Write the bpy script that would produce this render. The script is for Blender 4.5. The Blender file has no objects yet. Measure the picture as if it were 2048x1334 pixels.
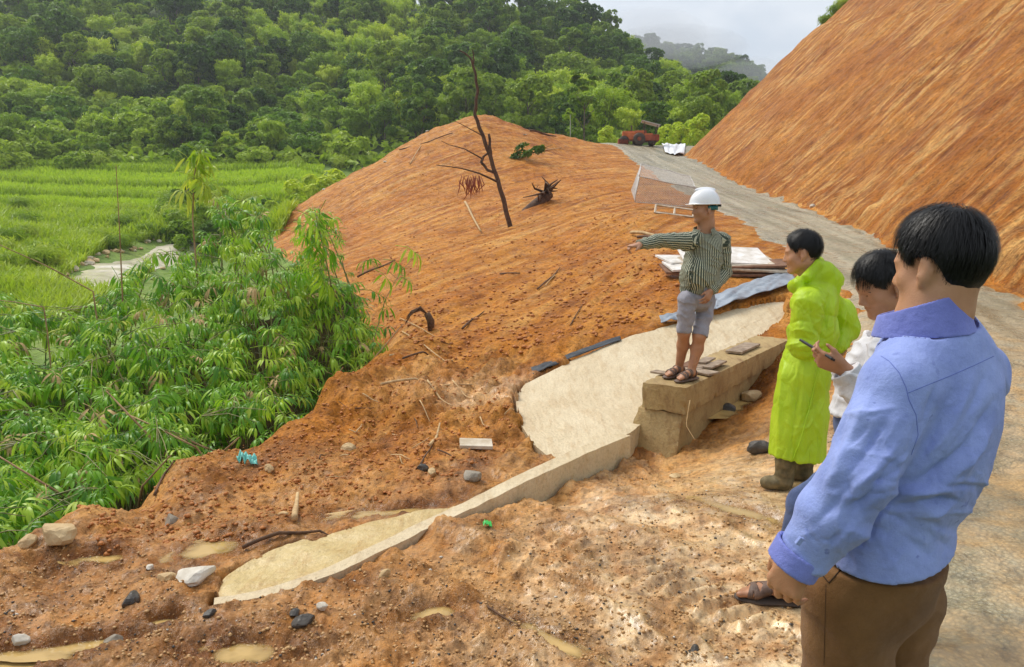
import bpy, bmesh, math, random
import numpy as np
from mathutils import Vector, Matrix, Euler

# ------------------------------------------------------------------ camera, world, sun, exposure
SC = bpy.context.scene
COL = SC.collection
R = math.radians
CAM_H, PITCH, FPX = 1.68, R(9.0), 1479.0
cam = bpy.data.cameras.new('camera'); cam_o = bpy.data.objects.new('camera', cam); COL.objects.link(cam_o)
cam.sensor_width = 36.0; cam.lens = 36.0 * FPX / 2048.0
cam.clip_start = 0.05; cam.clip_end = 6000
cam_o.location = (0, 0, CAM_H); cam_o.rotation_euler = (R(90) - PITCH, 0, 0)
SC.camera = cam_o

SUN_EL, SUN_AZ = R(52), R(-50)          # azimuth from +Y (into the picture) towards -X
world = bpy.data.worlds.new('World'); SC.world = world; world.use_nodes = True
wn = world.node_tree.nodes; wl = world.node_tree.links; wn.clear()
w_out = wn.new('ShaderNodeOutputWorld')
w_sky = wn.new('ShaderNodeTexSky'); w_sky.sky_type = 'NISHITA'; w_sky.sun_disc = False
w_sky.sun_elevation = SUN_EL; w_sky.sun_rotation = SUN_AZ; w_sky.air_density = 1.2; w_sky.dust_density = 4.0
w_b1 = wn.new('ShaderNodeBackground'); w_b1.inputs['Strength'].default_value = 0.07
wl.new(w_sky.outputs[0], w_b1.inputs['Color'])
w_tc = wn.new('ShaderNodeTexCoord'); w_map = wn.new('ShaderNodeMapping'); w_map.inputs['Scale'].default_value = (1.6, 1.6, 3.2)
w_no = wn.new('ShaderNodeTexNoise'); w_no.inputs['Scale'].default_value = 2.2; w_no.inputs['Detail'].default_value = 6; w_no.inputs['Roughness'].default_value = 0.55
w_cr = wn.new('ShaderNodeValToRGB')
w_cr.color_ramp.elements[0].position = 0.34; w_cr.color_ramp.elements[0].color = (0.50, 0.58, 0.69, 1)
w_cr.color_ramp.elements[1].position = 0.64; w_cr.color_ramp.elements[1].color = (0.84, 0.87, 0.91, 1)
wl.new(w_tc.outputs['Generated'], w_map.inputs[0]); wl.new(w_map.outputs[0], w_no.inputs['Vector']); wl.new(w_no.outputs['Fac'], w_cr.inputs[0])
w_b2 = wn.new('ShaderNodeBackground'); w_b2.inputs['Strength'].default_value = 0.50
wl.new(w_cr.outputs[0], w_b2.inputs['Color'])
w_mx = wn.new('ShaderNodeMixShader'); w_mx.inputs[0].default_value = 0.88
wl.new(w_b1.outputs[0], w_mx.inputs[1]); wl.new(w_b2.outputs[0], w_mx.inputs[2]); wl.new(w_mx.outputs[0], w_out.inputs[0])

sun = bpy.data.lights.new('sun', 'SUN'); sun.energy = 1.35; sun.angle = R(28); sun.color = (1.0, 0.95, 0.86)
sun_o = bpy.data.objects.new('sun', sun); COL.objects.link(sun_o)
sd = Vector((math.sin(SUN_AZ) * math.cos(SUN_EL), math.cos(SUN_AZ) * math.cos(SUN_EL), math.sin(SUN_EL)))
sun_o.rotation_euler = sd.to_track_quat('Z', 'Y').to_euler(); sun_o.location = (-20, 10, 60)

SC.view_settings.view_transform = 'Standard'; SC.view_settings.look = 'None'
SC.view_settings.exposure = 1.26; SC.view_settings.gamma = 1.0
SC.render.engine = 'CYCLES'
SC.cycles.use_denoising = True
SC.cycles.max_bounces = 5; SC.cycles.diffuse_bounces = 3; SC.cycles.glossy_bounces = 2
SC.cycles.transmission_bounces = 3; SC.cycles.transparent_max_bounces = 6; SC.cycles.volume_bounces = 0
SC.cycles.caustics_reflective = False; SC.cycles.caustics_refractive = False

# ------------------------------------------------------------------ helpers
rng = np.random.default_rng(7); random.seed(7)
CP, SP = math.cos(PITCH), math.sin(PITCH)

def at(px, py, d):
    """a point of the place, measured from the photograph: column, row and distance ahead"""
    u = (px - 1024.0) / FPX; v = (667.0 - py) / FPX
    yc = CP + v * SP; zc = -SP + v * CP
    return np.array((u * d / yc, d, CAM_H + zc * d / yc))

def tag(o, label=None, cat=None, group=None, kind=None):
    if label: o['label'] = label
    if cat: o['category'] = cat
    if group: o['group'] = group
    if kind: o['kind'] = kind
    return o

def empty(name, loc=(0, 0, 0), rz=0.0):
    o = bpy.data.objects.new(name, None); COL.objects.link(o)
    o.location = loc; o.rotation_euler = (0, 0, rz); o.empty_display_size = 0.1
    return o

def mesh_np(name, verts, faces, smooth=True):
    """verts (n,3); faces (m,3) or (m,4) array, or a list of arrays of both"""
    me = bpy.data.meshes.new(name)
    verts = np.asarray(verts, dtype=np.float32)
    fl = faces if isinstance(faces, list) else [faces]
    fl = [np.asarray(f, dtype=np.int32) for f in fl if len(f)]
    nl = sum(f.size for f in fl); nf = sum(len(f) for f in fl)
    me.vertices.add(len(verts)); me.vertices.foreach_set('co', verts.ravel())
    me.loops.add(nl); me.polygons.add(nf)
    me.loops.foreach_set('vertex_index', np.concatenate([f.ravel() for f in fl]))
    tot = np.concatenate([np.full(len(f), f.shape[1], dtype=np.int32) for f in fl])
    st = np.concatenate(([0], np.cumsum(tot)[:-1])).astype(np.int32)
    me.polygons.foreach_set('loop_start', st)
    me.update(calc_edges=True)
    me.polygons.foreach_set('use_smooth', np.full(nf, smooth, dtype=bool))
    me.validate()
    return me

def link(name, me, mat=None, parent=None, loc=None):
    o = bpy.data.objects.new(name, me); COL.objects.link(o)
    if mat is not None and len(me.materials) == 0:
        me.materials.append(mat)
    if parent is not None: o.parent = parent
    if loc is not None: o.location = loc
    return o

def set_attr(me, name, vals):
    a = me.attributes.new(name, 'FLOAT', 'POINT'); a.data.foreach_set('value', np.asarray(vals, dtype=np.float32))

def set_uv(me, uv):
    """per-vertex uv"""
    l = me.uv_layers.new(name='UVMap')
    li = np.empty(len(me.loops), dtype=np.int32); me.loops.foreach_get('vertex_index', li)
    l.data.foreach_set('uv', np.asarray(uv, dtype=np.float32)[li].ravel())

# --- numpy gradient noise
_NG = np.random.default_rng(12)
_TH = _NG.uniform(0, 2 * math.pi, (256, 256)).astype(np.float32); _GX, _GY = np.cos(_TH), np.sin(_TH)
_G3 = _NG.normal(size=(64, 64, 64, 3)).astype(np.float32); _G3 /= np.linalg.norm(_G3, axis=-1)[..., None]
def noise(x, y, z=0.0):
    """2-D when z is a number (a seed), 3-D when z is an array"""
    if np.ndim(z): return noise3(x, y, z)
    x = np.asarray(x, np.float32) + np.float32((z * 37.7) % 101); y = np.asarray(y, np.float32) + np.float32((z * 59.3) % 97)
    x0 = np.floor(x); y0 = np.floor(y); xf = x - x0; yf = y - y0
    xi = x0.astype(np.int32) & 255; yi = y0.astype(np.int32) & 255; xj = (xi + 1) & 255; yj = (yi + 1) & 255
    u = xf * xf * (3 - 2 * xf); v = yf * yf * (3 - 2 * yf)
    g = lambda a, b, dx, dy: _GX[a, b] * dx + _GY[a, b] * dy
    p = g(xi, yi, xf, yf); q = g(xj, yi, xf - 1, yf); r = g(xi, yj, xf, yf - 1); t = g(xj, yj, xf - 1, yf - 1)
    p = p + (q - p) * u; r = r + (t - r) * u
    return (p + (r - p) * v) * 1.4
def noise3(x, y, z):
    x, y, z = np.broadcast_arrays(np.asarray(x, np.float32), np.asarray(y, np.float32), np.asarray(z, np.float32))
    c = [np.floor(a) for a in (x, y, z)]; f = [a - b for a, b in zip((x, y, z), c)]; i = [a.astype(np.int32) & 63 for a in c]
    w = [a * a * (3 - 2 * a) for a in f]; out = 0
    for dx in (0, 1):
        for dy in (0, 1):
            for dz in (0, 1):
                G = _G3[(i[0] + dx) & 63, (i[1] + dy) & 63, (i[2] + dz) & 63]
                k = G[..., 0] * (f[0] - dx) + G[..., 1] * (f[1] - dy) + G[..., 2] * (f[2] - dz)
                out = out + k * (w[0] if dx else 1 - w[0]) * (w[1] if dy else 1 - w[1]) * (w[2] if dz else 1 - w[2])
    return out * 1.5
def fbm(x, y, z=0.0, oct=4, rough=0.5):
    s = 0; a = 1.0; n = 0
    for i in range(oct):
        s = s + a * noise(x * 2 ** i + 17 * i, y * 2 ** i - 9 * i, (z * 2 ** i if np.ndim(z) else z + 3.7 * i)); n += a; a *= rough
    return s / n
def sstep(a, b, x):
    t = np.clip((x - a) / (b - a), 0, 1); return t * t * (3 - 2 * t)

# --- materials
def new_mat(name):
    m = bpy.data.materials.new(name); m.use_nodes = True
    return m, m.node_tree.nodes, m.node_tree.links, m.node_tree.nodes['Principled BSDF']
def ramp(n, stops):
    r = n.new('ShaderNodeValToRGB'); e = r.color_ramp.elements
    e[0].position, e[0].color = stops[0][0], (*stops[0][1], 1)
    e[1].position, e[1].color = stops[-1][0], (*stops[-1][1], 1)
    for p, c in stops[1:-1]:
        k = e.new(p); k.color = (*c, 1)
    return r
def nz(n, l, scale, detail=4, rough=0.55, vec=None, dist=0.0):
    t = n.new('ShaderNodeTexNoise'); t.inputs['Scale'].default_value = scale
    t.inputs['Detail'].default_value = detail; t.inputs['Roughness'].default_value = rough; t.inputs['Distortion'].default_value = dist
    if vec is not None: l.new(vec, t.inputs['Vector'])
    return t
def mixc(n, l, a, b, fac, mode='MIX'):
    m = n.new('ShaderNodeMix'); m.data_type = 'RGBA'; m.blend_type = mode
    for s, k in ((a, 6), (b, 7)):
        if isinstance(s, tuple): m.inputs[k].default_value = (*s, 1)
        else: l.new(s, m.inputs[k])
    if isinstance(fac, (int, float)): m.inputs[0].default_value = fac
    else: l.new(fac, m.inputs[0])
    return m.outputs[2]
def mth(n, l, op, a, b=None, clamp=False):
    m = n.new('ShaderNodeMath'); m.operation = op; m.use_clamp = clamp
    for s, k in ((a, 0), (b, 1)):
        if s is None: continue
        if isinstance(s, (int, float)): m.inputs[k].default_value = s
        else: l.new(s, m.inputs[k])
    return m.outputs[0]
def bump(n, l, height, dist, strength=1.0, prev=None):
    b = n.new('ShaderNodeBump'); b.inputs['Distance'].default_value = dist; b.inputs['Strength'].default_value = strength
    l.new(height, b.inputs['Height'])
    if prev is not None: l.new(prev, b.inputs['Normal'])
    return b.outputs[0]

def simple_mat(name, c1, c2, scale=8.0, rough=0.6, bump_d=0.0, bump_scale=60.0, spec=0.4, metallic=0.0, coord='Object'):
    m, n, l, p = new_mat(name)
    tc = n.new('ShaderNodeTexCoord')
    t = nz(n, l, scale, 5, 0.6, tc.outputs[coord])
    r = ramp(n, [(0.32, c1), (0.68, c2)]); l.new(t.outputs['Fac'], r.inputs[0])
    l.new(r.outputs[0], p.inputs['Base Color'])
    p.inputs['Roughness'].default_value = rough; p.inputs['Specular IOR Level'].default_value = spec; p.inputs['Metallic'].default_value = metallic
    if bump_d:
        t2 = nz(n, l, bump_scale, 4, 0.6, tc.outputs[coord])
        l.new(bump(n, l, t2.outputs['Fac'], bump_d), p.inputs['Normal'])
    return m

def tube_vf(pts, rad, sides=6, cap=True):
    """swept tube: returns verts, quads, tris"""
    P = np.asarray(pts, float); n = len(P); rad = np.broadcast_to(np.asarray(rad, float), (n,))
    T = np.gradient(P, axis=0); T /= np.maximum(np.linalg.norm(T, axis=1), 1e-9)[:, None]
    up = np.array((0, 0, 1.0)) if abs(T[0, 2]) < .9 else np.array((1.0, 0, 0))
    V = []; A = np.cross(T[0], up); A /= np.linalg.norm(A)
    th = np.linspace(0, 2 * math.pi, sides, endpoint=False)
    for i in range(n):
        A = A - T[i] * (A @ T[i]); A /= max(np.linalg.norm(A), 1e-9); B = np.cross(T[i], A)
        V.append(P[i] + rad[i] * (np.cos(th)[:, None] * A + np.sin(th)[:, None] * B))
    V = np.concatenate(V); idx = np.arange(n * sides).reshape(n, sides)
    nx = np.roll(idx, -1, 1)
    Q = np.stack((idx[:-1], nx[:-1], nx[1:], idx[1:]), -1).reshape(-1, 4)
    Tt = np.zeros((0, 3), int)
    if cap:
        V = np.vstack((V, P[:1], P[-1:])); a, b = n * sides, n * sides + 1
        Tt = np.concatenate((np.stack((np.full(sides, a), nx[0], idx[0]), -1), np.stack((np.full(sides, b), idx[-1], nx[-1]), -1)))
    return V, Q, Tt

class MB:
    """collects shapes into one mesh"""
    def __init__(s): s.v = []; s.q = []; s.t = []; s.n = 0
    def add(s, V, Q=None, T=None):
        V = np.asarray(V, float)
        if Q is not None and len(Q): s.q.append(np.asarray(Q) + s.n)
        if T is not None and len(T): s.t.append(np.asarray(T) + s.n)
        s.v.append(V); s.n += len(V); return s
    def tube(s, pts, rad, sides=6, cap=True): return s.add(*tube_vf(pts, rad, sides, cap))
    def box(s, c, size, rot=None, taper=1.0):
        h = np.asarray(size, float) / 2
        V = np.array([(x, y, z) for z in (-1, 1) for y in (-1, 1) for x in (-1, 1)], float)
        V[V[:, 2] > 0, :2] *= taper; V = V * h
        if rot is not None: V = V @ np.array(rot).T
        Q = np.array([(0, 2, 3, 1), (4, 5, 7, 6), (0, 1, 5, 4), (1, 3, 7, 5), (3, 2, 6, 7), (2, 0, 4, 6)])
        return s.add(V + np.asarray(c, float), Q)
    def lathe(s, prof, c=(0, 0, 0), sides=24, axis='z'):
        prof = np.asarray(prof, float); th = np.linspace(0, 2 * math.pi, sides, endpoint=False); n = len(prof)
        r, h = prof[:, 0][:, None], prof[:, 1][:, None]
        a, b, w = r * np.cos(th), r * np.sin(th), h + 0 * th
        V = {'z': (a, b, w), 'y': (a, w, -b), 'x': (w, a, b)}[axis]
        V = np.stack(V, -1).reshape(-1, 3) + np.asarray(c, float)
        idx = np.arange(n * sides).reshape(n, sides); nx = np.roll(idx, -1, 1)
        return s.add(V, np.stack((idx[:-1], nx[:-1], nx[1:], idx[1:]), -1).reshape(-1, 4))
    def mesh(s, name, smooth=False):
        f = []
        if s.q: f.append(np.concatenate(s.q))
        if s.t: f.append(np.concatenate(s.t))
        return mesh_np(name, np.concatenate(s.v), f, smooth)
    def build(s, name, mat, parent=None, smooth=False, loc=None, bev=0.0):
        me = s.mesh(name, smooth); o = link(name, me, mat, parent, loc)
        if bev:
            m = o.modifiers.new('bevel', 'BEVEL'); m.width = bev; m.segments = 2; m.limit_method = 'ANGLE'
        return o

def rotm(rx=0, ry=0, rz=0): return np.array(Euler((rx, ry, rz)).to_matrix())
MAT = {}
# ------------------------------------------------------------------ terrain: one height field, split into the pieces of the setting
CTRL = []
def cp(*pts):
    for p in pts: CTRL.append(at(*p))
def cw(*pts):
    for p in pts: CTRL.append(np.array(p, float))
# the muddy verge the men stand on
cw((-1.1, 1, 0), (-.5, 1, 0), (0, 1, 0), (.5, 1, 0), (1.1, 1, 0), (-2, 2, -.04), (-1, 2, 0), (0, 2, 0), (1, 2, 0), (2, 2, 0),
   (-2.2, 2.9, -.08), (-1.3, 3, -.02), (0, 3, 0), (1, 3, 0), (2.5, 3, .03), (-.3, 3.8, 0), (.5, 4, -.02), (1.3, 4, 0), (2.2, 4, .02), (3.6, 4, .04),
   (2.9, 6.5, .22), (4.3, 6.5, .3), (2.2, 5.2, .05), (3.4, 5.2, .12), (5.2, 6, .2))
cp((1330, 915, 5.9), (1290, 925, 5.75), (1400, 890, 6.05), (1450, 860, 6.3), (1520, 800, 6.9), (1200, 965, 4.95), (1100, 1000, 4.5))
# slipped mud behind the wing wall
cp((700, 1000, 4.6), (850, 960, 5.0), (1040, 930, 5.4), (950, 890, 5.7), (900, 800, 7.0), (1000, 770, 7.6), (880, 720, 9), (700, 860, 6.3), (500, 975, 5.0),
   (300, 1060, 4.25), (100, 1160, 3.6), (820, 870, 6.0))
EDGE = [(-60, 1125, 3.75), (60, 1075, 4.1), (160, 1030, 4.45), (340, 950, 5.2), (420, 915, 5.6), (560, 860, 6.3), (650, 790, 7.4), (730, 735, 8.6), (785, 690, 9.8)]
for e in EDGE:
    E = at(*e); CTRL.append(E)
    for dx, dy, dz in ((-.42, .3, -.75), (-1.1, .75, -1.5), (-2.3, 1.6, -1.95)):
        CTRL.append(E + np.array((dx, dy, dz)))
cw((-7, 9, -2.3), (-9, 13, -2.2), (-6, 13, -2.1), (-12, 20, -2.1), (-9, 19, -1.7), (-3.6, 13, -1.0))
# the fill slope below the road
cp((1000, 600, 13), (1010, 520, 18), (1020, 450, 26), (985, 350, 37), (950, 234, 50), (820, 287, 48), (680, 362, 45), (540, 442, 42),
   (700, 560, 20), (800, 500, 24), (850, 400, 34), (640, 470, 34), (600, 540, 26), (780, 620, 13.5), (560, 500, 33),
   (1200, 480, 18.5), (1250, 560, 13), (1150, 690, 8.8), (1345, 645, 9.5), (1200, 380, 30), (1150, 300, 46), (1100, 268, 50), (1020, 246, 50.5), (1180, 284, 51.5),
   (1300, 520, 14), (1280, 420, 21), (1420, 560, 11.8), (1480, 600, 10.6), (1100, 640, 10.5))
cw((-2.6, 57, 6.9), (-8, 57, 2.5), (-14, 52, -1.0), (-19, 47, -1.6), (-17, 39, -1.4), (-13, 30, -1.6), (3, 58, 6.4), (-2, 66, 3.5), (-12, 66, 1.5))
# road edges
ROAD_L = [at(1700, 610, 10), at(1560, 490, 16.5), at(1440, 425, 24), at(1300, 345, 38), at(1225, 291, 53)]
ROAD_R = [at(2048, 607, 11), at(1760, 490, 18), at(1620, 422, 26), at(1480, 372, 36), at(1368, 312, 53)]
CTRL += ROAD_L + ROAD_R
cp((1270, 291, 60), (1330, 292, 60), (1200, 288, 60))
cw((8, 66, 7.3), (15, 62, 7.3), (13, 68, 7.2), (24, 66, 7.4), (40, 70, 8))
# valley: stream, banks, paddies
cp((140, 580, 30), (250, 525, 40), (345, 484, 48), (60, 620, 25), (100, 470, 45), (0, 560, 28), (20, 510, 36), (-60, 450, 45), (50, 430, 55), (200, 432, 55), (320, 430, 56),
   (420, 470, 50), (450, 430, 55), (300, 402, 62), (100, 400, 62), (450, 402, 62), (100, 362, 72), (300, 345, 77), (500, 372, 68), (-100, 380, 66), (-100, 330, 78), (0, 318, 80), (580, 385, 64), (600, 350, 72))
# wooded hill
cp((-150, 210, 105), (0, 215, 105), (300, 225, 106), (600, 240, 104), (850, 260, 95), (1050, 272, 90), (1230, 282, 84), (1400, 275, 90), (1480, 285, 86), (1560, 290, 88),
   (0, 110, 128), (300, 110, 130), (600, 110, 130), (900, 130, 132), (1150, 160, 130), (1350, 215, 125), (1470, 250, 115),
   (-200, 0, 155), (0, 0, 155), (300, 0, 155), (600, 0, 160), (900, 15, 165), (1080, 30, 168), (1190, 65, 168), (1290, 135, 166), (1400, 200, 162), (1490, 235, 155), (1600, 275, 140), (1800, 300, 120))
cw((-200, 235, 45), (-100, 235, 55), (0, 235, 45), (30, 235, 30), (80, 220, 15), (-60, 300, 30), (60, 300, 5))

def _sp(x, y):
    y = np.maximum(y, 0.5); return np.stack((x / y * 1.5, np.log(y)), -1)
CTRL = np.array(CTRL)
_C = _sp(CTRL[:, 0], CTRL[:, 1])
# work on the slope seen from the eye, so near and far points weigh alike
_V = (CTRL[:, 2] - CAM_H) / CTRL[:, 1]
_EPS = 0.035
def _phi(a, b): return np.sqrt(((a[:, None, :] - b[None]) ** 2).sum(-1) + _EPS ** 2)
_A = _phi(_C, _C) - 1e-4 * np.eye(len(_C)) * 0
_n = len(_C)
_M = np.zeros((_n + 3, _n + 3)); _M[:_n, :_n] = _A; _M[:_n, _n] = 1; _M[_n, :_n] = 1
_M[:_n, _n + 1:] = _C; _M[_n + 1:, :_n] = _C.T
_W = np.linalg.lstsq(_M, np.concatenate((_V, np.zeros(3))), rcond=None)[0]

_TU = np.linspace(-2.4, 2.4, 361); _TV = np.linspace(math.log(.55), math.log(330), 321)
_TAB = np.empty((len(_TV), len(_TU)))
for _i, _v in enumerate(_TV):
    _q = np.stack((_TU, np.full(len(_TU), _v)), -1); _TAB[_i] = _phi(_q, _C) @ _W[:_n] + _W[_n] + _q @ _W[_n + 1:]
_RR = np.array(ROAD_R); _RL = np.array(ROAD_L)
# right edge of the road: near the camera it runs off to the right of the frame; past the crest it bends away
RRy = np.concatenate(([0, 4, 7.5], _RR[:, 1], [56, 58, 60, 63, 70])); RRx = np.concatenate(([4.6, 5.4, 6.4], _RR[:, 0], [13.6, 15.0, 18, 26, 44]))
RRz = np.concatenate(([-.05, .05, .22], _RR[:, 2], [6.4, 6.5, 6.6, 6.8, 7.2]))
RLy = np.concatenate(([0, 2, 4.5, 7], _RL[:, 1], [58, 61])); RLx = np.concatenate(([.9, 1.25, 2.2, 3.3], _RL[:, 0], [6.8, 3.0]))

def ground_smooth(x, y):
    x = np.asarray(x, float); y = np.asarray(y, float); sh = x.shape
    X = x.ravel(); Y = np.maximum(y.ravel(), 0.6)
    fu = np.clip((X / Y * 1.5 - _TU[0]) / (_TU[1] - _TU[0]), 0, len(_TU) - 1.001); fv = np.clip((np.log(Y) - _TV[0]) / (_TV[1] - _TV[0]), 0, len(_TV) - 1.001)
    iu = fu.astype(int); iv = fv.astype(int); fu = fu - iu; fv = fv - iv
    a = _TAB[iv, iu] * (1 - fu) + _TAB[iv, iu + 1] * fu; b = _TAB[iv + 1, iu] * (1 - fu) + _TAB[iv + 1, iu + 1] * fu
    z = CAM_H + (a * (1 - fv) + b * fv) * Y
    run = cut_run(X, Y)
    toe = np.interp(Y, RRy, RRz)
    zc = toe + 1.02 * run + 0.35 * sstep(4.5, 6.5, run) * 0 
    w = sstep(-0.05, 0.5, run)
    far = sstep(61.5, 60.0, Y)
    z = np.where(run > -0.1, z * (1 - w * far) + np.maximum(zc, toe) * w * far, z)
    return z.reshape(sh)

def cut_run(X, Y):
    xr = np.interp(Y, RRy, RRx)
    return np.where(Y < 57, (X - xr) * 0.955, (X - xr) * 0.6)

PUDDLES = [  # px, py, half-length, half-width, turn
    (490, 1296, .13, .075, .1), (432, 1094, .17, .10, .5), (205, 1106, .12, .05, .1), (60, 1318, .16, .06, .1), (880, 1212, .12, .05, .2), 
    (190, 1280, .20, .04, .2), (1500, 1018, .20, .07, -.7), (1090, 1268, .20, .04, -.8), (1490, 775, .50, .20, .85), (800, 1015, .3, .06, .25),
    (1960, 950, .25, .12, .3), (560, 1165, .10, .04, .3), (330, 1240, .06, .03, .2)]
PUD_W = []
def hit_ground(px, py, lo=1.2, hi=70):
    """distance at which the ray through a pixel meets the smooth ground"""
    for _ in range(2):
        ds = np.exp(np.linspace(math.log(lo), math.log(hi), 240)); p1 = at(px, py, 1.0)
        P = np.stack((p1[0] * ds, ds, CAM_H + (p1[2] - CAM_H) * ds), -1)
        g = ground_smooth(P[:, 0], P[:, 1]); k = np.nonzero(P[:, 2] <= g)[0]
        i = k[0] if len(k) else -1
        lo, hi = ds[max(i - 1, 0)], ds[i]
        if i <= 0: break
    return P[i]
for (px, py, a, b, r) in PUDDLES:
    h = hit_ground(px, py); PUD_W.append((h[0], h[1], a, b, r))

def streak_c(x, y):
    t = y - 12; return x - (.45 * t + .0150 * t * t)
def regions(x, y):
    """soft masks: road, cut, fill slope, valley, forest"""
    run = cut_run(x, y)
    xl = np.interp(y, RLy, RLx)
    road = sstep(-.55, .25, x - xl) * sstep(.15, -.45, run) * (y < 62)
    return run, xl, road

def edge_side(x, y):
    """signed distance past the lip of the slipped mud (positive: down in the bamboo gully)"""
    P = np.array([at(*e)[:2] for e in EDGE] + [at(700, 560, 20)[:2], at(560, 500, 33)[:2], at(545, 442, 42)[:2], np.array((-8, 57)), np.array((-2, 60.)), np.array((6., 63))])
    best = np.full(x.shape, 1e9); sgn = np.zeros(x.shape)
    for a, b in zip(P[:-1], P[1:]):
        ab = b - a; t = np.clip(((x - a[0]) * ab[0] + (y - a[1]) * ab[1]) / (ab @ ab), 0, 1)
        dx, dy = x - (a[0] + ab[0] * t), y - (a[1] + ab[1] * t); d = np.hypot(dx, dy)
        s = np.sign(ab[0] * dy - ab[1] * dx); m = d < best
        best = np.where(m, d, best); sgn = np.where(m, s, sgn)
    return best * sgn

_fr = np.random.default_rng(42)
FOOT = [(*hit_ground(px, py)[:2], a) for px, py, a in ((1420, 1240, 2.4), (1345, 1270, 2.2), (1480, 1120, 1.9), (1500, 1060, 2.0), (1260, 1300, .6), (1180, 1170, 2.7), (1030, 1120, 1.2), (1120, 1060, 2.3), (900, 1270, .3), (1560, 1040, 1.6), (1330, 1060, .8), (760, 1235, 1.9), (1580, 1270, 2.2), (640, 1300, .7))]
APRON_B = [(1092, 908, 5.58), (1066, 888, 5.82), (1036, 838, 6.5), (1031, 796, 7.15), (1050, 768, 7.55), (1150, 718, 8.25), (1260, 672, 8.95), (1345, 650, 9.4), (1450, 622, 10.2), (1575, 598, 11.0)]
APRON_A = [(1125, 925, 5.45), (1160, 911, 5.55), (1200, 894, 5.7), (1255, 868, 5.95), (1300, 834, 6.4), (1350, 795, 6.95), (1400, 757, 7.55), (1450, 722, 8.15), (1510, 690, 8.8), (1575, 655, 9.7)]
SLAB_BACK = [(438, 1172, 3.23), (470, 1140, 3.40), (545, 1103, 3.62), (640, 1072, 3.82), (760, 1041, 4.02), (850, 1021, 4.16), (940, 1004, 4.30), (1060, 950, 4.78), (1160, 906, 5.25), (1245, 873, 5.66)]
SLAB_FRONT = [(428, 1212, 3.02), (520, 1197, 3.09), (640, 1160, 3.27), (760, 1107, 3.57), (860, 1062, 3.87), (950, 1026, 4.14), (1010, 1000, 4.35), (1090, 962, 4.68), (1180, 920, 5.1), (1258, 887, 5.5)]
def _poly(pts): return np.array([at(*p)[:2] for p in pts])
BEDS = [np.concatenate((_poly(APRON_B), _poly(APRON_A)[::-1])), np.concatenate((_poly(SLAB_BACK), _poly(SLAB_FRONT)[::-1]))]
def concrete_bed(x, y):
    out = np.zeros(np.shape(x))
    for P in BEDS:
        d = np.full(np.shape(x), 1e9); ins = np.zeros(np.shape(x), bool); j = len(P) - 1
        for i in range(len(P)):
            a, b = P[j], P[i]; ab = b - a; t = np.clip(((x - a[0]) * ab[0] + (y - a[1]) * ab[1]) / max(ab @ ab, 1e-9), 0, 1)
            d = np.minimum(d, np.hypot(x - a[0] - ab[0] * t, y - a[1] - ab[1] * t))
            c = ((b[1] > y) != (a[1] > y)) & (x < (a[0] - b[0]) * (y - b[1]) / (a[1] - b[1] + 1e-12) + b[0]); ins ^= c; j = i
        nn = fbm(x * 3.5, y * 3.5, 7.1, 3)
        out = np.maximum(out, np.where(ins, sstep(-.02, .05, d - .09 * np.clip(nn - .02, 0, 1)), sstep(.05, 0., d) * sstep(.25, .0, nn)))
    return out

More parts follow.
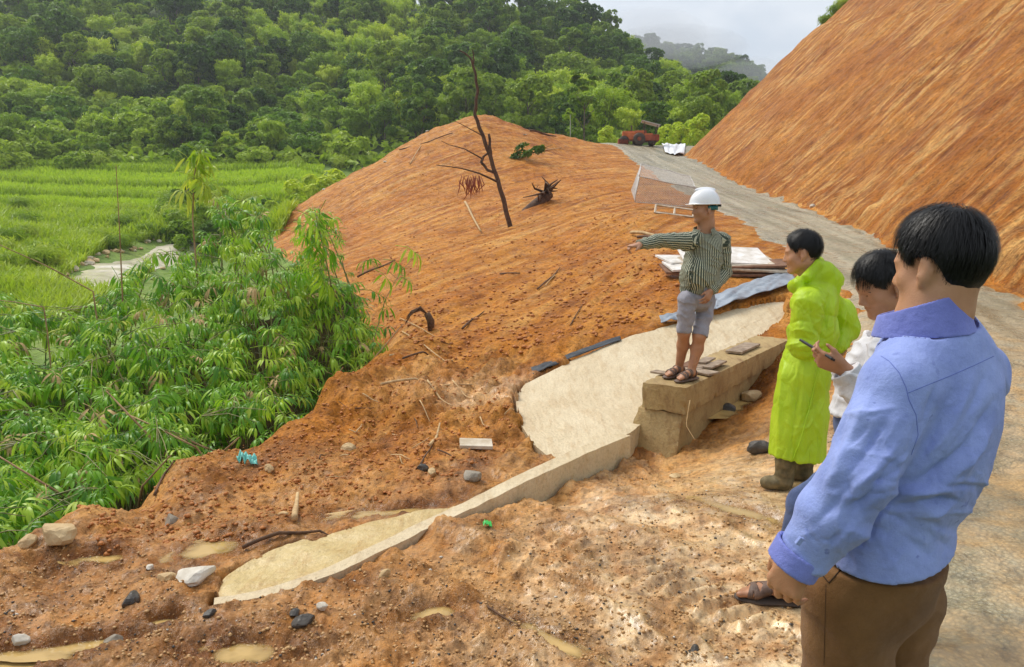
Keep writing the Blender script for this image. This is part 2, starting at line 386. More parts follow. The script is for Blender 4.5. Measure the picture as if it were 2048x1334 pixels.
def ground_full(x, y):
    z, zz = _ground_far(x, y)
    x = np.asarray(x, float); y = np.asarray(y, float); m = (y < 13) & (np.abs(x) < 9)
    if m.any():
        zz = np.array(zz, float); zz[m] = _ground_near(x[m], y[m], zz[m])
    return z + zz
def _ground_far(x, y):
    z = ground_smooth(x, y)
    run, xl, road = regions(x, y)
    side = edge_side(x, y)
    near = sstep(13, 7, y)
    cut = sstep(0.05, .6, run) * (y < 60.5)
    soil = sstep(.4, -.2, side) * (1 - cut)
    # clods of mud: rough by the wall and in the slip, trodden flat towards the road
    flat = sstep(-.35, .45, (x - (0.25 + .28 * (y - 2.2))) + .5 * fbm(x * .9, y * .9, 3.3, 2))
    flat = np.where(y < 5.4, flat, flat * .35)
    slip = sstep(4.9, 6.0, y + .55 * x) * sstep(11, 8, y) * sstep(2.2, .4, x)
    amp = near * (1 - road * .8) * (1 - .88 * flat)
    n1 = fbm(x * 1.1, y * 1.1, 0, 3); n2 = 1 - np.abs(fbm(x * 3.2, y * 3.2, 1.7, 3, .6)) * 2.2
    n3 = fbm(x * 10, y * 10, 4.1, 3, .6); n4 = np.abs(fbm(x * 26, y * 26, 7.7, 2, .6))
    zz = soil * (amp * (.09 * n1 + .045 * n2 - .025 + .024 * n3 + .020 * n4 * sstep(8, 5, y)) + amp * slip * (.24 * fbm(x * 1.7, y * 1.7, 9, 3) + .12 * np.abs(fbm(x * 4.5, y * 4.5, 8.2, 3, .6)) + .04 * fbm(x * 13, y * 13, 3.2, 2)))
    zz = zz + soil * near * (.007 * n3 + .006 * n4 + .022 * fbm(x * 2.4, y * 2.4, 6.6, 2)) * (.35 + .65 * (1 - road))
    # the fill slope: rills along the fall line
    fill = soil * sstep(7.5, 13, y) * (1 - road) * (.25 + .75 * sstep(-.3, -2.6, x - xl))
    sc = streak_c(x, y); wob = .5 * fbm(x * .25, y * .25, 5, 2)
    zz = zz + fill * (.10 * fbm(sc * .9 + wob, y * .07, 2, 3) + .11 * (np.abs(fbm(sc * 2.3 + wob, y * .10, 6, 3, .6)) - .2)
                      + .035 * fbm(sc * 7, y * .35, 3, 2) + .05 * fbm(x * 1.4, y * 1.4, 8, 3) * sstep(30, 14, y) + .03 * np.abs(fbm(x * 6, y * 6, 2, 2)) * sstep(24, 12, y) + .25 * fbm(x * .16, y * .16, 8.8, 2) + .28 * fbm(x * .5, y * .5, 4.8, 3) * sstep(36, 46, y))
    # the cut face: tooth marks of the digger down the fall line, a faint bench, ravelled toe
    along = y + .12 * x
    w2 = .35 * fbm(run * .3, along * .3, 3, 2)
    zz = zz + cut * (.20 * fbm(along * .55 + w2, run * .10, 1, 3) + .26 * (np.abs(fbm(along * 1.3 + w2, run * .34, 7, 3, .6)) - .2) + .12 * fbm(along * 4.2, run * .95, 2, 3, .6)
                     + .30 * fbm(along * .12, run * .18, 4, 2) + .16 * fbm(along * .7, run * .7, 3.1, 4, .6) * sstep(-.3, .3, fbm(along * .15, run * .15, 9.3, 2)) + .05 * np.abs(fbm(along * 3.1, run * 2.4, 5, 3, .6)))
    zz = zz + .26 * np.exp(-((run - .25) / .42) ** 2) * (.45 + fbm(along * .9, 0 * run, 3, 3) * 1.3) * (y < 58)
    bench = sstep(7.6 + .02 * (y - 20), 8.0 + .02 * (y - 20), run); zz = zz - cut * bench * .28
    # road: camber ruts
    zz = zz + road * (.02 * fbm(x * 2, y * .5, 3, 2) + .008 * n3)
    # valley
    wild = sstep(-.2, .8, side)
    zz = zz + wild * (.22 * fbm(x * .35, y * .35, 1, 3) * sstep(5, 12, y) + .6 * fbm(x * .05, y * .05, 2, 3) * sstep(70, 95, y) * 3)
    return z, zz

def _ground_near(x, y, zz):
    near = sstep(13, 7, y); n3 = fbm(x * 10, y * 10, 4.1, 3, .6)
    # wheel tread and boot prints in the flat wet mud
    c = x * .80 + y * .60; s = -x * .60 + y * .80
    tread = np.exp(-((c - 2.50 - .06 * (s - 2.3)) / .20) ** 4) * sstep(1.4, 1.8, s) * sstep(3.5, 3.0, s)
    zz = zz * (1 - .6 * near * tread) + near * tread * (.024 * (.7 + fbm(x * 3, y * 3, 2.2, 2)) * np.sin(s * 2 * math.pi / .10 + 4.0 * np.abs(c - 2.5) / .2) - .012 + .012 * n3)
    for c0, wd in ((1.92, .13), (3.05, .15)):
        rut = np.exp(-((c - c0 - .10 * np.sin(s * 1.3)) / wd) ** 2) * sstep(1.2, 1.9, s) * sstep(4.2, 3.2, s); zz = zz * (1 - .5 * near * rut) - .035 * near * rut + .018 * near * np.exp(-((np.abs(c - c0 - .10 * np.sin(s * 1.3)) - wd * 1.5) / .05) ** 2) * sstep(1.2, 1.9, s) * sstep(4.2, 3.2, s) * (1 + n3)
    for fx, fy, fa in FOOT:
        dx, dy = x - fx, y - fy; a_ = dx * math.cos(fa) + dy * math.sin(fa); b_ = -dx * math.sin(fa) + dy * math.cos(fa); q = (a_ / .14) ** 2 + (b_ / .055) ** 2
        k = np.exp(-q ** 2); zz = zz * (1 - .7 * k) + k * (-.022 + .006 * np.sin(a_ * 2 * math.pi / .028)) + .012 * np.exp(-((q - 1.5) / .5) ** 2)
    bed = concrete_bed(x, y); zz = zz - bed * (.16 + np.maximum(zz, 0)) + .03 * np.clip(bed * (1 - bed) * 4, 0, 1)
    for (px, py, a, b, r) in PUD_W:
        dx, dy = x - px, y - py; cr, sr = math.cos(r), math.sin(r)
        q = np.hypot((dx * cr + dy * sr) / (a * 1.25), (-dx * sr + dy * cr) / (b * 1.25)); k = np.exp(-q ** 3)
        zz = zz * (1 - .6 * k) - .05 * k
    return zz
# paddies: level steps
def paddies(x, y, z, side):
    return z

def build_terrain():
    us = np.linspace(-.98, 1.0, 640)
    ys = np.concatenate((np.exp(np.linspace(math.log(1.0), math.log(2.3), 36))[:-1], np.exp(np.linspace(math.log(2.3), math.log(12), 370))[:-1],
                         np.exp(np.linspace(math.log(12), math.log(63), 170))[:-1], np.exp(np.linspace(math.log(63), math.log(300), 50))))
    U, Y = np.meshgrid(us, ys); X = U * Y
    Z = ground_full(X, Y)
    nr, nc = X.shape
    V = np.stack((X, Y, Z), -1).reshape(-1, 3)
    idx = np.arange(nr * nc).reshape(nr, nc)
    F = np.stack((idx[:-1, :-1], idx[:-1, 1:], idx[1:, 1:], idx[1:, :-1]), -1).reshape(-1, 4)
    cx = V[F].mean(1); x, y = cx[:, 0], cx[:, 1]
    run = cut_run(x, y); side = edge_side(x, y)
    jit = .5 * fbm(x * .8, y * .8, 5, 2)
    reg = np.zeros(len(F), int)                                        # 0 mud
    reg[(y + .35 * x + jit > 10.2)] = 1                                # 1 fill slope
    reg[(run > .15 + .3 * jit) & (y < 61)] = 2                         # 2 cut face
    reg[(side > .12 + .2 * jit)] = 3                                   # 3 valley
    reg[(y > 62.5) | ((side > 0) & (y > 80))] = 3
    reg[(y > 82 + 4 * jit)] = 4
    reg[(reg == 3) & (y < 19 + 3 * jit)] = 5
    return V, F, reg


def soil_mat(name, cols, stretch, wet, uv=False, fine=1.0, dark=(.16, .055, .016), pale=(.62, .40, .20), wetmud=False):
    """earth: broad colour drift, streaks along the fall line (uv) and grit"""
    m, n, l, p = new_mat(name)
    tc = n.new('ShaderNodeTexCoord')
    base = tc.outputs['Object']
    a = nz(n, l, .55 * fine, 5, .6, base); r = ramp(n, [(.30, cols[0]), (.5, cols[1]), (.70, cols[2])]); l.new(a.outputs['Fac'], r.inputs[0])
    col = r.outputs[0]
    if uv:
        mp = n.new('ShaderNodeMapping'); mp.inputs['Scale'].default_value = stretch; l.new(tc.outputs['UV'], mp.inputs[0])
        s = nz(n, l, 1.0, 5, .62, mp.outputs[0], .25)
        r1 = ramp(n, [(.47, (0, 0, 0)), (.62, (1, 1, 1))]); l.new(s.outputs['Fac'], r1.inputs[0])
        pm = nz(n, l, .22, 3, .55, base); rp = ramp(n, [(.38, (.12, .12, .12)), (.62, (1, 1, 1))]); l.new(pm.outputs['Fac'], rp.inputs[0])
        col = mixc(n, l, col, pale, mth(n, l, 'MULTIPLY', mth(n, l, 'MULTIPLY', r1.outputs[0], rp.outputs[0]), .85))
        r2 = ramp(n, [(.34, (1, 1, 1)), (.43, (0, 0, 0))]); l.new(s.outputs['Fac'], r2.inputs[0])
        col = mixc(n, l, col, dark, mth(n, l, 'MULTIPLY', r2.outputs[0], .55))
    if wetmud:
        av = n.new('ShaderNodeAttribute'); av.attribute_name = 'trodden'
        k = nz(n, l, 5.0, 5, .65, base); rk = ramp(n, [(.36, (0, 0, 0)), (.60, (1, 1, 1))]); l.new(k.outputs['Fac'], rk.inputs[0])
        k2 = nz(n, l, 1.3, 3, .5, base); rk2 = ramp(n, [(.35, (.62, .41, .19)), (.65, (.72, .54, .31))]); l.new(k2.outputs['Fac'], rk2.inputs[0])
        col = mixc(n, l, col, rk2.outputs[0], mth(n, l, 'MULTIPLY', mth(n, l, 'ADD', mth(n, l, 'MULTIPLY', rk.outputs[0], .75), .25), av.outputs['Fac']))
    g = nz(n, l, 22 * fine, 6, .7, base)
    if wetmud:
        aw = n.new('ShaderNodeAttribute'); aw.attribute_name = 'soaked'; col = mixc(n, l, col, mixc(n, l, col, (.45, .36, .26), 1.0, 'MULTIPLY'), aw.outputs['Fac'])
    r3 = ramp(n, [(.36, (.42, .40, .38)), (.5, (1, 1, 1)), (.66, (1.35, 1.32, 1.25))]); l.new(g.outputs['Fac'], r3.inputs[0])
    col = mixc(n, l, col, r3.outputs[0], .75, 'MULTIPLY')
    b2 = nz(n, l, 4.5 * fine, 4, .6, base)
    if uv:
        b3 = nz(n, l, 2.2, 6, .72, base); rb3 = ramp(n, [(.36, (.50, .46, .42)), (.5, (1, 1, 1)), (.64, (1.35, 1.32, 1.25))]); l.new(b3.outputs['Fac'], rb3.inputs[0]); col = mixc(n, l, col, rb3.outputs[0], .6, 'MULTIPLY')
    r4 = ramp(n, [(.60, (0, 0, 0)), (.72, (1, 1, 1))]); l.new(b2.outputs['Fac'], r4.inputs[0])
    col = mixc(n, l, col, dark, mth(n, l, 'MULTIPLY', r4.outputs[0], .45))
    l.new(col, p.inputs['Base Color'])
    rr = ramp(n, [(.38, (wet, wet, wet)), (.6, (.8, .8, .8))]); l.new(b2.outputs['Fac'], rr.inputs[0]); l.new(rr.outputs[0], p.inputs['Roughness'])
    p.inputs['Specular IOR Level'].default_value = .18
    if wetmud:
        l.new(mth(n, l, 'ADD', mth(n, l, 'MULTIPLY', av.outputs['Fac'], .42), .12, True), p.inputs['Specular IOR Level'])
        ro = mth(n, l, 'SUBTRACT', rr.outputs[0], mth(n, l, 'MULTIPLY', mth(n, l, 'MULTIPLY', av.outputs['Fac'], rk.outputs[0]), .45), True); ro = mth(n, l, 'SUBTRACT', ro, mth(n, l, 'MULTIPLY', aw.outputs['Fac'], .45)); l.new(mth(n, l, 'MAXIMUM', ro, .13), p.inputs['Roughness'])
    f = nz(n, l, 55 * fine, 5, .65, base)
    if wetmud:
        l.new(mth(n, l, 'MULTIPLY', mth(n, l, 'MULTIPLY', av.outputs['Fac'], rk.outputs[0]), .55), p.inputs['Coat Weight']); p.inputs['Coat Roughness'].default_value = .14; p.inputs['Coat IOR'].default_value = 1.4
    bb = bump(n, l, g.outputs['Fac'], .035 / fine, .9)
    if uv:
        m3 = nz(n, l, 2.6 * fine, 5, .65, base); bb = bump(n, l, m3.outputs['Fac'], .16, .55 if not wetmud else .30, bb); bb = bump(n, l, s.outputs['Fac'], .22, .75 if not wetmud else .45, bb)
    l.new(bump(n, l, f.outputs['Fac'], .012 / fine, .8, bb), p.inputs['Normal'])
    if wetmud:
        ks = mth(n, l, 'SUBTRACT', 1.0, mth(n, l, 'MULTIPLY', mth(n, l, 'MULTIPLY', av.outputs['Fac'], rk.outputs[0]), .75))
        for nd in n:
            if nd.type == 'BUMP': l.new(mth(n, l, 'MULTIPLY', ks, nd.inputs['Strength'].default_value), nd.inputs['Strength'])
    return m
MAT['earth'] = soil_mat('wet_earth', [(.34, .105, .010), (.43, .155, .018), (.49, .208, .033)], (2.3, .30, 1), .42, uv=True, fine=1.0, dark=(.17, .045, .009), pale=(.62, .33, .09), wetmud=True)
MAT['cut'] = soil_mat('cut_earth', [(.28, .084, .008), (.36, .124, .014), (.44, .176, .026)], (2.8, .48, 1), .6, uv=True, fine=.6, dark=(.14, .038, .008), pale=(.62, .36, .12))
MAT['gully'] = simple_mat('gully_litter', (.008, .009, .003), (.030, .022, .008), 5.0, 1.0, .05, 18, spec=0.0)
def grass_ground_mat():
    m, n, l, p = new_mat('valley_grass_ground'); tc = n.new('ShaderNodeTexCoord')
    a = nz(n, l, .12, 5, .6, tc.outputs['Object']); r = ramp(n, [(.35, (.10, .17, .025)), (.5, (.17, .27, .035)), (.68, (.25, .30, .055))]); l.new(a.outputs['Fac'], r.inputs[0])
    g = nz(n, l, 3.0, 5, .7, tc.outputs['Object']); r3 = ramp(n, [(.3, (.45, .45, .4)), (.6, (1.1, 1.1, 1.0))]); l.new(g.outputs['Fac'], r3.inputs[0])
    l.new(mixc(n, l, r.outputs[0], r3.outputs[0], .8, 'MULTIPLY'), p.inputs['Base Color']); p.inputs['Roughness'].default_value = .9
    l.new(bump(n, l, g.outputs['Fac'], .25, .8), p.inputs['Normal'])
    return m
MAT['valley'] = grass_ground_mat()
MAT['forest_floor'] = simple_mat('forest_floor', (.035, .06, .012), (.10, .15, .03), .25, .95, .3, 2.0)

V_, F_, REG_ = build_terrain()
def sub_mesh(name, mask, mat, uvf=None):
    f = F_[mask]; used, inv = np.unique(f, return_inverse=True)
    v = V_[used]; me = mesh_np(name, v, inv.reshape(-1, 4))
    if uvf is not None: set_uv(me, uvf(v[:, 0], v[:, 1]))
    o = link(name, me, mat); o['kind'] = 'structure'
    return o
def trodden(x, y):
    flat = sstep(-1.2, .5, (x - (0.25 + .28 * (y - 2.2))) + .9 * fbm(x * .9, y * .9, 3.3, 3))
    return sstep(7.0, 4.0, y + .3 * np.maximum(0, -x)) * (.30 + .70 * flat) + .55 * np.exp(-(((x + .1) / .9) ** 2 + ((y - 7.3) / .6) ** 2))
def soaked(x, y):
    k = np.zeros(np.shape(x))
    if np.min(y) > 12: return k
    for (px, py, a, b, r) in PUD_W:
        dx, dy = x - px, y - py; cr, sr = math.cos(r), math.sin(r); q = np.hypot((dx * cr + dy * sr) / (a * 2.0 + .05), (-dx * sr + dy * cr) / (b * 2.0 + .05)); k = np.maximum(k, np.exp(-q ** 2))
    return np.clip(k + .40 * sstep(.12, .40, fbm(x * .8, y * .8, 5.5, 3)) * sstep(8, 4, y), 0, 1)
suv = lambda x, y: np.stack((streak_c(x, y), y), -1)
for nm, k in (('muddy_ground', 0), ('embankment_slope', 1)):
    o = sub_mesh(nm, REG_ == k, MAT['earth'], suv)
    v = np.empty(len(o.data.vertices) * 3, np.float32); o.data.vertices.foreach_get('co', v); v = v.reshape(-1, 3)
    set_attr(o.data, 'trodden', trodden(v[:, 0], v[:, 1])); set_attr(o.data, 'soaked', soaked(v[:, 0], v[:, 1]))
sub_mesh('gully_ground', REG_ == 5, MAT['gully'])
sub_mesh('cut_slope', REG_ == 2, MAT['cut'], lambda x, y: np.stack((y + .12 * x, cut_run(x, y) * 1.4), -1))
sub_mesh('valley_ground', REG_ == 3, MAT['valley'])
sub_mesh('forest_hill', REG_ == 4, MAT['forest_floor'])
# the land beyond and behind, down to the horizon
bm_v = np.array([(-3000, -3000, -9), (3000, -3000, -9), (3000, 3000, -9), (-3000, 3000, -9)], float)
land = link('surrounding_land', mesh_np('surrounding_land', bm_v, np.array([[0, 1, 2, 3]]), False), MAT['forest_floor']); land['kind'] = 'structure'

def gz(x, y):
    return float(ground_full(np.array([x], float), np.array([y], float))[0])
def gzs(x, y): return ground_full(np.asarray(x, float), np.asarray(y, float))
def pix_ground(px, py, lo=1.2, hi=75):
    """where the line of sight through a pixel meets the ground"""
    q = hit_ground(px, py, lo, hi)
    return np.array((q[0], q[1], gz(q[0], q[1])))

# ------------------------------------------------------------------ road sheet
def road_mat():
    m, n, l, p = new_mat('wet_gravel_road'); tc = n.new('ShaderNodeTexCoord')
    a = nz(n, l, .35, 5, .6, tc.outputs['Object']); r = ramp(n, [(.30, (.22, .185, .105)), (.5, (.33, .285, .175)), (.70, (.46, .39, .25))]); l.new(a.outputs['Fac'], r.inputs[0])
    mp = n.new('ShaderNodeMapping'); mp.inputs['Scale'].default_value = (2.6, .12, 1); l.new(tc.outputs['UV'], mp.inputs[0])
    s = nz(n, l, 1.0, 4, .6, mp.outputs[0]); r2 = ramp(n, [(.42, (0, 0, 0)), (.66, (1, 1, 1))]); l.new(s.outputs['Fac'], r2.inputs[0])
    col = mixc(n, l, r.outputs[0], (.60, .52, .36), mth(n, l, 'MULTIPLY', r2.outputs[0], .7))
    # orange mud tracked onto the near end
    at_ = n.new('ShaderNodeAttribute'); at_.attribute_name = 'muddy'
    k = nz(n, l, 2.2, 5, .65, tc.outputs['Object']); rk = ramp(n, [(.40, (0, 0, 0)), (.60, (1, 1, 1))]); l.new(k.outputs['Fac'], rk.inputs[0])
    col = mixc(n, l, col, (.56, .36, .155), mth(n, l, 'MULTIPLY', rk.outputs[0], at_.outputs['Fac']))
    v = n.new('ShaderNodeTexVoronoi'); v.inputs['Scale'].default_value = 42; l.new(tc.outputs['Object'], v.inputs['Vector'])
    rv = ramp(n, [(.0, (1.25, 1.22, 1.15)), (.55, (.62, .62, .62))]); l.new(v.outputs['Distance'], rv.inputs[0])
    col = mixc(n, l, col, rv.outputs[0], .55, 'MULTIPLY')
    g = nz(n, l, 9, 6, .7, tc.outputs['Object']); rg = ramp(n, [(.34, (.35, .35, .35)), (.52, (1, 1, 1))]); l.new(g.outputs['Fac'], rg.inputs[0])
    col = mixc(n, l, col, rg.outputs[0], .7, 'MULTIPLY')
    l.new(col, p.inputs['Base Color'])
    rr = ramp(n, [(.40, (.22, .22, .22)), (.6, (.7, .7, .7))]); l.new(k.outputs['Fac'], rr.inputs[0]); l.new(rr.outputs[0], p.inputs['Roughness'])
    l.new(mth(n, l, 'MULTIPLY', mth(n, l, 'MULTIPLY', rk.outputs[0], at_.outputs['Fac']), .5), p.inputs['Coat Weight']); p.inputs['Coat Roughness'].default_value = .16
    bb = bump(n, l, v.outputs['Distance'], .012, .8)
    l.new(bump(n, l, g.outputs['Fac'], .03, .8, bb), p.inputs['Normal'])
    return m
MAT['road'] = road_mat()
def build_road():
    ys = np.exp(np.linspace(math.log(1.0), math.log(62), 420)); ts = np.linspace(-.08, 1.05, 96)
    T, Y = np.meshgrid(ts, ys)
    xl = np.interp(Y, RLy, RLx); xr = np.interp(Y, RRy, RRx)
    X = xl + (xr - xl) * T
    e = np.minimum(T, 1 - T) * (xr - xl) + .45 * fbm(X * .9, Y * .9, 3, 3) + .12 * fbm(X * 3.5, Y * 3.5, 6, 2)
    h = .045 * sstep(.0, .3, e) - .16 * sstep(.06, -.22, e)
    rut = -.022 * (np.exp(-((T - .30) / .06) ** 2) + np.exp(-((T - .70) / .06) ** 2))
    Z = ground_full(X, Y) + h + rut * sstep(0, .4, e) + .006 * fbm(X * 14, Y * 14, 2, 3, .6) + .012 * fbm(X * 5, Y * 5, 2, 3)
    nr, nc = X.shape; idx = np.arange(nr * nc).reshape(nr, nc)
    F = np.stack((idx[:-1, :-1], idx[:-1, 1:], idx[1:, 1:], idx[1:, :-1]), -1).reshape(-1, 4)
    me = mesh_np('road', np.stack((X, Y, Z), -1).reshape(-1, 3), F)
    set_uv(me, np.stack((X - xl, Y), -1).reshape(-1, 2))
    set_attr(me, 'muddy', np.clip(sstep(12, 4.5, Y) * (1.15 - .5 * sstep(.3, .9, T)) + 1.2 * sstep(.35, -.1, e) * sstep(40, 8, Y), 0, 1).ravel())
    o = link('road', me, MAT['road']); o['kind'] = 'structure'
build_road()

# ------------------------------------------------------------------ still water
def puddle_mat(name, col, rough=.06, shallow=False):
    m, n, l, p = new_mat(name); tc = n.new('ShaderNodeTexCoord')
    a = nz(n, l, 2.5, 3, .5, tc.outputs['Object']); r = ramp(n, [(.35, tuple(c * .8 for c in col)), (.65, col)]); l.new(a.outputs['Fac'], r.inputs[0]); l.new(r.outputs[0], p.inputs['Base Color'])
    p.inputs['Roughness'].default_value = rough; p.inputs['IOR'].default_value = 1.33; p.inputs['Specular IOR Level'].default_value = .6
    b = nz(n, l, 14, 2, .5, tc.outputs['Object']); l.new(bump(n, l, b.outputs['Fac'], .004, .3), p.inputs['Normal'])
    if shallow:
        d = n.new('ShaderNodeAttribute'); d.attribute_name = 'depth'; tr = n.new('ShaderNodeBsdfTransparent'); mx = n.new('ShaderNodeMixShader')
        rd = ramp(n, [(.0, (.12, .12, .12)), (.45, (.6, .6, .6)), (1.0, (1, 1, 1))]); l.new(mth(n, l, 'MULTIPLY', d.outputs['Fac'], 42.0, True), rd.inputs[0]); l.new(rd.outputs[0], mx.inputs[0])
        out = [q for q in n if q.type == 'OUTPUT_MATERIAL'][0]; l.new(tr.outputs[0], mx.inputs[1]); l.new(p.outputs[0], mx.inputs[2]); l.new(mx.outputs[0], out.inputs[0])
    return m
MAT['puddle'] = puddle_mat('muddy_water', (.56, .37, .13), .03, True); MAT['stream'] = puddle_mat('stream_water', (.80, .72, .56), .10)
PUD_LABEL = ['pale yellow puddle in the mud near the bottom edge', 'ochre puddle in the slipped mud past the concrete apron', 'small yellow puddle beside the tan boulder', 'puddle at the lower left corner of the mud',
             'small shallow puddle below the tread marks', 'thin puddle among pebbles in the lower left mud', 
             'bright wet pool between the raincoat man and the sandal', 'long narrow puddle beside the fallen twig', 'brown pool trapped behind the concrete headwall', 'yellow pool along the edge of the wing wall slab',
             'orange puddle on the road behind the blue shirt', 'little puddle at the front of the apron slab', 'tiny puddle by the dark stones']
for (x, y, a, b, r), lab in zip(PUD_W, PUD_LABEL):
    th = np.linspace(0, 2 * math.pi, 44, endpoint=False); cr, sr = math.cos(r), math.sin(r); rho = np.linspace(0, 1, 15)[1:]
    rim = 1 + .22 * fbm(np.cos(th) * 1.3 + x * 7, np.sin(th) * 1.3 + y * 7, 0, 3)
    ring = gzs(x + np.cos(th) * a * cr - np.sin(th) * b * sr, y + np.cos(th) * a * sr + np.sin(th) * b * cr)
    z0 = min(gz(x, y) + .026, float(np.percentile(ring, 30)) + .004)
    lx, ly = np.outer(rho, np.cos(th) * a * rim * 2.0).ravel(), np.outer(rho, np.sin(th) * b * rim * 2.0).ravel()
    V = np.vstack(([(0, 0, 0)], np.stack((lx * cr - ly * sr, lx * sr + ly * cr, 0 * lx), -1))); idx = 1 + np.arange(14 * 44).reshape(14, 44); nx = np.roll(idx, -1, 1)
    Q = np.stack((idx[:-1], idx[1:], nx[1:], nx[:-1]), -1).reshape(-1, 4); T = np.stack((np.zeros(44, int), idx[0], nx[0]), -1)
    me = mesh_np('puddle', V, [Q, T]); set_attr(me, 'depth', z0 - gzs(V[:, 0] + x, V[:, 1] + y))
    tag(link('puddle', me, MAT['puddle'], loc=(x, y, z0)), lab, 'puddle', kind='structure')
# ------------------------------------------------------------------ foliage
def leaf_mat(name, c1, c2, c3, rough=.55, transl=.35, tip=None):
    """leaves: colour drifts from plant to plant and through the crown; thin enough to let light through"""
    m, n, l, p = new_mat(name); tc = n.new('ShaderNodeTexCoord'); oi = n.new('ShaderNodeObjectInfo')
    a = nz(n, l, .9, 3, .6, tc.outputs['Object']); r = ramp(n, [(.30, c1), (.5, c2), (.72, c3)])
    l.new(mth(n, l, 'ADD', mth(n, l, 'MULTIPLY', a.outputs['Fac'], .55), mth(n, l, 'MULTIPLY', oi.outputs['Random'], .45)), r.inputs[0])
    l.new(r.outputs[0], p.inputs['Base Color']); p.inputs['Roughness'].default_value = rough; p.inputs['Specular IOR Level'].default_value = .35
    t = n.new('ShaderNodeBsdfTranslucent'); mx = n.new('ShaderNodeMixShader'); mx.inputs[0].default_value = transl
    l.new(mixc(n, l, r.outputs[0], (1.25, 1.35, .6), .6, 'MULTIPLY'), t.inputs['Color'])
    out = [x for x in n if x.type == 'OUTPUT_MATERIAL'][0]
    l.new(p.outputs[0], mx.inputs[1]); l.new(t.outputs[0], mx.inputs[2]); l.new(mx.outputs[0], out.inputs[0])
    return m
MAT['leaf_dark'] = leaf_mat('forest_leaf', (.060, .130, .010), (.145, .26, .018), (.30, .40, .03))
MAT['leaf_mid'] = leaf_mat('scrub_leaf', (.14, .26, .014), (.28, .41, .025), (.43, .54, .05))
MAT['leaf_bamboo'] = leaf_mat('bamboo_leaf_far', (.26, .39, .015), (.43, .56, .026), (.58, .66, .055))
MAT['leaf_grass'] = leaf_mat('grass_blade', (.22, .34, .020), (.34, .47, .030), (.46, .54, .07))
MAT['leaf_rice'] = leaf_mat('rice_blade', (.30, .47, .024), (.38, .56, .032), (.48, .62, .05))
MAT['bark'] = simple_mat('bark', (.10, .075, .05), (.22, .18, .13), 6, .85, .02, 30)
MAT['pale_bark'] = simple_mat('pale_bark', (.32, .30, .25), (.5, .48, .42), 6, .8, .01, 30)

def cards(P, N, L, W, rg, droop=0.0):
    """leaf-shaped cards: centre, facing direction, length, width"""
    n = len(P); N = N / np.maximum(np.linalg.norm(N, axis=1), 1e-6)[:, None]
    r = rg.normal(size=(n, 3)); r[:, 2] -= droop
    A = r - N * (r * N).sum(1)[:, None]; A /= np.maximum(np.linalg.norm(A, axis=1), 1e-6)[:, None]
    B = np.cross(N, A); L = np.broadcast_to(L, n)[:, None]; W = np.broadcast_to(W, n)[:, None]
    v0 = P - A * L * .5; v2 = P + A * L * .5; v1 = P - A * L * .08 + B * W * .5 + N * W * .15; v3 = P - A * L * .08 - B * W * .5 + N * W * .15
    V = np.stack((v0, v1, v2, v3), 1).reshape(-1, 3)
    return V, np.arange(4 * n).reshape(n, 4)

def crown_broad(seed, rad, h0, h1, n, L, W, blobs=16):
    rg = np.random.default_rng(seed); V = []; c = []
    for i in range(blobs):
        th = rg.uniform(0, 2 * math.pi); f = rg.uniform(0, 1)
        zr = h0 + (h1 - h0) * f; rr = rad * math.sqrt(max(.05, 1 - (1.5 * f - .62) ** 2)) * rg.uniform(.25, 1.0)
        c.append((rr * math.cos(th), rr * math.sin(th), zr, rad * rg.uniform(.20, .42)))
    c = np.array(c); k = rg.integers(0, blobs, n)
    D = rg.normal(size=(n, 3)); D[:, 2] = D[:, 2] * .9 + .35; D /= np.linalg.norm(D, axis=1)[:, None]
    out = np.stack((c[k, 0], c[k, 1], (c[k, 2] - (h0 + h1) / 2) * .8), -1) / rad
    D = D + out * .9; D /= np.linalg.norm(D, axis=1)[:, None]
    P = c[k, :3] + D * (c[k, 3] * rg.uniform(.72, 1.08, n))[:, None] * np.array((1, 1, .78))
    Nn = D * .75 + rg.normal(size=(n, 3)) * .5; Nn[:, 2] += .35
    s = rg.uniform(.7, 1.35, n)
    return cards(P, Nn, L * s, W * s, rg, .3)
def crown_bamboo(seed, h, spread, n, L, W, culms=26):
    rg = np.random.default_rng(seed); P = []; N = []
    per = n // culms
    for i in range(culms):
        th = rg.uniform(0, 2 * math.pi); hh = h * rg.uniform(.62, 1.0); sp = spread * rg.uniform(.25, 1.0)
        t = rg.beta(3.2, 1.4, per)
        r = sp * t ** 2.2; z = hh * (t * 1.12 - .30 * t ** 4.5)
        pl = .32 + .55 * np.sin(np.clip(t, 0, 1) * math.pi) ** .8 * (.35 + .65 * t)
        off = rg.normal(size=(per, 3)) * (pl * .62)[:, None]; off[:, 2] = off[:, 2] * .7 - .15
        p = np.stack((r * math.cos(th), r * math.sin(th), z), -1) + off
        P.append(p); N.append(off + np.array((math.cos(th) * .3, math.sin(th) * .3, .55)) + rg.normal(size=(per, 3)) * .3)
    P = np.concatenate(P); N = np.concatenate(N); s = rg.uniform(.7, 1.3, len(P))
    return cards(P, N, L * s, W * s, rg, 1.1)
def culms_far(seed, h, spread, k=9):
    rg = np.random.default_rng(seed + 50); mb = MB()
    for i in range(k):
        th = rg.uniform(0, 2 * math.pi); hh = h * rg.uniform(.6, .9); sp = spread * rg.uniform(.2, .8); t = np.linspace(0, .85, 6)
        mb.tube(np.stack((.3 * math.cos(th) + sp * t ** 2.2 * math.cos(th), .3 * math.sin(th) + sp * t ** 2.2 * math.sin(th), hh * (t * 1.12 - .3 * t ** 4.5)), -1), np.linspace(.06, .02, 6), 4, False)
    return mb.mesh('culms', True)
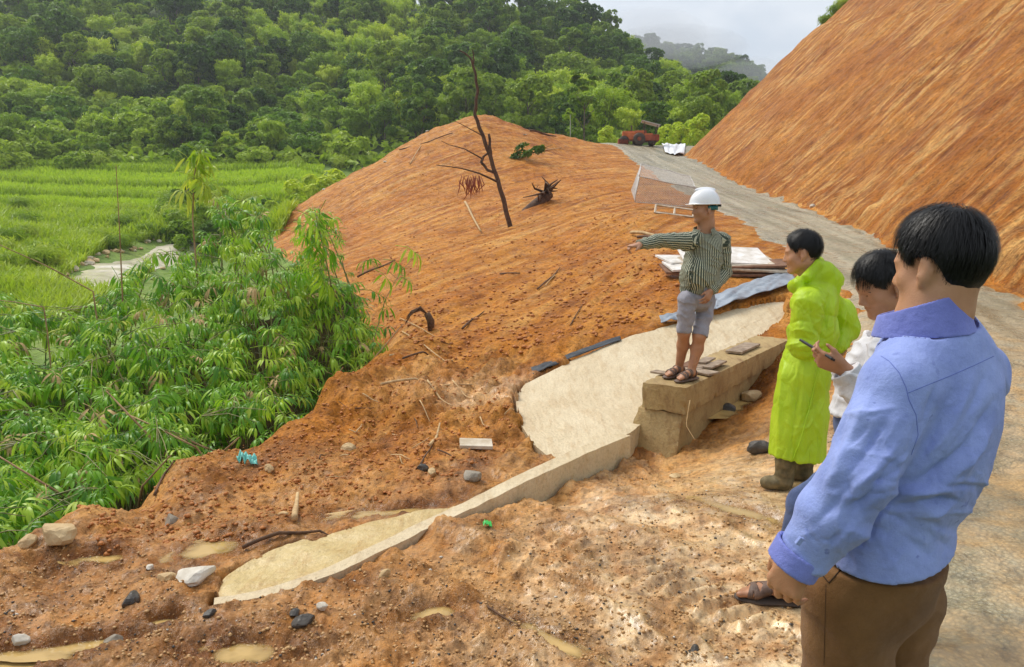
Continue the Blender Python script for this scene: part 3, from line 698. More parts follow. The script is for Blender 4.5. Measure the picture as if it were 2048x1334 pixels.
def trunk_mesh(seed, h, r):
    rg = np.random.default_rng(seed + 90); mb = MB()
    t = np.linspace(0, 1, 7); bend = rg.normal(size=2) * .4
    P = np.stack((bend[0] * t ** 2, bend[1] * t ** 2, h * t - .4), -1); mb.tube(P, r * (1 - .75 * t), 6)
    for i in range(5):
        k = rg.integers(3, 6); th = rg.uniform(0, 6.28); q = P[k]; e = q + np.array((math.cos(th), math.sin(th), .9)) * h * .25
        mb.tube([q, (q + e) / 2 + (0, 0, .2), e], [r * .35, r * .22, r * .1], 5)
    return mb.mesh('trunk', True)

def proto(name, crown, mat, trunk=None, tmat=None):
    V, F = crown; me = mesh_np('crown', V, F, False); me.materials.append(MAT[mat])
    if trunk is not None: trunk.materials.append(MAT[tmat or 'bark'])
    return (name, me, trunk)
BROAD = [proto('broadleaf_tree', crown_broad(s, r, h0, h1, 3000, .56, .34, int(b * 1.6)), 'leaf_dark', trunk_mesh(s, h1 * .75, .22)) for s, r, h0, h1, b in
         ((1, 3.2, 3.2, 8.2, 18), (2, 2.6, 3.5, 9.5, 17), (3, 3.6, 3.0, 7.4, 20), (4, 2.8, 2.6, 7.8, 15), (5, 3.1, 3.6, 9.0, 20))]
BAMB = [proto('bamboo_clump', crown_bamboo(s, h, sp, 3400, .62, .17, c), 'leaf_bamboo', culms_far(s, h, sp), 'bark') for s, h, sp, c in
        ((11, 8.0, 3.4, 24), (12, 9.2, 3.8, 28), (13, 7.0, 3.0, 20), (14, 8.6, 4.2, 26))]
SHRUB = [proto('shrub', crown_broad(s, r, .2, h, n, .42, .26, b), m) for s, r, h, n, b, m in
         ((21, 1.7, 1.7, 1500, 12, 'leaf_mid'), (22, 2.2, 2.3, 1900, 14, 'leaf_mid'), (23, 1.5, 2.6, 1600, 11, 'leaf_dark'), (24, 2.0, 1.4, 1600, 13, 'leaf_mid'))]
TUFT = [proto('grass_tuft', crown_bamboo(s, h, sp, 900, .75, .09, 16), 'leaf_grass') for s, h, sp in ((31, 1.9, 1.3), (32, 2.4, 1.6))]

def plant(pr, loc, rz, sc, label, cat, group, parts=True, mat=None, szz=1.0):
    name, me, tr = pr
    if tr is not None and parts:
        e = empty(name, loc, rz); e.scale = (sc, sc, sc * szz)
        link('crown', me, None, e); link('trunk' if name != 'bamboo_clump' else 'culms', tr, None, e)
    else:
        e = link(name, me); e.location = loc; e.rotation_euler = (0, 0, rz); e.scale = (sc, sc, sc * szz)
    return tag(e, label, cat, group)

L_BROAD = ('broadleaf tree in the dense forest on the far hillside', 'tree', 'trees of the hillside forest')
L_BAMB = ('feathery light green bamboo clump on the forested hillside', 'bamboo', 'bamboo clumps of the hillside forest')
L_SHRUB = ('leafy green shrub in the scrub on the lower hillside', 'shrub', 'shrubs covering the lower hillside')
L_TUFT = ('tall yellow green grass clump on the valley hillside', 'grass clump', 'tall grass clumps on the hillside')

def zone(px, py):
    """how likely bamboo, broadleaf, shrub, grass are at a place of the hillside"""
    nb = float(noise(np.array(px / 260.), np.array(py / 130.), 4.4))
    if px < 720 and py > 205 - .05 * px: return (.06, .06, .72, .16)           # scrub at the foot
    if px < 330: return (.22 + .2 * nb, .12, .36, .30 if py > 130 else .45)
    if px < 450 and py < 120: return (.15, .25, .35, .25)
    if px < 560: return (.34, .50, .12, .04)
    if px < 850 and py < 235: return (.74, .18, .06, .02)
    if px < 1010: return (.46, .46, .06, .02)
    if py < 150 - .0 * px and px > 980: return (.26, .70, .03, .01)
    if px > 1380 and py < 210: return (.10, .86, .03, .01)
    return (.66, .27, .05, .02)
def plant_forest():
    rg = np.random.default_rng(77); cnt = [0, 0, 0, 0]
    rows = np.linspace(-22, 312, 24)
    cand = []
    for j, py in enumerate(rows):
        for px in np.arange(-170, 1600, 41):
            qx = px + rg.uniform(-21, 21) + (j % 2) * 20; qy = py + rg.uniform(-9, 9)
            if qx > 1030 and qy < (qx - 1150) * .62 - 20: continue
            if 720 < qx < 1180 and qy > 275: continue
            k = rg.random(); b, t, s, g = zone(qx, qy); tot = b + t + s + g
            kind = 0 if k < b / tot else 1 if k < (b + t) / tot else 2 if k < (b + t + s) / tot else 3
            cand.append((qx, qy, kind))
    C = np.array(cand); py = np.minimum(C[:, 1] + np.array((22, 24, 8, 8))[C[:, 2].astype(int)], 318)
    v = (667 - py) / FPX; yc = CP + v * SP; sx = (C[:, 0] - 1024) / FPX / yc; sz = (-SP + v * CP) / yc; dist = np.full(len(C), 999.)
    for dd in np.exp(np.linspace(math.log(72), math.log(290), 160)):
        hit = (CAM_H + sz * dd <= ground_smooth(sx * dd, np.full(len(C), dd))) & (dist > 990); dist[hit] = dd
    X, Y = sx * dist, dist; Z = gzs(np.where(dist < 900, X, 0), np.where(dist < 900, Y, 100)) - .15
    for (qx, qy, kind), x, y, z in zip(cand, X, Y, Z):
        if y < 74 or y > 285 or (y < 75 and cut_run(np.array(x), np.array(y)) > 2): continue
        cnt[kind] += 1
        if cnt[kind] > 299: continue
        near = 1.0 if qx > 620 or qy < 150 else .85
        if kind == 0: plant(BAMB[rg.integers(4)], (x, y, z), rg.uniform(0, 6.28), rg.uniform(.50, .82) * near, *L_BAMB)
        elif kind == 1: plant(BROAD[rg.integers(5)], (x, y, z), rg.uniform(0, 6.28), rg.uniform(.50, .95) * near, *L_BROAD)
        elif kind == 2: plant(SHRUB[rg.integers(4)], (x, y, z), rg.uniform(0, 6.28), rg.uniform(.8, 1.5), *L_SHRUB)
        else: plant(TUFT[rg.integers(2)], (x, y, z), rg.uniform(0, 6.28), rg.uniform(.8, 1.4), *L_TUFT)
    print('forest', cnt)
plant_forest()

def undergrowth():
    """low leafy cover between the plants of the hillside"""
    rg = np.random.default_rng(5); n = 34000
    y = np.exp(rg.uniform(math.log(79), math.log(185), n)); x = rg.uniform(-.80, .42, n) * y
    ok = (x < 34 + 0 * y); x, y = x[ok], y[ok]
    z = gzs(x, y) + rg.uniform(0, .9, len(x)) * (.5 + .8 * (noise(x * .12, y * .12, 3) > -.1))
    N = rg.normal(size=(len(x), 3)) * .6 + (0, -.3, .8)
    s = rg.uniform(.6, 1.3, len(x))
    V, F = cards(np.stack((x, y, z), -1), N, 1.0 * s, .55 * s, rg, .2)
    o = link('undergrowth', mesh_np('undergrowth', V, F, False), MAT['leaf_mid']); tag(o, 'low leafy undergrowth between the hillside trees', 'undergrowth', kind='stuff')
undergrowth()

# single trees one can pick out in front of the forest
def one(pr, px, py, d, sc, label, cat, rz=0.0, szz=1.0):
    p = at(px, py, d); z = gz(p[0], p[1]) - .1
    return plant(pr, (p[0], p[1], z), rz, sc, label, cat, None, szz=szz)
tall = proto('dark_tree', crown_broad(61, 2.6, 1.2, 10.5, 3000, .55, .34, 24), 'leaf_dark', trunk_mesh(61, 8, .22))
one(tall, 1168, 270, 72, .70, 'tall narrow dark green tree beside the thin pale stem', 'tree', 1.0)
one(BROAD[2], 795, 300, 62, .42, 'bright green bush on the skyline left of the earth peak', 'bush', .4)
bright = proto('bright_bush', crown_broad(62, 2.4, .3, 3.6, 2400, .42, .24, 17), 'leaf_bamboo')
for px, py, d, sc, lab in ((880, 262, 60, .62, 'bright yellow green bush behind the top of the earth peak'), (815, 300, 60, .55, 'small bright green bush at the shoulder of the earth slope'),
                           (985, 250, 62, .5, 'light green bush just right of the peak'), (1060, 268, 62, .62, 'bright green bush on the skyline between peak and thin pale stem'),
                           (740, 330, 58, .75, 'green bush overhanging the left edge of the earth slope'), (640, 345, 60, 1.0, 'broad rounded bush between the paddies and the earth slope'),
                           (600, 385, 55, .9, 'low rounded bush at the right end of the paddies'), (690, 330, 64, .8, 'leafy bush behind the rounded bush by the paddies'),
                           (1215, 286, 66, .5, 'bush left of the orange road roller'), (1345, 292, 66, .62, 'drooping bush right of the orange road roller'),
                           (1395, 290, 70, .8, 'leafy bush above the white tarpaulin')):
    one(bright, px, py, d, sc, lab, 'bush', rg_ := random.uniform(0, 6))
# thin pale-stemmed papaya-like tree with a small crown
b0 = pix_ground(1140, 275, 50, 70); e = empty('thin_tree', tuple(b0)); tag(e, 'thin pale stemmed tree with a tiny leafy top', 'tree')
MB().tube([(0, 0, -.2), (.05, 0, 1.5), (.02, 0, 3.0), (.0, 0, 4.1)], [.06, .05, .045, .035], 6).build('trunk', MAT['pale_bark'], e, True)
V, F = crown_broad(71, .55, 3.9, 4.5, 120, .5, .22, 6); link('crown', mesh_np('crown', V, F, False), MAT['leaf_bamboo'], e)
# banana plant at the foot of the scrub
b0 = pix_ground(405, 292, 60, 110); e = empty('banana_plant', (b0[0], b0[1], gz(b0[0], b0[1]))); tag(e, 'banana plant with upright broad leaf above the paddies', 'plant')
MB().tube([(0, 0, -.2), (0, 0, 1.6)], [.14, .10], 7).build('trunk', MAT['leaf_mid'], e, True)
for k in range(6):
    th = k * 1.05 + .3; t = np.linspace(0, 1, 7); out = 1.7 if k else .25; up = 1.2 if k else 2.1
    c = np.stack((out * t * math.cos(th), out * t * math.sin(th), 1.5 + up * (t - .55 * t ** 2.5)), -1); s = np.array((-math.sin(th), math.cos(th), 0)); w = .24 * np.sin(np.clip(t * 1.05, 0, 1) * math.pi)[:, None] + .02
    V = np.concatenate((c + s * w, c, c - s * w)); i = np.arange(6); F = np.concatenate((np.stack((i, i + 1, i + 8, i + 7), -1), np.stack((i + 7, i + 8, i + 15, i + 14), -1)))
    link('leaf', mesh_np('leaf', V, F), MAT['leaf_grass'], e)

# ------------------------------------------------------------------ valley floor: paddies, long grass, stream
def blades(name, x, y, h, w, mat, rg, lean=.35, label='', sink=.05):
    n = len(x); z = gzs(x, y) - sink; th = rg.uniform(0, 6.28, n); ln = rg.uniform(.1, lean, n) * h
    dx, dy = np.cos(th), np.sin(th); sx, sy = -dy * w / 2, dx * w / 2
    b = np.stack((x, y, z), -1)
    a0 = b + np.stack((sx, sy, 0 * x), -1); a1 = b - np.stack((sx, sy, 0 * x), -1)
    m0 = b + np.stack((dx * ln * .35 + sx * .8, dy * ln * .35 + sy * .8, h * .62), -1); m1 = b + np.stack((dx * ln * .35 - sx * .8, dy * ln * .35 - sy * .8, h * .62), -1)
    tp = b + np.stack((dx * ln, dy * ln, h), -1)
    V = np.stack((a0, a1, m1, m0, tp), 1).reshape(-1, 3); i = np.arange(n) * 5
    Q = np.stack((i, i + 1, i + 2, i + 3), -1); T = np.stack((i + 3, i + 2, i + 4), -1)
    o = link(name, mesh_np(name, V, [Q, T], False), MAT[mat]); tag(o, label, 'grass', kind='stuff'); return o
def px_cloud(n, poly, rg, lo, hi):
    """scatter points on the ground under a region of the view"""
    poly = np.array(poly, float); x0, y0 = poly.min(0); x1, y1 = poly.max(0); out = []
    px = rg.uniform(x0, x1, n * 3); py = rg.uniform(y0, y1, n * 3)
    ins = np.zeros(len(px), bool); j = len(poly) - 1
    for i in range(len(poly)):
        c = ((poly[i, 1] > py) != (poly[j, 1] > py)) & (px < (poly[j, 0] - poly[i, 0]) * (py - poly[i, 1]) / (poly[j, 1] - poly[i, 1] + 1e-9) + poly[i, 0]); ins ^= c; j = i
    px, py = px[ins][:n], py[ins][:n]
    # march all rays together
    u = (px - 1024) / FPX; v = (667 - py) / FPX; yc = CP + v * SP; sx = u / yc; sz = (-SP + v * CP) / yc
    d = np.full(len(px), float(lo)); done = np.zeros(len(px), bool); res = d.copy()
    for dd in np.exp(np.linspace(math.log(lo), math.log(hi), 140)):
        g = ground_smooth(sx * dd, np.full(len(px), dd)); below = (CAM_H + sz * dd <= g) & ~done
        res[below] = dd; done |= below
    res = res * np.exp(rg.uniform(-.5, .5, len(res)) * math.log(hi / lo) / 140)
    return sx[done] * res[done], res[done], px[done], py[done]
rgv = np.random.default_rng(3)
# bunds between the paddies are read from this band function of distance
def bund(x, y):
    k = y + .10 * x + 1.2 * noise(x * .07, y * .07, 2.0)
    return np.minimum.reduce([np.abs(k - c) for c in (54.5, 59.5, 65.0, 72.5)])
x, y, px, py = px_cloud(46000, [(-150, 318), (120, 318), (430, 326), (650, 334), (640, 372), (600, 420), (430, 425), (300, 432), (120, 430), (-150, 420)], rgv, 48, 90)
bd = bund(x, y); keep = bd > .75
blades('rice_grass', x[keep], y[keep], rgv.uniform(.35, .55, keep.sum()), .13, 'leaf_rice', rgv, .3, 'short bright green rice standing in the paddies')
x2, y2 = x[~keep], y[~keep]
blades('bund_grass', x2, y2, rgv.uniform(.5, 1.0, len(x2)), .12, 'leaf_grass', rgv, .7, 'darker green weeds along the paddy bunds')
x, y, px, py = px_cloud(42000, [(-150, 415), (120, 425), (420, 420), (600, 400), (560, 470), (450, 475), (380, 485), (250, 480), (180, 520), (100, 575), (60, 640), (-150, 700)], rgv, 20, 62)
hh = rgv.uniform(.5, 1.25, len(x)) * (.75 + .5 * noise(x * .25, y * .25, 3.)) * np.clip(y / 45, .55, 1)
blades('long_grass', x, y, hh, .06 + .0012 * y, 'leaf_grass', rgv, .9, 'long rank grass on the stream bank')
# wild growth right of the stream
for k in range(34):
    px, py = rgv.uniform(330, 600), rgv.uniform(395, 500)
    h = hit_ground(px, py, 26, 70); 
    if edge_side(np.array([h[0]]), np.array([h[1]]))[0] < .8: continue
    plant(TUFT[k % 2] if k % 3 else SHRUB[k % 4], (h[0], h[1], gz(h[0], h[1]) - .1), rgv.uniform(0, 6), rgv.uniform(.5, .85), 'green weed clump on the bank between stream and earth slope', 'plant', 'weeds on the stream bank')
for k in range(26):
    px, py = rgv.uniform(-60, 300), rgv.uniform(425, 560)
    h = hit_ground(px, min(py, 480 + (300 - px) * .3), 26, 70)
    plant(TUFT[k % 2], (h[0], h[1], gz(h[0], h[1]) - .1), rgv.uniform(0, 6), rgv.uniform(.4, .7), 'tall grass clump on the bank beyond the stream', 'grass clump', 'grass clumps beyond the stream')
for k in range(22):
    px, py = rgv.uniform(480, 760), rgv.uniform(330, 450)
    px, py = 520 + k * 12 + rgv.uniform(-12, 12), 432 - k * 6.2 + rgv.uniform(-16, 2)
    h = at(px, py, 50 + .2 * k); 
    plant(SHRUB[k % 4], (h[0], h[1] + 1.5, gz(h[0], h[1] + 1.5) - .2), rgv.uniform(0, 6), rgv.uniform(.55, .95), 'dense green shrub crowding the left foot of the earth slope', 'shrub', 'shrubs along the foot of the earth slope')
STREAM_STONES = []
def stream():
    c = [at(372, 474, 49), at(330, 487, 46), at(285, 503, 42.5), at(235, 527, 38.5), at(190, 552, 34), at(150, 575, 30)]
    w = [1.0, 1.45, 1.5, 1.45, 1.3, .9]; V = []; n = 15
    C = np.array(c); t = np.linspace(0, len(c) - 1, 90)
    cx = np.interp(t, range(len(c)), C[:, 0]); cy = np.interp(t, range(len(c)), C[:, 1]); ww = np.interp(t, range(len(c)), w)
    T = np.stack((np.gradient(cx), np.gradient(cy)), -1); T /= np.linalg.norm(T, axis=1)[:, None]; Nn = np.stack((T[:, 1], -T[:, 0]), -1)
    s = np.linspace(-1, 1, n); rag = 1 + .45 * fbm(t * 1.9, 0 * t, 2., 3)
    X = cx[:, None] + Nn[:, 0:1] * s * (ww * rag)[:, None]; Y = cy[:, None] + Nn[:, 1:2] * s * (ww * rag)[:, None]
    Z = gzs(cx, cy)[:, None] + 0 * X + .05 + .05 * fbm(X * 1.2, Y * 1.2, 3., 3)
    Z = np.minimum(Z + .10, gzs(X, Y) + .22 - .20 * np.abs(s)[None] ** 3)
    idx = np.arange(X.size).reshape(X.shape)
    F = np.stack((idx[:-1, :-1], idx[:-1, 1:], idx[1:, 1:], idx[1:, :-1]), -1).reshape(-1, 4)
    o = link('stream', mesh_np('stream', np.stack((X, Y, Z), -1).reshape(-1, 3), F), MAT['stream']); o['kind'] = 'structure'
    return X, Y, Z
for k in range(46):      # scrub spilling from the foot of the hill onto the fields
    px, py = rgv.uniform(-60, 690), rgv.uniform(308, 338); h = hit_ground(px, py, 55, 100)
    plant(SHRUB[k % 4] if k % 4 else TUFT[k % 2], (h[0], h[1], gz(h[0], h[1]) - .2), rgv.uniform(0, 6), rgv.uniform(.5, 1.0), 'low scrub at the edge where hillside meets the paddies', 'shrub', 'scrub along the upper edge of the paddies')
SX, SY, SZ = stream()
x, y, px, py = px_cloud(9000, [(40, 640), (60, 580), (130, 560), (200, 545), (300, 500), (400, 480), (470, 470), (470, 520), (330, 530), (220, 600), (120, 660)], rgv, 14, 52)
dst = np.min(np.hypot(x[:, None] - SX[None, ::4, 7], y[:, None] - SY[None, ::4, 7]), 1); k_ = dst > 1.5
blades('bank_grass', x[k_], y[k_], rgv.uniform(.35, .9, k_.sum()), .05 + .0012 * y[k_], 'leaf_grass', rgv, .9, 'rough grass on the near bank of the stream')
for k in range(60):
    i = rgv.integers(0, SX.shape[0] - 20); sgn = -1 if rgv.random() < .8 else 1; j = 0 if sgn > 0 else -1; off = rgv.uniform(-.5, .8)
    ed = np.array((SX[i, j], SY[i, j])) + (np.array((SX[i, j], SY[i, j])) - np.array((SX[i, 7], SY[i, 7]))) * .35 * off; STREAM_STONES.append((ed[0], ed[1], rgv.uniform(.08, .28)))
# ------------------------------------------------------------------ the bamboo thicket on the gully bank
MAT['spray'] = leaf_mat('bamboo_leaf', (.085, .24, .016), (.22, .45, .024), (.46, .62, .05), .38, .38)
MAT['spray_young'] = leaf_mat('young_bamboo_leaf', (.28, .44, .03), (.42, .54, .05), (.56, .60, .08), .5, .4)
MAT['culm'] = simple_mat('bamboo_culm', (.10, .13, .03), (.30, .24, .08), 5, .5, .004, 40)
MAT['dead_culm'] = simple_mat('dead_stalk', (.20, .10, .04), (.46, .30, .14), 5, .7, .004, 40)
MAT['dry_leaf'] = simple_mat('dry_leaf', (.34, .20, .07), (.62, .46, .20), 9, .8)

def one_leaf(L, W, d0, droop, side, fold=.25):
    """lance-shaped blade folded along the midrib: 3 rows of verts along its length"""
    t = np.array((0, .18, .45, .75, 1.0)); w = np.array((.12, .75, 1.0, .62, .0)) * W / 2
    d = np.asarray(d0, float); d = d / np.linalg.norm(d); P = [np.zeros(3)]
    for i in range(1, 5):
        d = d + np.array((0, 0, -droop * (t[i] - t[i - 1]))); d /= np.linalg.norm(d); P.append(P[-1] + d * L * (t[i] - t[i - 1]))
    P = np.array(P); T = np.gradient(P, axis=0); T /= np.linalg.norm(T, axis=1)[:, None]
    S = np.cross(T, np.array(side, float)); S /= np.maximum(np.linalg.norm(S, axis=1), 1e-6)[:, None]; U = np.cross(S, T)
    a = P + S * w[:, None] + U * (w * fold)[:, None]; b = P - S * w[:, None] + U * (w * fold)[:, None]
    V = np.concatenate((a, P, b)); i = np.arange(4)
    return V, np.concatenate((np.stack((i, i + 1, i + 6, i + 5), -1), np.stack((i + 5, i + 6, i + 11, i + 10), -1)))
def spray_mesh(seed, nl, L, spread=1.0, droop=2.2):
    """a fan of drooping leaves at the end of a twig that comes in from -X"""
    rg = np.random.default_rng(seed); mb = MB()
    mb.tube([(-.26, 0, -.03), (-.12, 0, .015), (0, 0, .0), (.06, 0, -.02)], [.004, .0035, .003, .002], 4, False)
    for k in range(nl):
        f = k / max(nl - 1, 1); a = (f - .5) * 2.5 * spread + rg.normal() * .15
        d0 = np.array((math.cos(a), math.sin(a), .15 + rg.normal() * .2))
        V, F = one_leaf(L * rg.uniform(.7, 1.12) * (1 - .25 * abs(f - .5)), L * rg.uniform(.12, .17), d0, droop * rg.uniform(.6, 1.35), (0, 0, 1))
        o = np.array((-.10 + .16 * (1 - abs(2 * f - 1)), .02 * math.sin(a), .0))
        mb.add(V + o, F)
    return mb.mesh('leaf_spray', True)
SPRAYS = [spray_mesh(s, nl, L, sp, dr) for s, nl, L, sp, dr in ((1, 7, .23, 1., 2.2), (2, 6, .26, .9, 2.8), (3, 9, .21, 1.1, 1.9), (4, 8, .24, 1., 3.2), (5, 5, .28, .8, 2.0), (6, 8, .20, 1.25, 1.3), (7, 6, .25, .7, 3.6), (8, 10, .22, 1.2, 2.6))]
for m in SPRAYS: m.materials.append(MAT['spray'])
YOUNG = [m.copy() for m in SPRAYS[:4]]
for m in YOUNG: m.materials.clear(); m.materials.append(MAT['spray_young'])
DRY = [m.copy() for m in SPRAYS[4:7]]
for m in DRY: m.materials.clear(); m.materials.append(MAT['dry_leaf'])

THICK = [(-120, 610), (0, 585), (70, 605), (150, 628), (215, 585), (262, 540), (300, 505), (352, 500), (398, 500), (408, 440), (432, 382), (490, 376), (538, 415), (556, 490), (578, 530), (594, 455), (632, 412), (672, 436),
         (690, 520), (722, 590), (748, 650), (790, 660), (770, 700), (738, 720), (700, 760), (655, 800), (600, 845), (520, 880), (430, 915), (330, 950), (210, 995), (150, 1050), (60, 1085), (-120, 1100)]
def in_poly(px, py, poly):
    poly = np.asarray(poly, float); ins = np.zeros(len(px), bool); j = len(poly) - 1
    for i in range(len(poly)):
        c = ((poly[i, 1] > py) != (poly[j, 1] > py)) & (px < (poly[j, 0] - poly[i, 0]) * (py - poly[i, 1]) / (poly[j, 1] - poly[i, 1] + 1e-9) + poly[i, 0]); ins ^= c; j = i
    return ins
def thicket():
    rg = np.random.default_rng(21)
    n = 15000; px = rg.uniform(-120, 790, n); py = rg.uniform(390, 1100, n); k = in_poly(px, py, THICK); px, py = px[k], py[k]
    # distance of the leafy front: near at the foot, farther towards the top; lumpy
    lip = np.interp(px, [-120, 0, 160, 340, 420, 560, 650, 730, 790], [4.0, 4.3, 4.9, 5.6, 6.0, 6.7, 7.7, 8.9, 10.2])
    foot = np.interp(px, [-120, 0, 160, 210, 340, 430, 560, 650, 730, 790], [1110, 1095, 1040, 1000, 950, 915, 860, 795, 735, 690])
    d = lip + .25 + (foot - py) * .0085 + .55 * noise(px / 120., py / 120., 3.) + rg.exponential(.45, len(px)) - .2
    d = np.maximum(d, lip + .1)
    lx = (px - 1024) / FPX * d; 
    keep = rg.random(len(px)) < np.clip(.42 + .9 * noise(px / 70., py / 55., 6.) + .25, .12, 1) * (.30 + .70 * sstep(10, 70, foot - py + 45 * noise(px / 60., py / 60., 2.5)))
    P = np.array([at(a, b, c) for a, b, c in zip(px[keep], py[keep], d[keep])])
    gzv = gzs(P[:, 0], P[:, 1]); ok = P[:, 2] > gzv + .12; P = P[ok]
    order = rg.permutation(len(P)); P = P[order][:2800]
    # plants: rooted along the bank
    roots = []
    for a, b, dd in ((-60, 1010, 5.6), (60, 960, 6.0), (150, 900, 6.6), (240, 870, 7.0), (110, 800, 8.0), (10, 820, 7.6), (330, 860, 7.0), (300, 760, 8.4), (420, 840, 7.4), (400, 740, 9.0), (500, 800, 8.0), (480, 700, 9.8),
                     (560, 780, 8.4), (620, 740, 9.2), (560, 690, 10.2), (670, 720, 9.6), (715, 700, 10.2), (200, 740, 9.2), (-40, 760, 8.6)):
        q = at(a, b, dd); roots.append((q[0], q[1]))
    roots = np.array(roots); zr = gzs(roots[:, 0], roots[:, 1])
    asg = np.argmin(np.hypot(P[:, None, 0] - roots[None, :, 0], (P[:, None, 1] - roots[None, :, 1])) + rg.uniform(0, .5, (len(P), len(roots))), 1)
    for i in range(len(roots)):
        Q = P[asg == i]
        if len(Q) < 4: continue
        base = np.array((roots[i, 0], roots[i, 1], zr[i] - .1))
        e = empty('bamboo_plant', tuple(base)); tag(e, 'leafy green bamboo plant in the thicket on the gully bank', 'bamboo', 'bamboo plants of the gully thicket')
        ncul = 7; tops = Q[np.argsort(-Q[:, 2])][:: max(1, len(Q) // (ncul * 2))][:ncul]
        lines = []
        for tpt in tops:
            b0 = rg.normal(size=3) * (.25, .25, 0); v = tpt - base; t = np.linspace(0, 1, 10)
            c = b0[None] * (1 - t[:, None]) + np.stack((v[0] * t ** 1.7, v[1] * t ** 1.7, v[2] * (1.18 * t - .18 * t ** 3)), -1) + .03 * np.stack((np.sin(t * 9 + i), np.cos(t * 8), 0 * t), -1)
            mb = MB(); mb.tube(c, np.linspace(.019, .005, 10), 6); mb.build('culm', MAT['culm'], e, True); lines.append(c)
        LN = np.concatenate(lines)
        for q in Q:
            v = q - base; j = np.argmin(((LN - v) ** 2).sum(1) - .0); w = v - LN[j]
            kk = rg.random(); me = YOUNG[rg.integers(4)] if kk < .06 else DRY[rg.integers(3)] if kk < .095 else SPRAYS[rg.integers(8)]
            o = link('leaf_spray', me, None, e); o.location = v
            face = math.atan2(-q[1], -q[0]) + rg.normal() * .8      # leaves reach out of the thicket towards the open side
            o.rotation_euler = (rg.normal() * .25, .15 + rg.normal() * .28, face); s = rg.uniform(.52, .95); o.scale = (s, s, s)
        # twigs from culm to spray, joined per plant
        mb = MB()
        for q in Q[::2]:
            v = q - base; j = np.argmin(((LN - v) ** 2).sum(1)); a = LN[j]; m = (a + v) / 2 + (0, 0, .08 * np.linalg.norm(v - a))
            if np.linalg.norm(v - a) > .15: mb.tube([a, m, v], [.005, .004, .003], 4, False)
        if mb.n: o = mb.build('twigs', MAT['culm'], e, True); o['kind'] = 'stuff'
    # fallen and dead stalks at the foot
    for k in range(14):
        px = rg.uniform(0, 720); f = np.interp(px, [0, 160, 340, 430, 560, 650, 730], [1085, 1040, 950, 915, 860, 795, 735])
        dd = np.interp(px, [0, 160, 340, 560, 730], [4.6, 5.1, 5.8, 6.9, 9.1]) + rg.uniform(-.05, .5)
        a = at(px, f - rg.uniform(0, 40), dd); L = rg.uniform(.4, 1.1); an = rg.uniform(.05, .75); az = rg.uniform(-.7, .7) + (math.pi if rg.random() < .5 else 0)
        b = a + L * np.array((math.cos(an) * math.cos(az), math.cos(an) * math.sin(az) * .6, math.sin(an))); g = gz(a[0], a[1]); a[2] = max(g, a[2] - .3) ; 
        m = (a + b) / 2 + rg.normal(size=3) * .04
        o = MB().tube([a, m, b], [.011, .010, .006], 6).build('dead_stalk', MAT['dead_culm'], None, True)
        tag(o, 'brown dead stalk tangled at the foot of the bamboo thicket', 'stalk', 'dead stalks under the thicket')
thicket()

def shoot(label, cpts, rad, sprays, mat, young=True, nm='bamboo_shoot'):
    P = np.array([at(*c) for c in cpts]); g = gz(P[0, 0], P[0, 1]); base = np.array((P[0, 0], P[0, 1], min(g, P[0, 2])))
    P = P - base; P = np.vstack(((0, 0, -.1), P)); t = np.linspace(0, len(P) - 1, 24)
    c = np.stack([np.interp(t, range(len(P)), P[:, i]) for i in range(3)], -1)
    e = empty(nm, tuple(base)); tag(e, label, 'bamboo')
    MB().tube(c, np.linspace(rad, rad * .3, 24), 6).build('culm', MAT[mat], e, True)
    rg = np.random.default_rng(len(label))
    for (px, py, d) in sprays:
        q = at(px, py, d) - base; j = np.argmin(((c - q) ** 2).sum(1))
        o = link('leaf_spray', (YOUNG if young else SPRAYS)[rg.integers(4)], None, e); o.location = q
        o.rotation_euler = (rg.normal() * .2, .5 + rg.normal() * .3, rg.uniform(0, 6.28)); s = rg.uniform(.8, 1.25); o.scale = (s, s, s)
        if np.linalg.norm(q - c[j]) > .04: MB().tube([c[j], (c[j] + q) / 2 + (0, 0, .03), q], .003, 4, False).build('twig', MAT['culm'], e, True)
rgb_ = np.random.default_rng(9)
shoot('tall bamboo shoot with yellow green drooping top above the thicket', [(408, 720, 9.4), (395, 560, 9.4), (385, 440, 9.4), (388, 350, 9.4), (402, 298, 9.4)], .016,
      [(400 + rgb_.normal() * (5 + i * .7), 302 + i * 5.2, 9.4 + rgb_.normal() * .12) for i in range(17)], 'dead_culm')
shoot('leafy bamboo stem standing up at the right end of the thicket', [(690, 740, 9.7), (668, 600, 9.6), (648, 500, 9.5), (630, 425, 9.5)], .016,
      [(636 + rgb_.normal() * 22, 430 + i * 6.2, 9.5 + rgb_.normal() * .2) for i in range(34)], 'culm', False)
shoot('thin bare bamboo pole sticking up left of the yellow shoot', [(246, 620, 8.6), (240, 480, 8.6), (232, 330, 8.6)], .012, [], 'dead_culm', nm='bamboo_pole')
shoot('dry leaning bamboo stalk crossing in front of the stream', [(190, 585, 8.2), (100, 535, 8.0), (0, 490, 7.8), (-60, 462, 7.8)], .010, [], 'dead_culm', nm='bamboo_pole')
shoot('second dry stalk leaning over the left edge of the thicket', [(90, 615, 7.6), (30, 604, 7.5), (-60, 594, 7.5)], .009, [], 'dead_culm', nm='bamboo_pole')
shoot('broken bamboo twig with few leaves reaching over the slope', [(745, 690, 9.6), (770, 600, 9.9), (800, 545, 10.1), (838, 505, 10.3)], .008,
      [(740, 520, 9.9), (776, 560, 9.9), (800, 530, 10), (830, 505, 10.2), (760, 590, 9.9), (815, 560, 10), (770, 620, 9.8)], 'culm', False, nm='bamboo_twig')
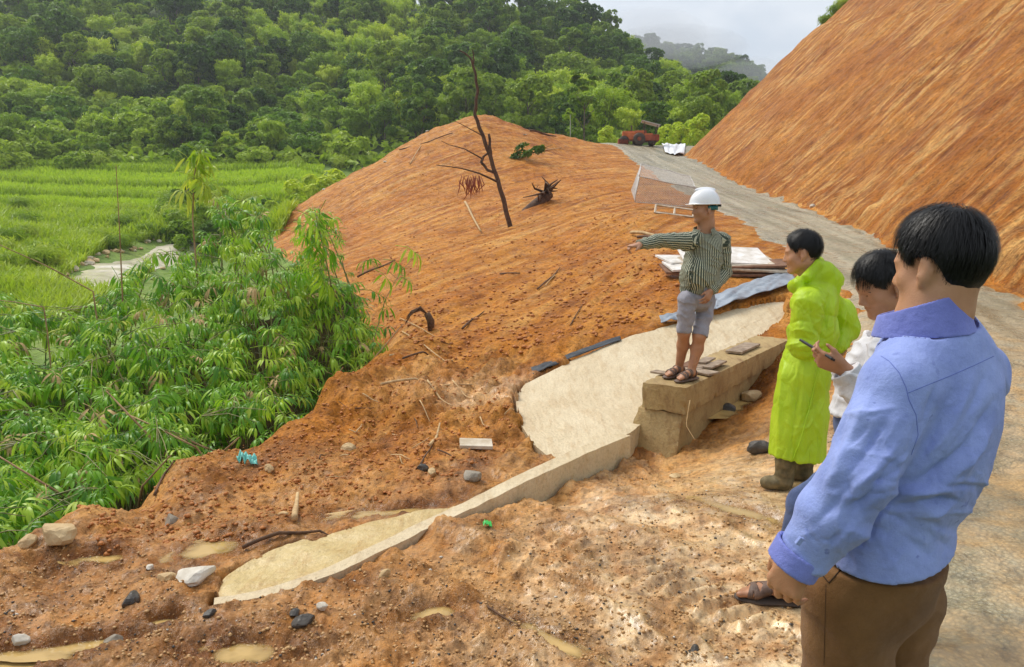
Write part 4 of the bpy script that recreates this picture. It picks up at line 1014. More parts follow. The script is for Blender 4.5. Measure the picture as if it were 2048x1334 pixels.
# ------------------------------------------------------------------ the next hill up the valley, and the misty air
def far_hill():
    crest = np.array([at(px, py + 26, d) for px, py, d in ((1120, 40, 330), (1220, 52, 330), (1290, 76, 330), (1340, 98, 330), (1400, 108, 330), (1450, 114, 328), (1490, 138, 325), (1525, 172, 320), (1570, 215, 315), (1640, 260, 310))])
    n, m = 60, 26; t = np.linspace(0, len(crest) - 1, n); c = np.stack([np.interp(t, range(len(crest)), crest[:, i]) for i in range(3)], -1); w = np.linspace(-1, 1, m)
    G = np.repeat(c[:, None], m, 1); G[..., 1] += w * 90; G[..., 2] -= (np.abs(w) ** 1.3) * 55; G[..., 2] += 3 * fbm(G[..., 0] * .05, G[..., 1] * .05, 3, 3)
    idx = np.arange(n * m).reshape(n, m); F = np.stack((idx[:-1, :-1], idx[1:, :-1], idx[1:, 1:], idx[:-1, 1:]), -1).reshape(-1, 4)
    o = link('distant_hill', mesh_np('distant_hill', G.reshape(-1, 3), F), MAT['forest_floor']); o['kind'] = 'structure'
    rg = np.random.default_rng(8)
    for k in range(240):
        a = rg.uniform(.15, .86) * (n - 1.01); b = rg.uniform(.16, .52) * (m - 1); i, j = int(a), int(b); p = G[i, j] + (G[i + 1, j] - G[i, j]) * (a - i)
        if p[0] > 118 or p[0] < 45: continue
        plant(('distant_tree', BROAD[rg.integers(5)][1], None), (p[0], p[1], p[2] - .3), rg.uniform(0, 6.28), rg.uniform(.7, 1.1), 'hazy tree on the distant hill beyond the forest ridge', 'tree', 'trees on the distant hill', parts=False)
far_hill()
def haze():
    lo, hi = np.array((-330., -40., -11.)), np.array((330., 460., 100.)); mb = MB().box((lo + hi) / 2, hi - lo); me = mb.mesh('haze')
    m = bpy.data.materials.new('valley_haze'); m.use_nodes = True; n = m.node_tree.nodes; n.clear(); out = n.new('ShaderNodeOutputMaterial'); v = n.new('ShaderNodeVolumePrincipled')
    v.inputs['Density'].default_value = .00055; v.inputs['Color'].default_value = (.90, .94, 1.0, 1); v.inputs['Anisotropy'].default_value = .2
    m.node_tree.links.new(v.outputs[0], out.inputs['Volume']); o = link('haze', me, m); tag(o, 'pale damp haze filling the valley', 'haze', kind='stuff')
haze()

def mist(px, py, d, r, dens, label):
    """a wisp of low cloud: a soft-edged body of droplets"""
    bm = bmesh.new(); bmesh.ops.create_icosphere(bm, subdivisions=4, radius=1.0)
    for v in bm.verts: v.co = Vector((v.co.x * r[0], v.co.y * r[1], v.co.z * r[2]))
    me = bpy.data.meshes.new('mist'); bm.to_mesh(me); bm.free()
    m = bpy.data.materials.new('mist_droplets'); m.use_nodes = True; n = m.node_tree.nodes; n.clear(); out = n.new('ShaderNodeOutputMaterial'); v = n.new('ShaderNodeVolumePrincipled')
    v.inputs['Density'].default_value = dens; v.inputs['Color'].default_value = (.95, .97, 1.0, 1); m.node_tree.links.new(v.outputs[0], out.inputs['Volume'])
    o = link('mist', me, m); o.location = tuple(at(px, py, d)); tag(o, label, 'mist', kind='stuff')
mist(1345, 95, 262, (26, 14, 7), .020, 'low mist between the forest ridge and the distant hill'); mist(1300, 66, 268, (20, 12, 8), .016, 'mist lifting off the top of the forest ridge'); mist(1505, 165, 285, (16, 12, 9), .018, 'mist bank beside the edge of the cut slope')
# ------------------------------------------------------------------ concrete culvert works
def concrete_mat(name, c1, c2, mud, muda=.6, rough=.75):
    m, n, l, p = new_mat(name); tc = n.new('ShaderNodeTexCoord'); g = n.new('ShaderNodeNewGeometry')
    a = nz(n, l, 1.8, 6, .62, tc.outputs['Object']); r = ramp(n, [(.3, c1), (.7, c2)]); l.new(a.outputs['Fac'], r.inputs[0])
    mp = n.new('ShaderNodeMapping'); mp.inputs['Rotation'].default_value = (0, 0, -.9); mp.inputs['Scale'].default_value = (9, 2.2, 4); l.new(tc.outputs['Object'], mp.inputs[0])
    b = nz(n, l, 1.5, 5, .62, mp.outputs[0], .4); rb = ramp(n, [(.50, (0, 0, 0)), (.72, (1, 1, 1))]); l.new(b.outputs['Fac'], rb.inputs[0])
    col = mixc(n, l, r.outputs[0], mud, mth(n, l, 'MULTIPLY', rb.outputs[0], muda))
    f = nz(n, l, 45, 5, .7, tc.outputs['Object']); rf = ramp(n, [(.30, (.6, .57, .5)), (.5, (1, 1, 1)), (.7, (1.12, 1.1, 1.05))]); l.new(f.outputs['Fac'], rf.inputs[0])
    col = mixc(n, l, col, rf.outputs[0], .6, 'MULTIPLY'); l.new(col, p.inputs['Base Color']); p.inputs['Roughness'].default_value = rough
    bb = bump(n, l, b.outputs['Fac'], .02, .6); l.new(bump(n, l, f.outputs['Fac'], .008, .7, bb), p.inputs['Normal'])
    return m
MAT['apron'] = concrete_mat('muddy_concrete', (.54, .42, .25), (.66, .55, .37), (.42, .27, .12), .55, .6)
MAT['wet_apron'] = concrete_mat('wet_muddy_concrete', (.52, .37, .15), (.62, .48, .23), (.40, .22, .06), .8, .35)
MAT['wallc'] = concrete_mat('stained_concrete', (.30, .195, .075), (.44, .31, .13), (.20, .10, .03), .75, .7)
def smooth_line(pts, n, lin=False):
    P = np.array([at(*p) for p in pts]); t = np.linspace(0, len(P) - 1, n)
    if lin: return np.stack([np.interp(t, range(len(P)), P[:, i]) for i in range(3)], -1)
    i = np.clip(t.astype(int), 0, len(P) - 2); f = (t - i)[:, None]
    a, b = P[i], P[i + 1]; a0 = P[np.maximum(i - 1, 0)]; b0 = P[np.minimum(i + 2, len(P) - 1)]
    return a + .5 * f * (b - a0 + f * (2 * a0 - 5 * a + 4 * b - b0 + f * (3 * (a - b) + b0 - a0)))
def slab(name, A, B, thick, mat, label, ns=82, nw=26, rough=.012, lin=False):
    a, b = smooth_line(A, ns, lin), smooth_line(B, ns, lin); w = np.linspace(0, 1, nw)
    G = a[:, None] * (1 - w)[None, :, None] + b[:, None] * w[None, :, None]
    G[..., 2] += rough * fbm(G[..., 0] * 3, G[..., 1] * 3, 2, 3) + .006 * fbm(G[..., 0] * 16, G[..., 1] * 16, 5, 2)
    e = .018 * noise(np.arange(ns) * .6, 0 * np.arange(ns), 3.); G[:, 0, 0] += e; G[:, -1, 1] += e
    idx = np.arange(ns * nw).reshape(ns, nw); Q = [np.stack((idx[:-1, :-1], idx[1:, :-1], idx[1:, 1:], idx[:-1, 1:]), -1).reshape(-1, 4)]
    rim = np.concatenate((idx[:, 0], idx[-1, 1:], idx[::-1, -1][1:], idx[0, ::-1][1:-1])); V = G.reshape(-1, 3)
    low = V[rim].copy(); low[:, 2] -= thick; k = len(V) + np.arange(len(rim))
    Q.append(np.stack((rim, k, np.roll(k, -1), np.roll(rim, -1)), -1))
    me = mesh_np(name, np.vstack((V, low)), np.concatenate(Q), False)
    o = link(name, me, mat); bm = bmesh.new(); bm.from_mesh(me); bmesh.ops.recalc_face_normals(bm, faces=bm.faces); bm.to_mesh(me); bm.free()
    return tag(o, label, 'concrete slab')
slab('concrete_apron', APRON_A, APRON_B, .34, MAT['apron'], 'large cream concrete apron slab behind the headwall', lin=True)
slab('wing_wall_slab', SLAB_FRONT, SLAB_BACK, .30, MAT['wet_apron'], 'low yellow muddy concrete slab tapering towards the headwall', rough=.035)
# low upstand along the front of the slab
f = smooth_line(SLAB_FRONT, 70); T = np.gradient(f, axis=0)[:, :2]; T /= np.linalg.norm(T, axis=1)[:, None]; Nn = np.stack((-T[:, 1], T[:, 0], 0 * T[:, 0]), -1)
t = np.linspace(0, 1, 70); hgt = .012 + .055 * sstep(.25, .8, t); wid = .05 + .07 * t
rag = .006 * noise(t * 40, 0 * t, 1.)
o0 = f + Nn * (-.012) ; o0[:, 2] += hgt + rag; i0 = f + Nn * wid[:, None]; i0[:, 2] += hgt + .5 * rag; ob = f + Nn * (-.02); ob[:, 2] -= .42; ib = f + Nn * wid[:, None]; ib[:, 2] -= .42
V = np.concatenate((ob, o0, i0, ib)); n = 70; i = np.arange(n - 1); Q = np.concatenate([np.stack((i + a * n, i + 1 + a * n, i + 1 + (a + 1) * n, i + (a + 1) * n), -1) for a in range(3)] + [np.array([[0, n, 2 * n, 3 * n]]), np.array([[n - 1, 4 * n - 1, 3 * n - 1, 2 * n - 1]])])
tag(link('kerb_wall', mesh_np('kerb_wall', V, Q, False), MAT['apron']), 'narrow concrete kerb wall running up to the headwall', 'concrete wall')

HW0 = np.array((1.44, 5.98)); HWD = np.array((.593, .805)); HWN = np.array((-.805, .593)); HWL, HWW, HWT = 2.95, .40, .275
def rough_box(name, corners_b, corners_t, mat, parent, sub=22, amp=.008, chip=.012):
    """a cast block with slightly uneven faces and chipped arrises"""
    bm = bmesh.new(); vb = [bm.verts.new(c) for c in corners_b]; vt = [bm.verts.new(c) for c in corners_t]
    bm.faces.new(vb[::-1]); bm.faces.new(vt)
    for k in range(4): bm.faces.new((vb[k], vb[(k + 1) % 4], vt[(k + 1) % 4], vt[k]))
    for _ in range(20):
        long = [e for e in bm.edges if e.calc_length() > .075]
        if not long: break
        bmesh.ops.subdivide_edges(bm, edges=long, cuts=1, use_grid_fill=True)
    bmesh.ops.triangulate(bm, faces=bm.faces[:]); bm.normal_update()
    co = np.array([v.co for v in bm.verts]); N = np.array([v.normal for v in bm.verts])
    k = fbm(co[:, 0] * 6, co[:, 1] * 6, co[:, 2] * 6, 3); sharp = np.array([max([e.calc_face_angle(0) for e in v.link_edges] + [0]) > .7 for v in bm.verts])
    c2 = noise(co[:, 0] * 17, co[:, 1] * 17, co[:, 2] * 17)
    co = co + N * (amp * k - sharp * chip * np.clip(c2 + .25, 0, 1) * 1.8)[:, None]
    for v, c in zip(bm.verts, co): v.co = c
    me = bpy.data.meshes.new(name); bm.to_mesh(me); bm.free()
    return link(name, me, mat, parent)
def hw(s, w, z): p = HW0 + HWD * s + HWN * w; return (p[0], p[1], z)
hw_e = empty('culvert_headwall', (0, 0, 0)); tag(hw_e, 'muddy concrete headwall block under the man in the white helmet', 'concrete wall')
rough_box('cap_beam', [hw(0, 0, .045), hw(HWL, 0, .10), hw(HWL, HWW, .10), hw(0, HWW, .045)], [hw(0, 0, HWT), hw(HWL, 0, HWT + .02), hw(HWL, HWW, HWT + .02), hw(0, HWW, HWT)], MAT['wallc'], hw_e)
rough_box('stem_wall', [hw(-.16, .02, -.55), hw(HWL, .05, -.5), hw(HWL, HWW + .12, -.5), hw(-.16, HWW + .16, -.55)], [hw(.03, .035, .043), hw(HWL, .04, .09), hw(HWL, HWW + .01, .09), hw(.03, HWW + .05, .043)], MAT['wallc'], hw_e)
# ------------------------------------------------------------------ things lying and standing about the works
MAT['wood_pale'] = simple_mat('muddy_formwork_board', (.40, .31, .20), (.70, .62, .50), 7, .75, .004, 60)
MAT['wood_white'] = simple_mat('whitish_formwork_panel', (.52, .46, .38), (.84, .81, .78), 5, .6, .003, 60)
MAT['wood_edge'] = simple_mat('red_brown_plywood', (.14, .065, .035), (.26, .14, .08), 9, .8, .004, 60)
MAT['wood_dark'] = simple_mat('wet_dark_board', (.16, .10, .06), (.42, .32, .22), 11, .55, .004, 60)
MAT['stick'] = simple_mat('dry_stick', (.34, .20, .09), (.62, .44, .22), 12, .8, .003, 60)
MAT['stick_dark'] = simple_mat('dark_stick', (.055, .028, .014), (.17, .085, .04), 12, .8, .003, 60)
MAT['stone_tan'] = simple_mat('tan_stone', (.38, .24, .10), (.62, .46, .25), 7, .7, .01, 24)
MAT['stone_grey'] = simple_mat('grey_stone', (.17, .14, .10), (.36, .31, .24), 9, .6, .006, 30)
MAT['stone_dark'] = simple_mat('dark_stone', (.03, .026, .022), (.10, .085, .07), 9, .5, .006, 30)
MAT['stone_white'] = simple_mat('white_stone', (.46, .40, .31), (.70, .65, .56), 9, .6, .004, 30)
MAT['tarp_grey'] = simple_mat('grey_blue_plastic_sheet', (.17, .20, .24), (.34, .38, .43), 4, .35, .01, 16)
MAT['tarp_black'] = simple_mat('black_plastic_sheet', (.02, .022, .026), (.06, .065, .07), 5, .4, .01, 20)
MAT['tarp_white'] = simple_mat('white_tarpaulin', (.66, .68, .72), (.84, .85, .88), 3, .5)
MAT['wire'] = simple_mat('galvanised_wire', (.42, .40, .38), (.62, .60, .57), 9, .5, metallic=.3)
MAT['orange_paint'] = simple_mat('faded_orange_paint', (.40, .085, .020), (.58, .16, .04), 4, .6, .005, 30)
MAT['red_rust'] = simple_mat('rusty_red_paint', (.22, .045, .02), (.38, .10, .045), 4, .7, .005, 30)
MAT['dark_metal'] = simple_mat('dark_grimy_metal', (.03, .022, .018), (.10, .07, .05), 5, .6)
MAT['roof_sheet'] = simple_mat('weathered_roof_sheet', (.40, .39, .36), (.60, .58, .54), 3, .6)
MAT['teal_scrap'] = simple_mat('teal_plastic', (.10, .46, .40), (.28, .66, .58), 6, .4)
MAT['green_scrap'] = simple_mat('bright_green_wrapper', (.03, .40, .06), (.06, .55, .10), 6, .4)

def rock(name, p, size, mat, label, seed, cat='stone', flat=.7, rz=0.0, sink=.25, group=None):
    bm = bmesh.new(); bmesh.ops.create_icosphere(bm, subdivisions=3, radius=1.0); co = np.array([v.co for v in bm.verts])
    k = seed * 3.1; r = 1 + .42 * fbm(co[:, 0] * 1.1 + k, co[:, 1] * 1.1, co[:, 2] * 1.1 + k, 4, .6); co = co * r[:, None]
    rg = np.random.default_rng(seed)
    for _ in range(11):      # broken faces
        n = rg.normal(size=3); n /= np.linalg.norm(n); d = rg.uniform(.50, .85); h = co @ n; m = h > d; co[m] -= np.outer(h[m] - d, n) * .85
    for v, c in zip(bm.verts, co): v.co = (c[0] * size, c[1] * size * .8, c[2] * size * flat)
    me = bpy.data.meshes.new(name); bm.to_mesh(me); bm.free()
    for q in me.polygons: q.use_smooth = False
    o = link(name, me, MAT[mat]); o.location = (p[0], p[1], p[2] + size * flat * (1 - 2 * sink) * .7); o.rotation_euler = (0, 0, rz); return tag(o, label, cat, group)
for i, (px, py, s, m, lab) in enumerate(((120, 1092, .115, 'stone_tan', 'large tan boulder at the left edge of the slipped mud'), (62, 1100, .06, 'stone_tan', 'smaller brown rock left of the tan boulder'),
        (330, 1172, .055, 'stone_tan', 'rounded tan stone beside the crumpled sack'), (945, 968, .085, 'stone_grey', 'smooth grey stone half buried above the kerb wall'), (865, 962, .05, 'stone_tan', 'small brown stone on the slipped mud'),
        (608, 1255, .05, 'stone_dark', 'black stone in the mud near the bottom'), (590, 1240, .03, 'stone_dark', 'small black stone touching the larger black stone'), (645, 1231, .030, 'stone_white', 'small white stone right of the black stones'),
        (770, 1160, .035, 'stone_tan', 'pale stone in the mud below the slab'), (300, 1140, .03, 'stone_white', 'white pebble beside the crumpled sack'), (520, 1150, .05, 'stone_dark', 'flat dark slate lying on the wet slab'),
        (265, 1217, .06, 'stone_dark', 'dark slaty rock in the left mud'), (225, 1270, .045, 'stone_grey', 'grey stone in the lower left mud'), (420, 1246, .032, 'stone_dark', 'reddish dark stone left of the pale yellow puddle'),
        (345, 1048, .07, 'stone_grey', 'grey rock in the slipped mud below the thicket'), (845, 950, .055, 'stone_dark', 'dark lump beside the upper slab edge'), (1455, 820, .10, 'stone_dark', 'dark broken clod by the headwall pool'), (1500, 785, .12, 'stone_tan', 'muddy lump in front of the headwall pool'),
        (1100, 985, .05, 'stone_grey', 'grey stone below the kerb wall'), (1520, 905, .10, 'stone_dark', 'dark wet clod beside the raincoat man'), (1390, 1300, .03, 'stone_dark', 'small dark stone in the trodden mud'), (540, 955, .05, 'stone_tan', 'brown clod on top of the slipped mud'),
        (40, 1290, .04, 'stone_white', 'pale stone near the lower left corner'), (1350, 955, .05, 'stone_tan', 'mud clod under the end of the headwall'), (700, 900, .07, 'stone_tan', 'rounded clod in the middle of the slip'), (1625, 420, .12, 'stone_white', 'pale stone at the foot of the cut slope'))):
    rock('stone', pix_ground(px, py), s, m, lab, i + 1, rz=i * 1.3)
# scatter of pebbles, clods and bits of gravel
def scatter(name, n, poly, lo, hi, smin, smax, mat, label, seed, flat=.6):
    rg = np.random.default_rng(seed); x, y, _, _ = px_cloud(n, poly, rg, lo, hi); z = gzs(x, y); k = len(x)
    base = np.array([(1, 0, 0), (-1, 0, 0), (0, 1, 0), (0, -1, 0), (0, 0, 1), (0, 0, -1.)]); T = np.array([(0, 2, 4), (2, 1, 4), (1, 3, 4), (3, 0, 4), (2, 0, 5), (1, 2, 5), (3, 1, 5), (0, 3, 5)])
    s = np.exp(rg.uniform(math.log(smin), math.log(smax), k)); V = base[None] * s[:, None, None] * rg.uniform(.6, 1.3, (k, 6, 1)) * (1, 1, flat); th = rg.uniform(0, 6.28, k); c, sn = np.cos(th)[:, None], np.sin(th)[:, None]
    V = np.stack((V[..., 0] * c - V[..., 1] * sn, V[..., 0] * sn + V[..., 1] * c, V[..., 2]), -1) + np.stack((x, y, z + s * .25), -1)[:, None]
    F = (T[None] + (np.arange(k) * 6)[:, None, None]).reshape(-1, 3)
    me = mesh_np(name, V.reshape(-1, 3), F, True); set_attr(me, 'trodden', np.repeat(trodden(x, y), 6)); set_uv(me, np.repeat(suv(x, y), 6, 0))
    o = link(name, me, MAT[mat]); tag(o, label, 'pebbles', kind='stuff')
MAT['clod'] = simple_mat('mud_lump', (.36, .115, .020), (.50, .19, .045), 40, .6, .004, 90); MAT['clod_pale'] = simple_mat('pale_mud_lump', (.42, .22, .075), (.58, .36, .16), 40, .5, .004, 90)
FG = [(0, 1120), (300, 1100), (420, 1230), (700, 1170), (950, 1060), (1250, 930), (1550, 960), (1600, 1334), (0, 1334)]
scatter('mud_clods', 4200, FG, 2, 8, .003, .013, 'clod_pale', 'crumbs and clods of mud across the trodden ground', 31)
scatter('dark_grit', 650, FG, 2, 8, .003, .010, 'stone_dark', 'dark grit pressed into the mud', 32)
scatter('pale_pebbles', 60, FG, 2, 8, .004, .012, 'stone_white', 'pale pebbles scattered in the mud', 33)
scatter('slip_clods', 2400, [(160, 1030), (420, 915), (650, 790), (780, 690), (1000, 740), (1040, 900), (900, 980), (700, 1020), (450, 1090), (200, 1110)], 3.5, 12, .006, .024, 'clod', 'loose lumps over the slipped mud', 34)
scatter('slope_stones', 2600, [(560, 450), (950, 240), (1180, 290), (1270, 400), (1400, 600), (1150, 690), (900, 730), (760, 660), (700, 560)], 9, 52, .015, .05, 'clod', 'small stones and crumbs over the fill slope', 35)
scatter('road_gravel', 3600, [(1330, 330), (1480, 380), (2048, 620), (2048, 1334), (1620, 1334), (1650, 800), (1600, 560)], 1.6, 55, .005, .016, 'stone_grey', 'gravel on the road surface', 36)

def stick(pts, r, mat, label, cat='stick', name='stick', ground=True):
    P = np.array([np.append(pix_ground(p[0], p[1])[:2], 0) if len(p) == 2 else at(*p) for p in pts])
    if len(pts[0]) == 2:
        P[:, 2] = gzs(P[:, 0], P[:, 1]) + r * 1.1 + .01
    c = P[0].copy(); rad = np.interp(np.linspace(0, 1, len(P)), [0, 1], [r, r * .6]) * (1 + .15 * np.sin(np.arange(len(P)) * 2.1))
    t = np.linspace(0, len(P) - 1, len(P) * 4); Q = np.stack([np.interp(t, range(len(P)), P[:, i]) for i in range(3)], -1) - c; Q[:, 2] += r * .5 * np.sin(t * 3.3); rr = np.interp(t, range(len(P)), rad)
    o = MB().tube(Q, rr, 7).build(name, MAT[mat], None, True, loc=tuple(c)); return tag(o, label, cat)
for pts, r, m, lab in (
    ([(485, 1105), (560, 1090), (640, 1076), (720, 1068)], .011, 'stick_dark', 'long brown stick lying along the back of the wet slab'), ([(600, 1092), (660, 1080), (700, 1076)], .007, 'stick_dark', 'shorter stick crossing the long brown stick'),
    ([(955, 1203), (1000, 1232), (1040, 1254)], .006, 'stick_dark', 'thin twig in the trodden mud'), ([(780, 718), (830, 718), (878, 724)], .016, 'stick', 'pale cane lying at the right of the thicket'), ([(805, 728), (850, 730), (876, 732)], .012, 'stick_dark', 'darker cane under the pale cane'),
    ([(762, 780), (830, 768), (880, 765), (945, 766)], .014, 'stick', 'bent pale branch across the top of the slip'), ([(805, 665), (850, 700), (890, 735), (905, 745)], .010, 'stick', 'thin straw coloured stalk slanting down the slope'),
    ([(800, 630), (845, 660), (870, 680)], .008, 'stick', 'short straw stalk above the slanting stalk'), ([(905, 765), (930, 785), (950, 795)], .009, 'stick', 'broken stalk near the corner of the apron'), ([(855, 780), (880, 795), (905, 810)], .010, 'stick', 'short branch on the slip beside the apron'),
    ([(590, 1055), (592, 1030), (596, 1002)], .020, 'stick', 'upright stump of cane in the slip'), ([(560, 1040), (576, 1052)], .012, 'stick', 'little pale stick beside the upright stump'), ([(310, 1000), (330, 965), (350, 945)], .010, 'stick_dark', 'dark stick poking from the left of the slip'),
    ([(860, 905), (872, 880), (880, 862)], .014, 'stick', 'splintered root on the slip above the buried stone'), ([(840, 940), (855, 912), (865, 900)], .007, 'stick_dark', 'thin root trailing below the splintered root'), ([(930, 405), (940, 430), (962, 465)], .05, 'stick', 'pale pole leaning on the fill slope left of the dead tree'),
    ([(820, 330), (838, 300), (842, 290)], .03, 'stick', 'pale stick below the left shoulder of the slope'), ([(730, 305), (800, 300), (860, 282), (905, 270)], .045, 'stick_dark', 'long dark branch lying along the left shoulder of the slope'),
    ([(1085, 305), (1110, 296), (1132, 288)], .03, 'stick', 'pale stick beside the cut green bush'), ([(1075, 570), (1105, 548), (1120, 532)], .018, 'stick_dark', 'dark root sticking out low on the fill slope'), ([(1090, 565), (1110, 545)], .012, 'stick', 'pale root beside the dark root'),
    ([(925, 655), (945, 632), (968, 618)], .018, 'stick_dark', 'split dark branch on the slope above the slip'), ([(1000, 545), (1040, 543)], .02, 'stick_dark', 'small twig in the middle of the fill slope'), ([(1140, 650), (1160, 620), (1165, 612)], .008, 'stick_dark', 'thin straw on the slope above the apron'),
    ([(715, 555), (755, 540), (790, 528)], .03, 'stick_dark', 'dark fallen branch at the lower left of the fill slope'), ([(1262, 466), (1300, 469), (1345, 474)], .045, 'stick', 'bamboo pole behind the pointing arm'), ([(1275, 472), (1310, 476), (1345, 480)], .035, 'stick_dark', 'dark pole under the bamboo pole'),
    ([(1380, 800, 5.95), (1372, 850, 5.85), (1390, 880, 5.75)], .004, 'stick', 'bent reinforcing wire hanging from the headwall'), ([(1120, 272), (1160, 279), (1200, 285)], .05, 'stick', 'log lying on the crest before the road'), ([(1060, 262), (1085, 268), (1112, 272)], .07, 'stick_dark', 'dark log on the crest right of the peak')):
    stick(pts, r, m, lab)
# root clump like an upturned broom
b0 = pix_ground(862, 660); e = empty('root_clump', tuple(b0)); tag(e, 'dark upturned clump of dry roots on the lower slope', 'roots'); rg = np.random.default_rng(3)
MB().tube([(0, 0, -.05), (0, 0, .14), (-.06, 0, .27)], [.05, .06, .05], 8).build('stump', MAT['stick_dark'], e, True)
for k in range(16):
    a = rg.uniform(-.5, .5); MB().tube([(-.05, 0, .25), (-.16, .10 * a, .30 + .08 * rg.random()), (-.30, .25 * a, .22 + .1 * rg.random()), (-.38, .3 * a, .10 + .12 * rg.random())], [.010, .008, .006, .003], 4).build('root', MAT['stick_dark'], e, True)

# dead tree on the fill slope
def tree_line(pts, rad): P = [at(*p) for p in pts]; return P, np.interp(np.linspace(0, 1, len(P)), np.linspace(0, 1, len(rad)), rad)
tb = pix_ground(1020, 452); TD = tb[1]; e = empty('dead_tree', tuple(tb)); tag(e, 'bare dead tree leaning on the fill slope', 'tree')
def tt(pts, rad, name, mat='stick_dark', dd=None):
    P = np.array([at(p[0], p[1], TD + (p[2] if len(p) > 2 else 0)) for p in pts]) - tb; t = np.linspace(0, len(P) - 1, len(P) * 4); Q = np.stack([np.interp(t, range(len(P)), P[:, i]) for i in range(3)], -1)
    Q += .012 * np.stack((np.sin(t * 5.1), np.cos(t * 4.3), 0 * t), -1); MB().tube(Q, np.interp(t, np.linspace(0, len(P) - 1, len(rad)), rad), 8).build(name, MAT[mat], e, True)
MAT['tree_bark'] = simple_mat('dead_tree_bark', (.045, .022, .013), (.14, .075, .042), 9, .85, .01, 26)
tt([(1022, 462), (1012, 420), (1003, 385), (992, 350), (980, 312), (968, 278), (958, 252), (950, 230), (952, 205), (955, 180), (951, 150), (945, 125), (938, 112), (920, 101)], [.085, .08, .07, .065, .06, .052, .045, .034, .02], 'trunk', 'tree_bark')
tt([(981, 312), (980, 292), (978, 268)], [.06, .05, .04], 'branch', 'tree_bark'); tt([(990, 346), (975, 340), (963, 325), (966, 314), (978, 305)], [.05, .045, .05, .04, .03], 'branch', 'tree_bark')
tt([(997, 365), (960, 347, -.4), (920, 336, -.6), (872, 330, -.8)], [.04, .03, .02, .012], 'branch', 'tree_bark'); tt([(965, 318), (930, 298, -.3), (900, 290, -.5), (882, 282, -.6)], [.03, .02, .012, .008], 'branch', 'tree_bark'); tt([(965, 272), (930, 252, -.3), (905, 240, -.4)], [.02, .012, .008], 'branch', 'tree_bark')
tt([(946, 128), (948, 112), (944, 98)], [.03, .02, .01], 'branch', 'tree_bark')
for k in range(22):
    a = at(925 + k * 1.7 + rg.normal() * 4, 348 + rg.uniform(0, 14), TD - .5) - tb; MB().tube([a, a + (rg.normal() * .06, 0, -.25), a + (rg.normal() * .1, 0, -.45 - .2 * rg.random())], [.012, .022, .006], 4).build('dry_leaf', MAT['red_rust'], e, True)
# fallen log with roots
b0 = pix_ground(1065, 420); e = empty('fallen_log', tuple(b0)); tag(e, 'fallen log with a tangle of upturned roots', 'log'); D0 = b0[1]
def lp(px, py, dz=0): return at(px, py, D0 + dz) - b0
MB().tube([lp(1012, 448, -1), lp(1040, 432, -.3), lp(1070, 412, .3), lp(1098, 388, .8)], [.06, .14, .22, .20], 9).build('trunk', MAT['tree_bark'], e, True)
for k in range(18):
    a = lp(1090, 385, .6); b = lp(rg.uniform(1045, 1125), rg.uniform(352, 405), rg.uniform(-.6, 1.0)); MB().tube([a, (a + b) / 2 + rg.normal(size=3) * .12, b], [.06, .04, .015], 5).build('root', MAT['stick_dark'], e, True)
# cut bush lying on the slope
b0 = pix_ground(1052, 322); e = empty('cut_bush', tuple(b0)); tag(e, 'cut green bush lying on the upper fill slope', 'bush')
V, F = crown_broad(81, .8, .1, .7, 700, .24, .09, 9); V[:, 0] *= 1.25; V[:, 2] += V[:, 0] * .38; link('foliage', mesh_np('foliage', V, F, False), MAT['leaf_dark'], e)
MB().tube([(.3, 0, .3), (1.4, 0, .75)], [.04, .02], 6).build('stem', MAT['stick'], e, True)

# board, sack, scraps
b0 = pix_ground(952, 892); MB().box((0, 0, .03), (.26, .15, .03), rotm(.12, .06, .1)).build('board', MAT['wood_pale'], None, loc=tuple(b0), bev=.004); tag(bpy.data.objects['board'], 'small pale board lying on the slipped mud', 'board')
def sheet(name, pts_fn, nu, nv, mat, label, cat, thick=.006):
    U, Vv = np.meshgrid(np.linspace(0, 1, nu), np.linspace(0, 1, nv), indexing='ij'); P = pts_fn(U, Vv); idx = np.arange(nu * nv).reshape(nu, nv)
    F = np.stack((idx[:-1, :-1], idx[1:, :-1], idx[1:, 1:], idx[:-1, 1:]), -1).reshape(-1, 4); c = P.reshape(-1, 3).mean(0); o = link(name, mesh_np(name, P.reshape(-1, 3) - c, F), MAT[mat]); o.location = c
    m = o.modifiers.new('thick', 'SOLIDIFY'); m.thickness = thick; return tag(o, label, cat)
def drape(A, B, lift=.02, wav=.03, fr=6.0, seed=1.0):
    a = np.array([pix_ground(*p)[:2] for p in A]); b = np.array([pix_ground(*p)[:2] for p in B])
    def fn(U, V):
        n = len(a) - 1; ax = np.stack([np.interp(U * n, range(n + 1), a[:, i]) for i in (0, 1)], -1); bx = np.stack([np.interp(U * n, range(n + 1), b[:, i]) for i in (0, 1)], -1)
        xy = ax * (1 - V[..., None]) + bx * V[..., None]; z = ground_smooth(xy[..., 0], xy[..., 1]) + lift + .03 + wav * (np.abs(fbm(U * 3.1 + 1.3 * V, V * 1.7 - .6 * U, seed, 2)) * 1.6 + .25 * fbm(U * 9, V * 5, seed + 2, 2))
        return np.concatenate((xy, z[..., None]), -1)
    return fn
sheet('plastic_sheet', drape([(1428, 600), (1480, 580), (1530, 562), (1580, 546)], [(1432, 628), (1490, 606), (1540, 590), (1592, 572)], .03, .05), 60, 16, 'tarp_grey', 'grey blue plastic sheet along the upper edge of the apron', 'plastic sheet')
sheet('plastic_sheet', drape([(1318, 642), (1350, 636), (1400, 622), (1432, 606)], [(1322, 656), (1352, 650), (1402, 636), (1436, 626)], .03, .04), 40, 10, 'tarp_grey', 'dark grey plastic sheet behind the legs of the pointing man', 'plastic sheet')
